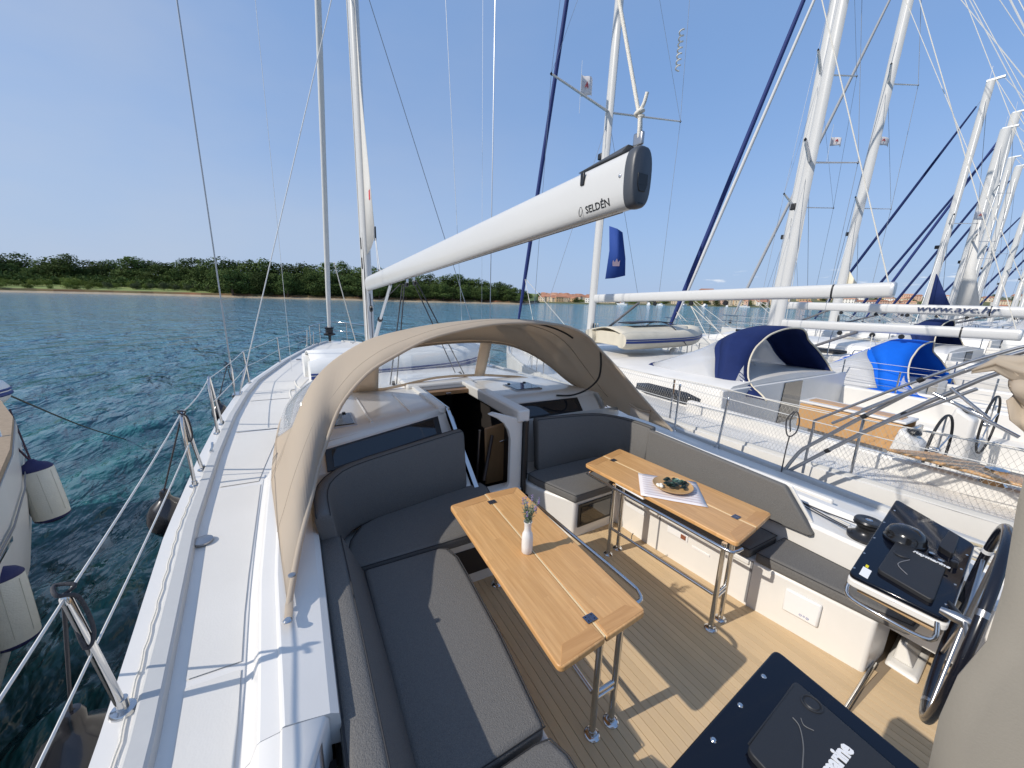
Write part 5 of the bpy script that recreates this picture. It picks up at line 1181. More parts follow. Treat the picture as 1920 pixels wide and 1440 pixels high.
# napkin, bowl, succulents
np_ = loft('napkin', [[Vector((2.560, 2.19, 0)).lerp(Vector((2.272, 1.895, 0)), u/8).lerp(Vector((2.880, 1.845, 0)).lerp(Vector((2.588, 1.533, 0)), u/8), v/8)+Vector((0, 0, ZT+.0045+.0012*math.sin(u*1.9+v)*math.cos(v*1.3))) for u in range(9)] for v in range(9)], None or mat('napkin_cloth', (.74, .70, .70), .9), None, solid=.0015)
tag(np_, 'white cloth napkin with faint pink printing, lying askew under the wooden bowl', 'napkin')
NPR = mat('faint_print', (.60, .50, .52), .9)
for k in range(9):
    a = Vector((2.560, 2.19, 0)).lerp(Vector((2.272, 1.895, 0)), .10+k*.1); b = Vector((2.880, 1.845, 0)).lerp(Vector((2.588, 1.533, 0)), .10+k*.1)
    p, q = a.lerp(b, .06), a.lerp(b, .94); w2 = (Vector((2.272, 1.895, 0))-Vector((2.560, 2.19, 0))).normalized()*.004
    o = mesh('printed_line', [(v.x, v.y, ZT+.0078) for v in (p-w2, q-w2, q+w2, p+w2)], [(0, 1, 2, 3)], NPR, None); o.parent = np_
bw = thing('wooden_bowl', 'shallow light wooden bowl standing on the napkin', 'bowl', (2.60, 1.86, ZT+.007))
lathe('bowl', [(0, .004), (.05, .0), (.11, .004), (.15, .022), (.158, .032), (.154, .034), (.14, .024), (.10, .012), (.0, .010)], (2.60, 1.86, ZT+.0075), mat('bowl_wood', (.55, .34, .15), .45, var=.5, vscale=20, dark=(.42, .24, .10)), bw, res=36)
SUC = [mat('succulent_green', (.055, .12, .085), .5, var=.6, vscale=40, dark=(.20, .34, .30), rnd=.3), mat('succulent_dark', (.02, .04, .035), .5, rnd=.4), mat('succulent_pale', (.28, .42, .37), .5, rnd=.2)]
def rosette(c, R0, n, m_, par_name='succulent'):
    parts = []
    for L in range(3):
        for k in range(n-L*2):
            a = 6.283*k/(n-L*2)+L*.4; r_ = R0*(1-.28*L); up_ = .3+.45*L; d = Vector((math.cos(a), math.sin(a), up_)).normalized(); s_ = Vector((-math.sin(a), math.cos(a), 0))*r_*.30
            p = Vector(c)+Vector((0, 0, .006*L)); parts.append(([p, p+d*r_*.6+s_, p+d*r_, p+d*r_*.6-s_, p+d*r_*.5+Vector((0, 0, -r_*.14))], [(0, 1, 2, 3), (0, 4, 1), (1, 4, 2), (2, 4, 3), (3, 4, 0)]))
    return parts
su = thing('succulent_wreath', 'heap of dark and grey-green artificial succulents lying in the wooden bowl', 'plant decoration', (2.61, 1.86, ZT+.02))
for k in range(26):
    a = rr.uniform(0, 6.28); q = .088*math.sqrt(rr.random()); c = (2.62+math.cos(a)*q, 1.855+math.sin(a)*q, ZT+.03+.022*(1-q/.09)+rr.uniform(0, .012))
    multi('succulent', rosette(c, rr.uniform(.02, .034), 9, None), SUC[rr.choice([0, 0, 1, 1, 2])], su)
for k in range(4):
    lathe('cotton_ball', [(0, -.014), (.011, -.01), (.016, 0), (.011, .01), (0, .014)], (2.505+rr.uniform(-.02, .02), 1.895+rr.uniform(-.03, .03), ZT+.033), mat('cotton', (.8, .76, .68), .95), su, res=10)

# ================================================================ helm consoles
def console(name, label, FL, FR, BR, BL, grp):
    t = thing(name, label, 'console', ((FL[0]+BR[0])/2, (FL[1]+BR[1])/2, 0), grp)
    q = [Vector(p) for p in (BL, BR, FR, FL)]; P2 = cround([p.xy for p in q], .03, 4)
    # plane through the corners
    n = (q[1]-q[0]).cross(q[3]-q[0]).normalized(); c = sum(q, Vector())/4
    zf = lambda x, y: c.z-(n.x*(x-c.x)+n.y*(y-c.y))/n.z
    top_ = hexa('top_panel', [(x, y, zf(x, y)-.022) for x, y in P2], [(x, y, zf(x, y)) for x, y in P2], BLKG, t, bevel=.006, seg=3)
    cc = c.xy; P3_ = [tuple(cc+(Vector(p)-cc)*1.012) for p in P2]
    hexa('console_rim', [(x, y, zf(x, y)-.06) for x, y in P3_], [(x, y, zf(x, y)-.024) for x, y in P3_], GEL, t, bevel=.008, seg=3)
    return t, top_, zf, c, n
cons2, top2, zf2, c2, n2 = console('helm_console', 'black starboard instrument console with the compass dome', (2.300, .610, .915), (3.235, .725, 1.0), (3.035, .350, 1.0), (2.320, .270, .915), 'helm consoles')
hexa('console_body', [(2.98, .30, .50), (3.2, .30, .50), (3.2, .58, .50), (2.98, .58, .50)], [(2.55, .31, .866), (3.05, .36, .91), (3.1, .62, .91), (2.55, .57, .866)], GEL, cons2, bevel=.02, seg=3)
hexa('console_tray', [(2.36, .285, .80), (2.42, .285, .80), (2.42, .58, .80), (2.36, .58, .80)], [(2.36, .285, .815), (2.9, .30, .84), (2.9, .62, .84), (2.36, .58, .815)], mat('tan_trim', (.42, .28, .15), .5), cons2, bevel=.004)
tube('console_grab', [(2.32, .30, .88), (2.29, .30, .80), (2.30, .45, .78), (2.29, .59, .80), (2.33, .60, .88)], .010, STEEL, cons2, sm=5)
def onp(x, y, zf, h=0): return Vector((x, y, zf(x, y)+h))
lathe('compass_dome', [(.088, 0), (.088, .008), (.083, .013), (.081, .036), (.069, .06), (.043, .077), (0, .085)], onp(2.80, .555, zf2), mat('compass_black', (.008, .008, .009), .18, coat=.4), top2, res=32)
def cover(par, quad, zf, h=.022, mt=COVERM, nm='instrument_cover'):
    P = cround([Vector(p) for p in quad], .02, 3); return hexa(nm, [(x, y, zf(x, y)-.002) for x, y in P], [(x, y, zf(x, y)+h) for x, y in P], mt, par, bevel=.008, seg=3)
cv2 = cover(top2, [(2.37, .335), (2.70, .375), (2.735, .57), (2.41, .54)], zf2)
text('lettering', 'Raymarine', .032, frame(onp(2.685, .425, zf2, .0235), (-.15, -1, 0), (1, -.15, 0)), INKW, cv2, bold=.0012)
tube('cover_crease', [onp(2.47, .45, zf2, .023), onp(2.52, .50, zf2, .0235), onp(2.6, .48, zf2, .023)], .0018, GREY, cv2, sm=4, res=5)
lathe('cover_disc', [(0, .004), (.028, .004), (.032, 0)], onp(2.62, .515, zf2, .022), COVERM, cv2, res=20)

for q_, m_ in (([(2.325, .545), (2.40, .555), (2.405, .59), (2.33, .58)], WHT), ([(2.408, .573), (2.43, .576), (2.433, .588), (2.411, .585)], mat('yellow', (.7, .6, .02), .6))): hexa('sticker', [onp(x, y, zf2, .0004) for x, y in q_], [onp(x, y, zf2, .0016) for x, y in q_], m_, top2)
cover(top2, [(2.80, .38), (3.0, .405), (3.03, .45), (2.83, .44)], zf2, .03, BLACK, 'throttle_hood')
for x, y in ((2.36, .625), (2.52, .642), (2.70, .663), (2.90, .688), (3.08, .70), (2.42, .295), (2.60, .31), (2.75, .325), (2.90, .34)): lathe('screw', [(0, .002), (.005, .0015), (.006, -.001)], onp(x, y-.015 if y > .5 else y+.01, zf2), STEEL, top2, res=10)
lathe('switch_knob', [(.012, 0), (.012, .02), (0, .024)], onp(2.72, .40, zf2), STEEL, top2, res=12); lathe('switch_knob', [(.012, 0), (.012, .02), (0, .024)], onp(2.75, .44, zf2), STEEL, top2, res=12); lathe('switch_knob', [(.014, 0), (.014, .03), (0, .034)], onp(2.74, .36, zf2), BLACK, top2, res=12)
cons1, top1, zf1, c1, n1 = console('helm_console', 'black port instrument console cut by the bottom edge of the picture', (.58, .432, 1.0), (1.405, .512, 1.0), (1.315, -.35, 1.0), (.60, -.35, 1.0), 'helm consoles')
hexa('console_body', [(.82, -.25, .0), (1.12, -.25, .0), (1.12, .3, .0), (.82, .3, .0)], [(.66, -.3, .935), (1.28, -.3, .935), (1.30, .38, .935), (.64, .34, .935)], GEL, cons1, bevel=.02, seg=3)
cv1 = cover(top1, [(.955, .10), (1.275, .10), (1.312, .41), (.975, .372)], zf1)
text('lettering', 'Raymarine', .050, frame((1.128, .240, 1.0235), (1, .02, 0), (-.02, 1, 0)), INKW, cv1, bold=.0022, sx=.92)
tube('cover_ring', [(1.272+.026*math.cos(a), .345+.026*math.sin(a), 1.0225) for a in np.linspace(0, 6.28, 24, endpoint=False)], .003, COVERM, cv1, closed=True, res=6)
lathe('cover_disc', [(0, .003), (.018, .003), (.021, 0)], (1.272, .345, 1.022), COVERM, cv1, res=20)
tube('cover_crease', [(1.175, .352, 1.0225), (1.165, .33, 1.0232), (1.12, .300, 1.0232), (1.06, .275, 1.0225), (1.0, .25, 1.022)], .0018, mat('crease_grey', (.12, .12, .12), .5), cv1, sm=5, res=5)
tube('cover_crease', [(1.195, .34, 1.0225), (1.18, .325, 1.0232), (1.19, .305, 1.0225)], .0014, MATS['crease_grey'], cv1, sm=4, res=5)
tube('cover_rib', [(.99, .375, 1.0215), (1.285, .402, 1.0215)], .0022, COVERM, cv1, res=6)
for x, y in ((1.256, .473), (1.094, .455), (.931, .435), (.77, .418)): lathe('screw', [(0, .003), (.006, .0025), (.0085, 0)], (x, y, 1.0), STEEL, top1, res=12)
box('yellow_mark', (1.372, 1.385), (.275, .30), (.985, .99), MATS['yellow'], top1)

# steering wheel
wh = thing('steering_wheel', 'large black-rimmed steering wheel seen nearly edge on at the starboard helm', 'steering wheel', (2.28, .215, .55))
wc = Vector((2.30, .23, .95)); Rw = .42; WM = Matrix.Rotation(R(8), 3, 'Z') @ Matrix.Rotation(R(4), 3, 'X')
def wv(x, z, y=0): return wc+WM @ Vector((x, y, z))
P = [wv(Rw*math.cos(a), Rw*math.sin(a)) for a in np.linspace(0, 2*math.pi, 64, endpoint=False)]
rim = tube('rim', P, .0165, mat('rim_leather', (.007, .008, .014), .25, coat=.2), wh, res=12, closed=True)
for a in (25, 145, 265): 
    p = wv(Rw*math.cos(R(a)), Rw*math.sin(R(a))); tg = WM @ Vector((-math.sin(R(a)), 0, math.cos(R(a))))*.012; tube('rim_ring', [p-tg, p+tg], .0175, WHT if a == 25 else STEELD, rim, res=12)
for k in range(5):
    a = R(90+72*k); tube('spoke', [wv(.03*math.cos(a), .03*math.sin(a)), wv((Rw-.01)*math.cos(a), (Rw-.01)*math.sin(a))], .007, STEELD, wh, res=10)
lathe('hub', [(0, .025), (.016, .022), (.022, .01), (.022, -.03), (.014, -.07)], wc, STEELD, wh, res=20, M=Matrix.Rotation(R(90), 3, 'X'))
tube('hub_shaft', [wc, wc+Vector((.30, .14, -.07))], .012, BLACK, wh)

# winch, rope bag, sheets on the starboard coaming
wi = thing('winch', 'dark self-tailing winch on the starboard coaming beside the console', 'winch', (3.30, .84, .645))
lathe('drum', [(.095, 0), (.098, .02), (.075, .035), (.058, .05), (.052, .075), (.06, .095), (.075, .105), (.078, .112), (.062, .118), (.062, .124), (.078, .130), (.072, .142), (.03, .146), (.02, .14), (0, .14)], (3.30, .84, .645), mat('winch_grey', (.035, .036, .04), .3, metal=.5), wi, res=32)
wi2 = lathe('winch_socket', [(.016, .004), (.022, 0)], (3.30, .84, .788), STEEL, wi, res=8)
hb = thing('winch_handle_bag', 'black padded rope clutch cover on the starboard coaming behind the backrest end', 'cover', (3.47, 1.50, .63))
loft('cover', [[(3.47+.055*math.cos(a)*k, yy, .635+.055*k*max(0, math.sin(a))) for a in np.linspace(-.2, 3.34, 9)] for yy, k in ((1.36, .45), (1.39, .85), (1.5, 1), (1.62, .95), (1.67, .5))], BLACK, hb, smooth=True, cap=True)
rs = thing('running_lines', 'black and white control lines led aft to the starboard winch', 'ropes', (3.4, 1.1, .645))
for k, (a, b, m_) in enumerate((((3.45, 1.38, .655), (3.36, .92, .70), ROPEK), ((3.48, 1.38, .655), (3.30, .94, .675), ROPEK), ((3.51, 1.38, .655), (3.38, .95, .66), ROPEW), ((3.43, 1.38, .655), (3.24, .90, .69), ROPEK), ((3.53, 1.4, .655), (3.45, .6, .66), ROPEW))):
    tube('rope', [a, (Vector(a)+Vector(b))/2+Vector((.01, 0, -.012)), b], .0052, m_, rs, sm=5, res=6)
# mooring ropes heaped on the starboard quarter
mr = thing('mooring_rope', 'cream mooring ropes lying in loose bights on the starboard quarter beyond the console', 'rope', (3.9, .6, .63))
for s_ in range(7):
    a = rr.uniform(.0, 1.4); P = [(3.55+rr.uniform(0, .5), -.5+k*.22+rr.uniform(-.05, .05)+a*.3, .632+rr.uniform(0, .03)) for k in range(6)]; tube('rope', P, .009, ROPEB if s_ % 2 else ROPEW, mr, sm=6, res=6)
# ================================================================ neighbouring yachts
def wheel(par, c, Rr, yaw=0):
    M = Matrix.Translation(Vector(c)) @ Matrix.Rotation(yaw, 4, 'Z'); w = tube('steering_wheel', [M @ Vector((Rr*math.cos(a), 0, Rr*math.sin(a))) for a in np.linspace(0, 2*math.pi, 40, endpoint=False)], .013, RUB, par, res=8, closed=True)
    for k in range(5):
        a = R(90+72*k); tube('spoke', [M @ Vector((.02*math.cos(a), 0, .02*math.sin(a))), M @ Vector((Rr*math.cos(a), 0, Rr*math.sin(a)))], .009, STEEL, w, res=6)
    lathe('hub', [(0, .03), (.03, .02), (.03, -.06)], c, STEEL, w, res=10, M=Matrix.Rotation(R(90), 3, 'X')); return w
WF = [(0, .84), (.12, .93), (.3, 1), (.5, .98), (.65, .88), (.8, .62), (.9, .36), (.97, .12), (1, .02)]
def yacht(label, cx, sy, my, by, hb, zd, mh, boom, hoodc=None, sleeve=BLUE, detail=2, sk=.05, roofh=.34, rake=.02, mastr=.075, hoodT=None, stripe=None, teak=False, spread=1.0, wy=None, fst=None, lab_parts=True, group='yachts moored side by side to starboard'):
    t = thing('moored_yacht', label, 'sailing yacht', (cx, my, zd), group)
    yc = lambda y: cx-sk*(y-my); sy0, zd0 = sy, zd
    hw = lambda y: hb*interp(WF, (y-sy)/(by-sy))
    zd_ = lambda y: zd+.012*max(0, y-my+1)
    ys_ = np.linspace(sy, by, 26); rows = []
    for y in ys_:
        w, c, k = hw(y), yc(y), min(1, hw(y)/hb*1.3); z0 = zd_(y)
        L_ = [(w, z0), (w, z0-.25), (w*.985-.02, z0-.7), (w*.93-.04*(1-k), z0-1.3), (max(0, w*.8-.1*(1-k)), z0-2.1), (max(0, w*.5), z0-2.4)]
        rows.append([(c-a, y, z) for a, z in L_]+[(c, y, z0-2.6)]+[(c+a, y, z) for a, z in reversed(L_)])
    V, F = loftvf(rows); F.append(tuple(reversed(range(len(rows[0]))))); mesh('hull', V, F, GEL2, t, smooth=True, autosm=30)
    if stripe:
        for s in (-1, 1): loft('hull_stripe', [[(yc(y)+s*(hw(y)+.004), y, zd_(y)-.14), (yc(y)+s*(hw(y)+.004), y, zd_(y)-.20)] for y in ys_[:-1]], stripe, t, solid=.004)
    cy1 = sy+(4.35 if by-sy > 10 else 3.3); ci = hb-.72          # cockpit front and half width
    # deck
    for s in (-1, 1):
        loft('side_deck', [[(yc(y)+s*hw(y), y, zd_(y)), (yc(y)+s*(hw(y)-.22), y, zd_(y)+.012), (yc(y)+s*min(ci, hw(y)), y, zd_(y)+.015)] for y in np.linspace(sy, cy1, 8)], GEL2, t)
        loft('toe_rail', [[(yc(y)+s*(hw(y)-.03), y, zd_(y)), (yc(y)+s*(hw(y)-.035), y, zd_(y)+.035), (yc(y)+s*(hw(y)-.07), y, zd_(y)+.035), (yc(y)+s*(hw(y)-.075), y, zd_(y))] for y in ys_[:-1]], TEAKN if teak else RAILM, t)
    loft('foredeck', [[(yc(y)+hw(y)*u, y, zd_(y)+.03*(1-u*u)) for u in np.linspace(-1, 1, 9)] for y in np.linspace(cy1-.01, by, 18)], GEL2, t)
    # coachroof
    ry1 = my+(by-my)*.50; rw = lambda y: max(.25, min(ci+.02, hw(y)*.66)); rows = []
    for y in np.linspace(cy1-.35, ry1, 14):
        u_ = (y-cy1)/(ry1-cy1); h = roofh*(1-.25*u_)*min(1, max(.12, (ry1-y)/.9)); w = rw(y); c = yc(y); z0 = zd_(y)
        P = [(c-w-.05, y, z0), (c-w, y, z0+h*.55), (c-w+.05, y, z0+h*.82), (c-w+.16, y, z0+h*.95), (c-w*.4, y, z0+h*1.08), (c, y, z0+h*1.12)]
        rows.append(P+[(2*c-p[0], p[1], p[2]) for p in reversed(P[:-1])])
    V, F = loftvf(rows); F.append(tuple(range(len(rows[0])))); F.append(tuple(reversed(range((len(rows)-1)*len(rows[0]), len(rows)*len(rows[0]))))); cr = mesh('coachroof', V, F, GEL2, t, smooth=True, autosm=35)
    # side windows
    for s in (-1, 1):
        for y0, y1 in ((cy1-.0, cy1+1.25), (cy1+1.5, cy1+2.5)):
            if y1 > ry1-.3: continue
            r2 = []
            for q, y in enumerate(np.linspace(y0, y1, 6)):
                c, w, z0 = yc(y), rw(y), zd_(y); h = roofh*(1-.25*(y-cy1)/(ry1-cy1)); k = .5 if q in (0, 5) else 1
                A_ = Vector((c+s*(w+.05), y, z0)); B_ = Vector((c+s*w, y, z0+h*.55)); r2.append([A_.lerp(B_, .55-.38*k)+Vector((s*.006, 0, .002)), A_.lerp(B_, .55+.38*k)+Vector((s*.006, 0, .002))])
            loft('side_window', r2, GLASSD, t, solid=.006)
    if detail:
        for (y0, y1, w0) in ((my+.5, my+1.05, .28), (cy1+.9, cy1+1.3, .22)):
            c = yc(y0); z = zd_(y0)+roofh*1.0; box('deck_hatch', (c-w0, c+w0), (y0, y1), (z-.05, z+.035), GLASSD, t, bevel=.01)
    # cockpit: sole, benches, bulkhead, aft benches
    zs_ = zd-.62; c = yc(sy+2)
    box('cockpit_sole', (c-ci-.06, c+ci+.06), (sy+.05, cy1), (zs_-.04, zs_), TEAKN if teak else DECK, t)
    for s in (-1, 1):
        a, b = sorted((c+s*(ci+.08), c+s*(ci-.42))); box('bench', (a, b), (sy+1.5, cy1-.1), (zs_, zd-.2), GEL2, t, bevel=.03)
        a, b = sorted((c+s*(ci+.07), c+s*(ci-.05))); box('coaming', (a, b), (sy+.6, cy1+.1), (zd-.25, zd+.17), GEL2, t, bevel=.035, seg=3)
        if detail > 1: lathe('winch', [(.085, 0), (.06, .03), (.055, .1), (.07, .13), (.03, .14), (0, .14)], (c+s*(ci+.03), sy+1.5, zd+.17), STEEL, t, res=14)
    o = box('cabin_bulkhead', (c-ci, c+ci), (cy1-.40, cy1-.352), (zs_, zd+roofh*.90), GEL2, t, bevel=.01)
    hexa('companionway', [(c-.32, cy1-.412, zs_+.35), (c+.32, cy1-.412, zs_+.35), (c+.27, cy1-.412, zd+roofh*.86), (c-.27, cy1-.412, zd+roofh*.86)], [(c-.32, cy1-.402, zs_+.35), (c+.32, cy1-.402, zs_+.35), (c+.27, cy1-.402, zd+roofh*.86), (c-.27, cy1-.402, zd+roofh*.86)], GLASSD, t)
    box('transom_locker', (c-ci, c+ci), (sy+.02, sy+.42), (zs_, zd-.15), GEL2, t, bevel=.03)
    if detail > 1:
        for s in (-1, 1):
            xw = c+s*ci*.66; sy = sy0 if wy is None else wy-1.15; zd = zd0+(0 if wy is None else .14)
            if wy: xw = cx+s*1.0
            hexa('wheel_pedestal', [(xw-.15, sy+1.25, zs_), (xw+.15, sy+1.25, zs_), (xw+.15, sy+1.6, zs_), (xw-.15, sy+1.6, zs_)], [(xw-.13, sy+1.25, zd+.02), (xw+.13, sy+1.25, zd+.02), (xw+.13, sy+1.45, zd+.16), (xw-.13, sy+1.45, zd+.16)], GEL2, t, bevel=.04, seg=3); wheel(t, (xw, sy+1.15, zd-.02), .39)
            lathe('pedestal_compass', [(.07, 0), (.07, .02), (.04, .06), (0, .07)], (xw, sy+1.36, zd+.10), BLACK, t, res=14)
    sy, zd = sy0, zd0
    # mast, spreaders, rigging
    mb = Vector((yc(my), my, zd+roofh*1.0)); mt_ = Vector((yc(my), my-rake*mh, mh)); mst = mesh('mast', *spar_vf(mb, mt_, mastr, mastr*1.6, 10, 4), ALUW, t, smooth=True)
    box('mast_head', (mt_.x-.05, mt_.x+.05), (mt_.y-.35, mt_.y+.12), (mh-.02, mh+.06), ALU, mst, bevel=.01); tube('masthead_antenna', [(mt_.x, mt_.y+.05, mh), (mt_.x, mt_.y+.05, mh+.5)], .006, STEELD, mst, res=5)
    hts = [zd+(mh-zd)*f for f in ((.36, .66) if mh > 11.5 else (.48,))]; tips = {-1: [], 1: []}
    at_ = lambda z: mb.lerp(mt_, (z-mb.z)/(mt_.z-mb.z))
    for i, z in enumerate(hts):
        for s in (-1, 1):
            p = at_(z); q = p+Vector((s*hb*.74*spread*(1-.22*i), -.42, .10)); tips[s].append(q); tube('spreader', [p, q], .045, ALU, mst, res=8, ry=.018, taper=[1, .7]); lathe('spreader_tip', [(0, -.04), (.03, 0), (0, .04)], q, RUB, mst, res=8)
    if len(hts) > 0: p = at_(hts[0]-.9); box('steaming_light', (p.x-.05, p.x+.05), (p.y+.1, p.y+.24), (p.z-.06, p.z+.08), BLACK, mst, bevel=.02)
    wr = .005 if detail > 1 else .008
    for s in (-1, 1):
        ch = Vector((yc(my-.3)+s*(hw(my)-.08), my-.35, zd)); pth = [ch]+tips[s]+[at_(mh-.4)]
        tube('cap_shroud', pth, wr, WIRE, t, res=5); tube('lower_shroud', [ch+Vector((0, .12, 0)), at_(hts[0]-.1)], wr, WIRE, t, res=5)
        if len(hts) > 1: tube('diagonal_shroud', [tips[s][0], at_(hts[1]-.1)], wr*.8, WIRE, t, res=5)
        tube('backstay', [(yc(sy+.3)+s*hw(sy+.3)*.8, sy+.25, zd), at_(mh)+Vector((0, -.3, 0))], wr*1.1, WIREL, t, res=5)
    bp = Vector((yc(by-.25), by-.3, zd_(by)+.08)); ft = fst if fst else at_(mh-.5)+Vector((0, .08, 0)); ft = Vector(ft)
    tube('furled_genoa', [bp.lerp(ft, k) for k in np.linspace(.045, .97, 10)], .058 if detail else .07, sleeve, t, res=8, taper=[.7, 1.1, 1.1, 1.05, 1, 1, .9, .85, .7, .5])
    tube('forestay', [bp, ft], .008, STEEL, t, res=5); lathe('furling_drum', [(.03, .13), (.10, .11), (.05, .09), (.05, .03), (.10, 0), (.03, -.02)], bp+(ft-bp)*.012, BLACK, t, res=12)
    tube('sheet', [bp.lerp(ft, .13), (yc(my+1)-.25*hb, my+1.6, zd+roofh)], .009, ROPEW, t, res=5); tube('sheet', [bp.lerp(ft, .13), (yc(my+1)+.35*hb, my+1.8, zd+roofh)], .009, ROPEW, t, res=5)
    # boom
    ye, z0, z1, h = boom; xb = yc(my)
    def br(y, s=1.0):
        u = (my-.12-y)/(my-.12-ye); zc = z0+(z1-z0)*u+h/2; return [(xb+h*.27*s*math.copysign(abs(math.cos(a))**.8, math.cos(a)), y, zc+h/2*s*math.copysign(abs(math.sin(a))**.75, math.sin(a))) for a in np.linspace(0, 2*math.pi, 16, endpoint=False)]
    bmo = loft('boom', [br(y) for y in np.linspace(my-.12, ye, 5)], ALUW, t, closed=True, cap=True, autosm=60)
    loft('boom_cap', [br(ye, 1.03), br(ye-.02, 1.03), br(ye-.035, .9)], ALU, bmo, closed=True, cap=True, autosm=60)
    loft('boom_joint', [br(ye+.65, 1.012), br(ye+.625, 1.012)], BLACK, bmo, closed=True, autosm=60)
    for k in (.35, .5, .62): y = my-(my-ye)*k; block('boom_block', (xb, y, z0+(z1-z0)*k-.05), s=1.3, par=bmo)
    tube('topping_lift', [(xb, ye+.05, z1+h), at_(mh)+Vector((0, -.12, 0))], .0075 if detail > 1 else .009, ROPEW, t, res=6)
    tube('rod_kicker', [(xb, my-.15, zd+roofh+.1), (xb, my-1.6, z0+.02)], .03, mat('kicker_grey', (.13, .13, .14), .4), t, res=8)
    for s in (-.5, .5): tube('mainsheet', [(xb, my-(my-ye)*.5, z0), (xb+s, cy1+.4, zd+roofh)], .007, ROPEW, t, res=5)
    tube('lazy_line', [(xb-.03, my-.2, z0+h), at_(hts[0]*.9)+Vector((0, -.1, 0))], .006, ROPEW, t, res=5)
    # rails
    if detail:
        st = []
        for s in (-1, 1):
            prev = None
            for y in np.linspace(sy+.3, by-1.0, 7 if detail > 1 else 5):
                b_ = Vector((yc(y)+s*(hw(y)-.06), y, zd_(y))); tp = b_+Vector((0, 0, .58)); tube('stanchion', [b_, tp], .0125, STEEL, t, res=6)
                if prev is not None:
                    for k in (0, -.28): tube('lifeline', [prev+Vector((0, 0, k)), tp+Vector((0, 0, k))], .0045 if detail > 1 else .006, WIREL, t, res=4)
                prev = tp
            y = my-1.3; b_ = Vector((yc(y)+s*(hw(y)-.07), y, zd_(y))); tube('gate_stanchion', [b_, b_+Vector((0, .03, .55)), b_+Vector((0, .14, .60)), b_+Vector((0, .24, .55)), b_+Vector((0, .28, 0))], .013, STEEL, t, sm=4, res=6)
        y0 = by-1.0; L_ = Vector((yc(y0)-(hw(y0)-.06), y0, zd_(y0)+.6)); R_ = Vector((yc(y0)+(hw(y0)-.06), y0, zd_(y0)+.6)); fr_ = Vector((yc(by), by+.1, zd_(by)+.62))
        for k in (0, -.28): tube('pulpit', [L_+Vector((0, 0, k)), L_.lerp(fr_, .7)+Vector((-.08, 0, k)), fr_+Vector((0, 0, k)), R_.lerp(fr_, .7)+Vector((.08, 0, k)), R_+Vector((0, 0, k))], .013, STEEL, t, sm=4, res=6)
        for p in (L_, R_, L_.lerp(fr_, .7), R_.lerp(fr_, .7)): tube('pulpit_leg', [p, p-Vector((0, 0, .6))], .012, STEEL, t, res=6)
        for s in (-1, 1):
            P = [Vector((yc(sy)+s*(hw(sy)-.05), sy+1.0, zd+.6)), Vector((yc(sy)+s*(hw(sy)-.05), sy+.1, zd+.62)), Vector((yc(sy)+s*(hw(sy)-.7), sy+.05, zd+.62))]; tube('pushpit', P, .013, STEEL, t, sm=4, res=6)
            for p in P: tube('pushpit_leg', [p, p-Vector((0, 0, .6))], .012, STEEL, t, res=6)
    if hoodc:
        m_, pipe_, inn = hoodc; y0, sx_, sy_, sz_, zb, hx = hoodT or (cy1+.1, ci/1.8, .62, .92, zd+.10, 0)
        def T(v):
            y = v.y if v.y > 2.9 else 2.9-(2.9-v.y)*.42
            return Vector((yc(cy1)+hx+(v.x-1.7)*sx_, y0+(y-3.4)*sy_, zb+(v.z-.85)*sz_))
        _, cn, AA = hood('canopy', ARC, '', '', (0, 0, 0), T, m_, pipe_, VINM, m_, par=t, wu=((.05, .40), (.60, .95)), detail=False)
        for i0, i1 in ((2, 8), (40, 46)):      # clear triangle in each side wing
            rr_ = []
            for i in range(i0, i1+1):
                w = (i-i0)/(i1-i0); w = w if i0 < 20 else 1-w; p, q = AA[0][i], AA[1][i]; nn = Vector((-1 if i < 20 else 1, 0, .15))*.014
                rr_.append([p.lerp(q, .18)+nn, p.lerp(q, .18+.55*(1-w))+nn])
            loft('side_pane', rr_, VINM, cn, smooth=True, solid=.003)
    return t, yc, hw, zd_, cy1, bmo
A1 = yacht('neighbouring white yacht alongside with navy sprayhood, teak drop-leaf table and a net along its rail', 6.9, -.9, 8.0, 12.2, 2.60, .60, 17, (2.1, 2.13, 2.33, .20), (NAVY, CREAM, BLKC), BLUE, 2, teak=False, sk=.01, wy=1.12, hoodT=(3.70, .82, .92, .84, .88, .25), fst=(6.75, 7.85, 16.9), roofh=.46, spread=1.02, rake=.025)
B1 = yacht('smaller white yacht under a bright blue sprayhood, second from our yacht', 10.4, -.6, 5.15, 8.7, 1.62, .55, 10.5, (1.45, 1.66, 1.72, .19), (BRIB, CREAM, NAVY), BLUE, 2, hoodT=(2.95, .74, .95, .85, .60, .42), roofh=.26, fst=(10.35, 5.2, 10.3), mastr=.075)
C1 = yacht('white yacht with web address lettering on its boom and a navy sprayhood', 14.5, -1.2, 7.35, 11.6, 2.1, .85, 13.2, (1.9, 2.06, 2.06, .24), (NAVY, CREAM, BLKC), mat('white_sleeve', (.6, .6, .6), .8), 2, roofh=.38, hoodT=(3.6, .78, .75, .90, .90, .55), mastr=.095)
D1 = yacht('white yacht with a thick pale mast, fourth in the row to starboard', 19.0, -1.0, 7.35, 11.8, 2.1, .95, 14.5, (1.6, 2.0, 2.0, .26), None, mat('grey_sleeve', (.35, .36, .38), .8), 1, roofh=.42, mastr=.10)
E1 = yacht('white yacht with a navy sail cover corner at its mast, fifth in the row', 23.3, -1.5, 5.9, 10.2, 2.0, 1.0, 10.5, (1.0, 2.0, 2.0, .24), (NAVY, CREAM, BLKC), NAVY, 1, roofh=.4)
F1 = yacht('white yacht with a loosely furled white sail at the mast, sixth in the row', 27.6, -1.5, 6.1, 10.3, 2.0, 1.0, 9.9, (1.0, 2.0, 2.0, .24), None, NAVY, 1, roofh=.4, mastr=.11)
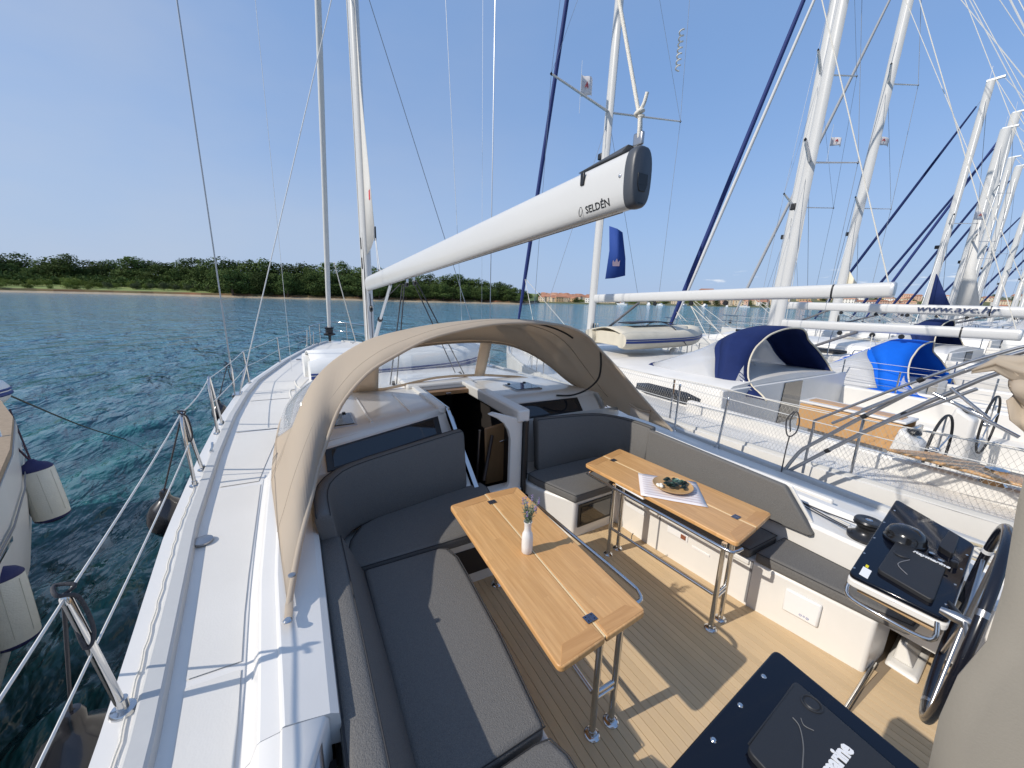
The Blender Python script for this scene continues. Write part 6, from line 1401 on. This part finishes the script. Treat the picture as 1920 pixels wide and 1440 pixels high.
F2 = yacht('white yacht with the tallest of the far masts, seventh in the row', 31.8, -1.5, 6.85, 11.0, 2.0, 1.0, 11.7, (1.5, 2.0, 2.0, .24), None, BLUE, 0, roofh=.4, mastr=.11)
I1 = yacht('white yacht eighth in the row to starboard', 36.0, -1.5, 7.4, 11.5, 2.0, 1.0, 10.6, (1.5, 2.0, 2.0, .24), None, NAVY, 0, roofh=.4, mastr=.09)
J1 = yacht('white yacht ninth in the row to starboard', 40.2, -1.5, 7.85, 12.0, 2.0, 1.0, 11.0, (2.0, 2.0, 2.0, .24), None, NAVY, 0, roofh=.4, mastr=.11)
K1 = yacht('white yacht tenth in the row to starboard', 44.8, -1.5, 7.75, 12.0, 2.0, 1.0, 9.3, (2.0, 2.0, 2.0, .24), None, NAVY, 0, roofh=.4, mastr=.10)
for k, (xx, yy, hh) in enumerate(((49.5, 7.6, 10.4), (54, 7.9, 9.6), (58.5, 7.5, 11.2))):
    yacht('white yacht %s in the row to starboard, at the right edge' % ('eleventh', 'twelfth', 'thirteenth')[k], xx, -1.5, yy, 12, 2.0, 1.0, hh, (2.0, 2.0, 2.0, .24), None, NAVY, 0, roofh=.4, mastr=.10)
text('lettering', 'www.ayc.hr', .20, frame((14.40-.0, 3.12, 2.20), (0, -1, 0), (0, 0, 1)), mat('navy_print', (.02, .035, .09), .5), C1[5], ext=.001, bold=.003, font_shear=.28, sx=1.45)
# navy cloth triangle at a mast, loose white sail at another
tE = bpy.data.objects[E1[0].name]
loft('sail_cover', [[(23.2, 5.8, 3.6), (23.2, 5.77, 3.6)], [(23.2, 5.8, 2.3), (23.25, 5.15, 2.3)]], NAVY, tE, solid=.01)
loft('loose_sail', [[(27.5, 6.0, 6.6), (27.5, 5.95, 6.6)], [(27.45, 5.95, 4.0), (27.5, 5.6, 3.9)], [(27.4, 5.9, 2.3), (27.6, 5.2, 2.4)]], sailm, F1[0], solid=.01)
loft('sail_corner', [[(19.0, 7.2, 3.6), (19.0, 7.18, 3.6)], [(19.0, 7.22, 2.5), (19.05, 6.5, 2.55)]], mat('cream_cloth', (.70, .64, .5), .9), D1[0], solid=.01)

# things particular to the first neighbour
tA, ycA, hwA, zdA, cyA, bmA = A1
DX, DY, DZ = .0, .0, -.03
t3 = thing('drop_leaf_table', 'closed teak drop-leaf table in the cockpit of the neighbouring yacht', 'table', (6.3, 2.0, .18))
box('leaf', (6.0, 6.03), (1.45, 2.50), (.56, .885), TEAKN, t3, bevel=.008); box('leaf', (6.42, 6.45), (1.45, 2.50), (.56, .885), TEAKN, t3, bevel=.008)
box('table_top', (6.02, 6.43), (1.43, 2.52), (.89, .92), GEL2, t3, bevel=.01); box('top_strip', (6.12, 6.32), (1.5, 2.45), (.921, .930), TEAKN, t3, bevel=.003); box('pedestal', (6.1, 6.35), (1.6, 2.4), (.18, .89), GEL2, t3, bevel=.02); box('end_rail', (6.06, 6.40), (1.37, 1.41), (.5, .86), STEEL, t3, bevel=.01)
tag(hexa('coaming_seat', [(4.80, -.5, .855), (5.16, -.5, .855), (5.16, 1.0, .855), (4.86, 1.25, .855)], [(4.80, -.5, .885), (5.16, -.5, .885), (5.16, 1.0, .885), (4.86, 1.25, .885)], TEAKN, None, bevel=.012), 'weathered teak seat pad on the port coaming of the neighbouring yacht', 'seat pad')
nt_ = thing('safety_net', 'fine white net laced along the port rail of the neighbouring yacht', 'net', (4.66, 2, .8))
def net():
    parts = []; y0, y1 = -1.0, 4.8; n = 150
    for s in (-1, 1):
        for i in range(-8, n+1):
            P = []
            for k in range(9):
                z = .62+.56*k/8; y = y0+(y1-y0)*(i+ (k if s > 0 else 8-k))/n
                if y0 <= y <= y1: P.append((ycA(y)-hwA(max(y, -.9))+.07+.012*math.sin(y*5+k), y, z+.02*math.sin(y*2.7)*(k/8)))
            if len(P) > 1: parts.append(tubevf(P, .0012, 3))
    o = multi('netting', parts, mat('net_cord', (.34, .33, .30), .9), nt_); o['kind'] = 'stuff'
    tube('head_rope', [(ycA(y)-hwA(max(y, -.9))+.07, y, 1.18+.02*math.sin(y*2.7)) for y in np.arange(-.9, 4.9, .2)], .005, ROPEW, nt_, res=5)
net()
tA2, wA = tender('inflatable_dinghy', (7.25, 6.3, 1.38), R(-3), 1.35, .55, .19, HYPB, 'cream inflatable dinghy with a navy strip upside down on the neighbouring yacht', HYPB)
tube('lashing', [wA((.3, -.8, -.1)), wA((.3, -.3, .30)), wA((.3, .3, .30)), wA((.3, .8, -.1))], .012, ROPEK, tA2, sm=4)
loft('dark_cover', [[wA((x, v, .34+.02*math.cos(x*3))) for v in (-.2, 0, .2)] for x in np.linspace(-.8, .5, 5)], BLACK, tA2, solid=.02)
# flags
def flag(name, p, w, h, mt, label, emb=None, drop=0, group=None, ang=0):
    t = thing(name, label, 'flag', p, group); p = Vector(p); d = Vector((math.cos(ang), math.sin(ang), 0)); rows = []
    for i in range(7):
        u = i/6; rows.append([p+d*(w*u)+Vector((0, .05*math.sin(u*7), -h*v*(1-.25*u)-drop*u*u)) for v in np.linspace(0, 1, 5)])
    f = loft('cloth', rows, mt, t, smooth=True, solid=.003); tube('hoist_line', [p+Vector((0, 0, .25)), p-Vector((0, 0, h+.35))], .004, WIREL, t, res=4)
    if emb:
        c = p+d*(w*.45)+Vector((0, -.03, -h*.42)); 
        for s in (-1, 1): hexa('emblem', [c+d*(s*w*.16)+Vector((0, y, -h*.12)) for y in (0, .01)]+[c+Vector((0, y, h*.16)) for y in (.01, 0)], [c+d*(s*w*.05)+Vector((0, y, -h*.12)) for y in (0, .01)]+[c+Vector((0, y, h*.06)) for y in (.01, 0)], emb, f)
    return t
RED = mat('red_emblem', (.55, .08, .08), .8)
flag('burgee', (6.05, 7.9, 7.10), .38, .44, FLAGW, 'small white pennant with a red mark under the port spreader of the nearest neighbour', RED, ang=.1)
flag('burgee', (11.55, 5.25, 6.15), .34, .20, FLAGW, 'small white pennant with a red mark beside the paired masts', RED, .05, ang=-.3)
flag('burgee', (19.7, 7.4, 8.5), .7, .32, FLAGW, 'small white pennant with a red mark beyond the thick pale mast', RED, .1, ang=-.2)
flag('burgee', (24.2, 5.4, 6.1), .9, .35, FLAGW, 'small white pennant flying between the far masts', RED, .1, ang=-.2)
fb = thing('club_flag', 'blue pennant with a pale pink crown hanging behind the mast of the nearest neighbour', 'flag', (7.05, 7.3, 3.0))
loft('cloth', [[(6.98, 7.65, 3.98), (7.0, 7.6, 3.4), (6.98, 7.65, 2.72)], [(7.06, 7.45, 3.90), (7.12, 7.45, 3.3), (7.1, 7.45, 2.74)], [(7.10, 7.3, 3.8), (7.22, 7.25, 3.2), (7.26, 7.25, 2.80)]], FLAGB, fb, smooth=True, solid=.004)
PK = mat('pale_pink_print', (.75, .50, .50), .8); hexa('crown', [(6.965, 7.42, 3.10), (6.98, 7.42, 3.16), (7.02, 7.40, 3.11), (7.06, 7.38, 3.20), (7.09, 7.36, 3.11), (7.13, 7.34, 3.16), (7.12, 7.34, 3.02), (6.98, 7.42, 3.02)], [(6.965, 7.415, 3.10), (6.98, 7.415, 3.16), (7.02, 7.395, 3.11), (7.06, 7.375, 3.20), (7.09, 7.355, 3.11), (7.13, 7.335, 3.16), (7.12, 7.335, 3.02), (6.98, 7.415, 3.02)], PK, fb)
# white spiral cover on the starboard shroud of the neighbour
sp = thing('shroud_spiral', 'white spiral chafe guard on a shroud above the starboard spreader of the neighbour', 'chafe guard', (8.5, 7.2, 8))
tube('spiral', [(8.44+.05*math.cos(a), 7.32+.05*math.sin(a), 7.55+a*.019) for a in np.linspace(0, 44, 150)], .016, ROPEW, sp, res=5)

# ================================================================ yacht to port
LB = thing('moored_yacht', 'bow of a white yacht with teak toe rail at the left edge of the picture', 'sailing yacht', (-4.3, 5, .6))
GW = [(-3, -1.45, .74), (0, -1.38, .74), (2.2, -1.50, .76), (3.9, -1.90, .80), (4.6, -2.12, .82), (5.7, -2.55, .84), (6.6, -3.02, .86), (7.6, -3.75, .88), (8.4, -4.6, .90)]
def lbh():
    rows = []
    for y, x, z in GW:
        c = -4.7; w = c-x; rows.append([(x, y, z)]+[(c-w*f, y, zz) for f, zz in ((.995, .3), (.97, -.2), (.90, -.8), (.80, -1.4), (.6, -2))]+[(c, y, -2.3)]+[(c+w*f, y, zz) for f, zz in ((.6, -2), (.8, -1.4), (.9, -.8), (.97, -.2), (.995, .3))]+[(2*c-x, y, z)])
    loft('hull', rows, GEL2, LB, cap=True, autosm=40)
    loft('deck', [[(x, y, z-.005), (-4.7, y, z+.04), (2*-4.7-x, y, z-.005)] for y, x, z in GW], DECK, LB)
    loft('toe_rail', [[(x-.01, y, z-.01), (x-.012, y, z+.05), (x-.10, y, z+.05), (x-.105, y, z-.01)] for y, x, z in GW], mat('weathered_teak', (.36, .27, .18), .7, var=.5, vscale=30), LB, autosm=60)
    for s in (.30, .24): loft('hull_moulding', [[(x+.012, y, z-s), (x+.012, y, z-s-.02)] for y, x, z in GW], GREY, LB, solid=.006) if s == .30 else None
    loft('hull_window', [[(-4.7+(4.7+x)*.993+.012, y, .42), (-4.7+(4.7+x)*.975+.012, y, .10)] for y, x, z in [(v.y, v.x, 0) for v in resample([(x, y, z) for y, x, z in GW[2:4]], 10)]], GLASSD, LB, solid=.004)
lbh()
tube('stanchion', [(-3.15, 6.55, .88), (-3.2, 6.6, 1.45)], .013, STEEL, LB); tube('stanchion', [(-2.35, 5.0, .84), (-2.38, 5.05, 1.0)], .013, STEEL, LB)
tube('deck_line', [(-3.3, 6.2, .86), (-3.1, 6.0, .95), (-2.75, 5.7, .9), (-2.9, 5.4, .87)], .008, ROPEK, LB, sm=4)
tl2, wl = tender('inflatable_dinghy', (-4.42, 6.95, .84), R(0), 1.15, .45, .17, HYP, 'bow of a white inflatable with navy stripes on the yacht at the left edge', HYP)
pw = thing('outboard_propeller', 'pale plastic propeller of a small outboard above the left yacht', 'propeller', (-3.62, 7.4, 1.40))
for k in range(3):
    a = R(20+120*k); d = Vector((math.cos(a), .2, math.sin(a))); n_ = Vector((-math.sin(a), .3, math.cos(a)))
    hexa('blade', [Vector((-3.62, 7.4, 1.42))+d*q+n_*w for q, w in ((.03, -.02), (.16, -.07), (.24, 0), (.16, .06), (.03, .02))], [Vector((-3.62, 7.415, 1.42))+d*q+n_*w for q, w in ((.03, -.02), (.16, -.07), (.24, 0), (.16, .06), (.03, .02))], WHT, pw, bevel=.003)
lathe('hub', [(0, .05), (.035, .03), (.04, -.04), (0, -.05)], (-3.62, 7.4, 1.42), WHT, pw, res=14, M=Matrix.Rotation(R(90), 3, 'X')); tube('shaft', [(-3.62, 7.4, 1.42), (-4.0, 7.5, 1.3)], .03, WHT, pw)
ml = thing('mooring_line', 'thin dark mooring line running from the left yacht down into the water', 'rope', (-3.35, 7.2, 1.0)); tube('rope', [(-3.34, 7.05, 1.02), (-3.5, 9.5, -.25), (-3.72, 11.93, -1.32)], .011, mat('wet_rope', (.10, .10, .085), .8), ml, sm=5)
def fender(label, top, bot, r, attach, mt=FEND, capm=NAVYF, group='fenders hanging along the left yacht'):
    top, bot = Vector(top), Vector(bot); L_ = (bot-top).length; Mx = (bot-top).normalized().to_track_quat('-Z', 'Y').to_matrix(); t = thing('fender', label, 'fender', top, group)
    lathe('cover', [(r*.98, -L_*.10), (r, -L_*.13), (r*1.01, -L_*.5), (r, -L_*.89), (r*.97, -L_*.92)], top, mt, t, res=24, M=Mx)
    lathe('end_cap', [(.02, .03), (r*.35, .0), (r*.80, -L_*.05), (r*1.0, -L_*.10), (r*1.005, -L_*.115)], top, capm, t, res=24, M=Mx); lathe('end_cap', [(r*1.005, -L_*.90), (r*.98, -L_*.93), (r*.6, -L_*.98), (r*.2, -L_)], top, capm, t, res=24, M=Mx)
    for k in range(8):
        a = k*math.pi/4; tube('seam', [top+Mx @ Vector((r*1.006*math.cos(a), r*1.006*math.sin(a), -L_*z)) for z in (.15, .5, .82)], .0022, mat('seam_shadow', (.45, .45, .38), .8), t, res=4)
    for q in attach: tube('fender_line', [top+Vector((0, 0, .01)), Vector(q)], .008, mat('dark_red_line', (.05, .02, .03), .8), t, res=6)
fender('white cloth-covered fender with navy ends, the farther one on the left yacht', (-2.26, 5.11, .57), (-2.20, 5.09, -.04), .122, [(-2.55, 5.4, .86), (-2.75, 6.1, .88)])
fender('white cloth-covered fender with navy ends, the nearer one at the left edge', (-1.88, 3.60, .34), (-1.85, 3.54, -.23), .118, [(-1.80, 3.45, .82)])
# our own fenders
def ballf(label, c, s, line):
    t = thing('fender', label, 'fender', c, 'black fenders hanging along our port side'); c = Vector(c)
    lathe('body', [(0, .30), (.03, .295), (.042, .27), (.04, .23), (.06, .20), (.12, .15), (.155, .08), (.17, 0), (.155, -.08), (.11, -.15), (.05, -.19), (0, -.20)], c, mat('black_vinyl_fender', (.014, .014, .018), .22, coat=.4), t, res=32, M=Matrix.Scale(s, 3)); lathe('eye', [(.012, .008), (.02, 0), (.012, -.008)], c+Vector((0, 0, .285*s)), BLACK, t, res=12, M=Matrix.Rotation(R(90), 3, 'X'))
    tube('fender_line', [c+Vector((0, 0, .29*s)), Vector(line)], .006, ROPEK, t, res=6); tube('line_knot', [Vector(line)+Vector(v) for v in ((0, 0, 0), (.025, .01, .02), (-.02, .015, .03), (.0, -.03, .02), (.03, .0, -.02), (.04, .01, -.16), (.02, -.01, -.2), (0, .01, -.05))], .006, ROPEK, t, sm=4)
ballf('shiny black teardrop fender hanging at the bottom left corner', (-.94, 1.96, .20), .98, (-.69, 1.545, 1.27))
ballf('black fender hanging below the rail hoops on our port side', (-1.0, 3.72, .42), .8, (-.77, 3.50, 1.30))
ballf('small black fender at the port shrouds', (-.95, 6.1, .62), .55, (-.84, 6.38, 1.2))

# ================================================================ bimini: folded frame and cloth
bi = thing('folded_bimini', 'folded bimini with slanting grey tubes and bundled beige cloth at the right edge', 'bimini', (4.0, 1.65, .62))
for P_, r_ in (([(4.0, 1.69, .63), (4.0, 1.60, .86), (4.0, 1.49, 1.0), (4.0, 1.005, 1.549), (4.0, .70, 1.82), (4.0, .45, 2.0)], .0155), ([(4.03, 1.70, .60), (4.03, 1.177, 1.206), (4.03, .66, 1.745), (4.03, .4, 1.95)], .0155), ([(4.06, 1.56, .66), (4.06, 1.55, 1.12), (4.06, 1.47, 1.25), (4.06, .745, 1.845), (4.06, .45, 2.02)], .011), ([(3.97, 1.39, 1.215), (3.97, .73, 1.80)], .011), ([(4.0, 1.124, 1.264), (4.0, .66, 1.68)], .011), ([(4.08, 1.25, 1.36), (4.08, .66, 1.87)], .010)):
    tube('tube', P_, r_, STEELD, bi, sm=2, res=10)
for p in ((4.03, 1.40, .95), (4.0, 1.2, 1.33), (4.03, .98, 1.41), (4.06, .95, 1.68)): lathe('tube_joint', [(.018, -.02), (.02, 0), (.018, .02)], p, BLACK, bi, res=10, M=Matrix.Rotation(R(45), 3, 'X'))
for a, b in (((4.0, .78, 1.66), (4.0, .57, 1.49)), ((4.0, .75, 1.56), (4.0, .43, 1.41)), ((4.02, .86, 1.60), (4.0, .60, 1.50))): tube('brace', [a, b], .012, STEEL, bi)
def canvas_bundle():
    t = bi
    rows = []; rg = random.Random(12)
    prof = [(-.02, 0.0), (.05, .06), (.02, .12), (.10, .18), (.06, .27), (.13, .33), (.09, .42), (.02, .48), (-.05, .52)]
    for i in range(15):
        u = i/14; y = .68-1.3*u; k = min(1, .12+u*3.2); sag = .035*math.sin(u*17)+.02*math.sin(u*31)
        r = []
        for j in range(22):
            a = 2*math.pi*j/22; rr_ = (.13+.028*math.sin(3*a+u*9)+.020*math.sin(5*a-u*13)+.014*math.sin(8*a+u*5))*k
            r.append((3.86+rr_*math.cos(a)*1.1, y, 1.80+.10*k*.6+.12*u+rr_*math.sin(a)*.95+sag))
        rows.append(r)
    V, F = loftvf(rows, True); F += [tuple(reversed(range(22))), tuple(range(14*22, 15*22))]; mesh('cloth_roll', V, F, CANV, t, smooth=True, autosm=180)
    # hanging lobe
    rows = []
    for i in range(9):
        u = i/8; y = .50-.34*u+.01*math.sin(u*20); r = []
        for j in range(9):
            v = j/8; drop = .36*(math.sin(math.pi*min(1, u*1.15+.10)))**.6; r.append((3.80+.05*math.sin(v*9+u*8)+.035*math.sin(v*5-u*14), y+.02*math.sin(v*6), 1.84-drop*v))
        rows.append(r)
    loft('cloth_lobe', rows, CANV, t, smooth=True, solid=.012, autosm=180)
canvas_bundle()
def near_cloth():
    t = thing('canvas_cover', 'greyish beige canvas hanging close by at the right bottom corner', 'canvas', (1.45, -.2, 1.2))
    rows = []; E_ = [(1.92, .135), (1.76, .128), (1.56, .105), (1.42, .100), (1.30, .122), (1.16, .128), (.98, .119), (.7, .10), (.4, .08)]
    for z, ye in E_:
        rows.append([(1.42+.03*math.sin(7*u+z*4)+.010*math.sin(19*u-z*6)-.18*u*u+(.06 if z < 1.3 else 0)*u, ye-1.25*u, z+.02*math.sin(u*5)) for u in np.linspace(0, 1, 22)])
    loft('cloth', rows, mat('taupe_canvas', (.31, .285, .24), .95, var=.5, vscale=2.5, dark=(.26, .235, .20), trans=.12, bump=.08, bscale=160, detail=2), t, smooth=True, solid=.008, autosm=180)
near_cloth()
# small motorboats and a pale pontoon near the far shore
def motorboat(az, r, ang, s, label):
    p = pol(az, r, WZ); t = thing('motorboat', label, 'motorboat', p, 'small boats near the far shore'); M = Matrix.Translation(p) @ Matrix.Rotation(ang, 4, 'Z') @ Matrix.Scale(s, 4)
    hexa('hull', [M @ Vector(v) for v in ((-3, -.7, -.2), (1.5, -.7, -.2), (3.2, 0, .1), (1.5, .7, -.2), (-3, .7, -.2))], [M @ Vector(v) for v in ((-3.1, -1.1, .9), (1.8, -1.1, 1.0), (4, 0, 1.2), (1.8, 1.1, 1.0), (-3.1, 1.1, .9))], WHT, t, bevel=.03)
    hexa('cabin', [M @ Vector(v) for v in ((-1.2, -.7, .9), (1.5, -.6, .95), (1.5, .6, .95), (-1.2, .7, .9))], [M @ Vector(v) for v in ((-1.0, -.6, 1.9), (.6, -.5, 1.9), (.6, .5, 1.9), (-1.0, .6, 1.9))], WHT, t, bevel=.05); hexa('cabin_window', [M @ Vector(v) for v in ((-.9, -.72, 1.3), (1.2, -.64, 1.3), (1.2, .64, 1.3), (-.9, .72, 1.3))], [M @ Vector(v) for v in ((-.85, -.66, 1.7), (.85, -.58, 1.7), (.85, .58, 1.7), (-.85, .66, 1.7))], GLASSD, t)
rr = random.Random(21)
for k, az in enumerate((45, 48.5, 50, 53, 55.5, 58, 60, 63)): motorboat(az, interp(TS, az)-rr.uniform(20, 45), rr.uniform(0, 3), rr.uniform(.9, 1.4), 'small white motorboat at anchor near the far shore')
# rail cloths with a navy oval, fenders and deck clutter among the neighbours
OVAL = mat('navy_oval_print', (.015, .04, .22), .5)
def railcloth(c, y0, y1, z0, z1, label):
    t = thing('rail_cloth', label, 'rail cloth', (c, (y0+y1)/2, z0), 'white rail cloths on the far yachts')
    loft('cloth', [[(c+.01*math.sin(y*9), y, z0), (c+.015*math.sin(y*7+1), y, (z0+z1)/2), (c, y, z1)] for y in np.linspace(y0, y1, 12)], mat('white_cloth', (.74, .74, .72), .85), t, solid=.004)
    P = [Vector((c-.02, (y0+y1)/2+.17*(z1-z0)*math.cos(a), (z0+z1)/2+.38*(z1-z0)*math.sin(a))) for a in np.linspace(0, 2*math.pi, 20, endpoint=False)]
    hexa('oval_emblem', P, [p+Vector((-.008, 0, 0)) for p in P], OVAL, t)
railcloth(16.9, 4.1, 5.3, 1.02, 1.50, 'white rail cloth with a navy oval on the fourth yacht, the one nearer its bow')
railcloth(16.95, 1.0, 2.6, 1.0, 1.52, 'white rail cloth with a navy oval on the fourth yacht, the one nearer its stern')
rr = random.Random(33)
for k, (x, y, z, txt) in enumerate(((8.75, 1.4, .35, 'between the second and third yacht, near the sterns'), (8.78, 4.6, .35, 'between the second and third yacht, by the blue sprayhood'), (12.25, .6, .5, 'beyond the bright blue sprayhood'), (12.3, 3.2, .5, 'beside the yacht with lettered boom'), (4.36, 5.9, .25, 'squeezed between our yacht and the netted neighbour'))):
    fender('white fender hanging '+txt, (x, y, z), (x, y, z-.55), .12, [(x+.05, y, z+.30)], group='fenders between the neighbouring yachts')
for k, (t_, yc_, hw_, zd__, cy_, bm_) in enumerate((A1, B1, C1, D1)):
    px_ = yc_(cy_+.8); z = zd__(cy_)+.42
    for s in (-1, 1):
        for j in range(3): tube('control_line', [(px_+s*(.35+.05*j), cy_+.1, z-.02), (px_+s*(.2+.03*j), cy_+2.2, z-.0)], .007, (ROPEW, ROPEK, ROPEB)[j], t_, res=4)
    c_ = Vector((yc_(.6)-hw_(.6)*.62, .5, zd__(.5)+.02)); tube('rope_coil', [c_+Vector((.16*math.cos(a)*(1-.01*a), .12*math.sin(a), .012*a*.3)) for a in np.linspace(0, 38, 90)], .012, ROPEW, t_, res=5)
    for j in range(3):
        y = cy_+1.2+1.1*j; tube('dorade_vent', [(yc_(y)+.45, y, zd__(y)+.32), (yc_(y)+.45, y, zd__(y)+.50), (yc_(y)+.45, y-.06, zd__(y)+.56), (yc_(y)+.45, y-.14, zd__(y)+.56)], .045, GEL2, t_, sm=3, res=10) if j < 2 else None
# spinnaker pole, coiled halyards at the masts
for t_, yc_, my_, z in ((A1[0], A1[1], 8.0, 1.1), (C1[0], C1[1], 7.35, 1.25), (D1[0], D1[1], 7.35, 1.35)):
    for j in range(4):
        x = yc_(my_)-.12+.08*j; tube('halyard_coil', [(x, my_-.16, z+.5), (x-.03, my_-.18, z+.2), (x, my_-.2, z+.05), (x+.03, my_-.18, z+.2), (x, my_-.16, z+.48)], .012, (ROPEW, ROPEK, ROPEB, ROPEW)[j], t_, sm=4, res=5)
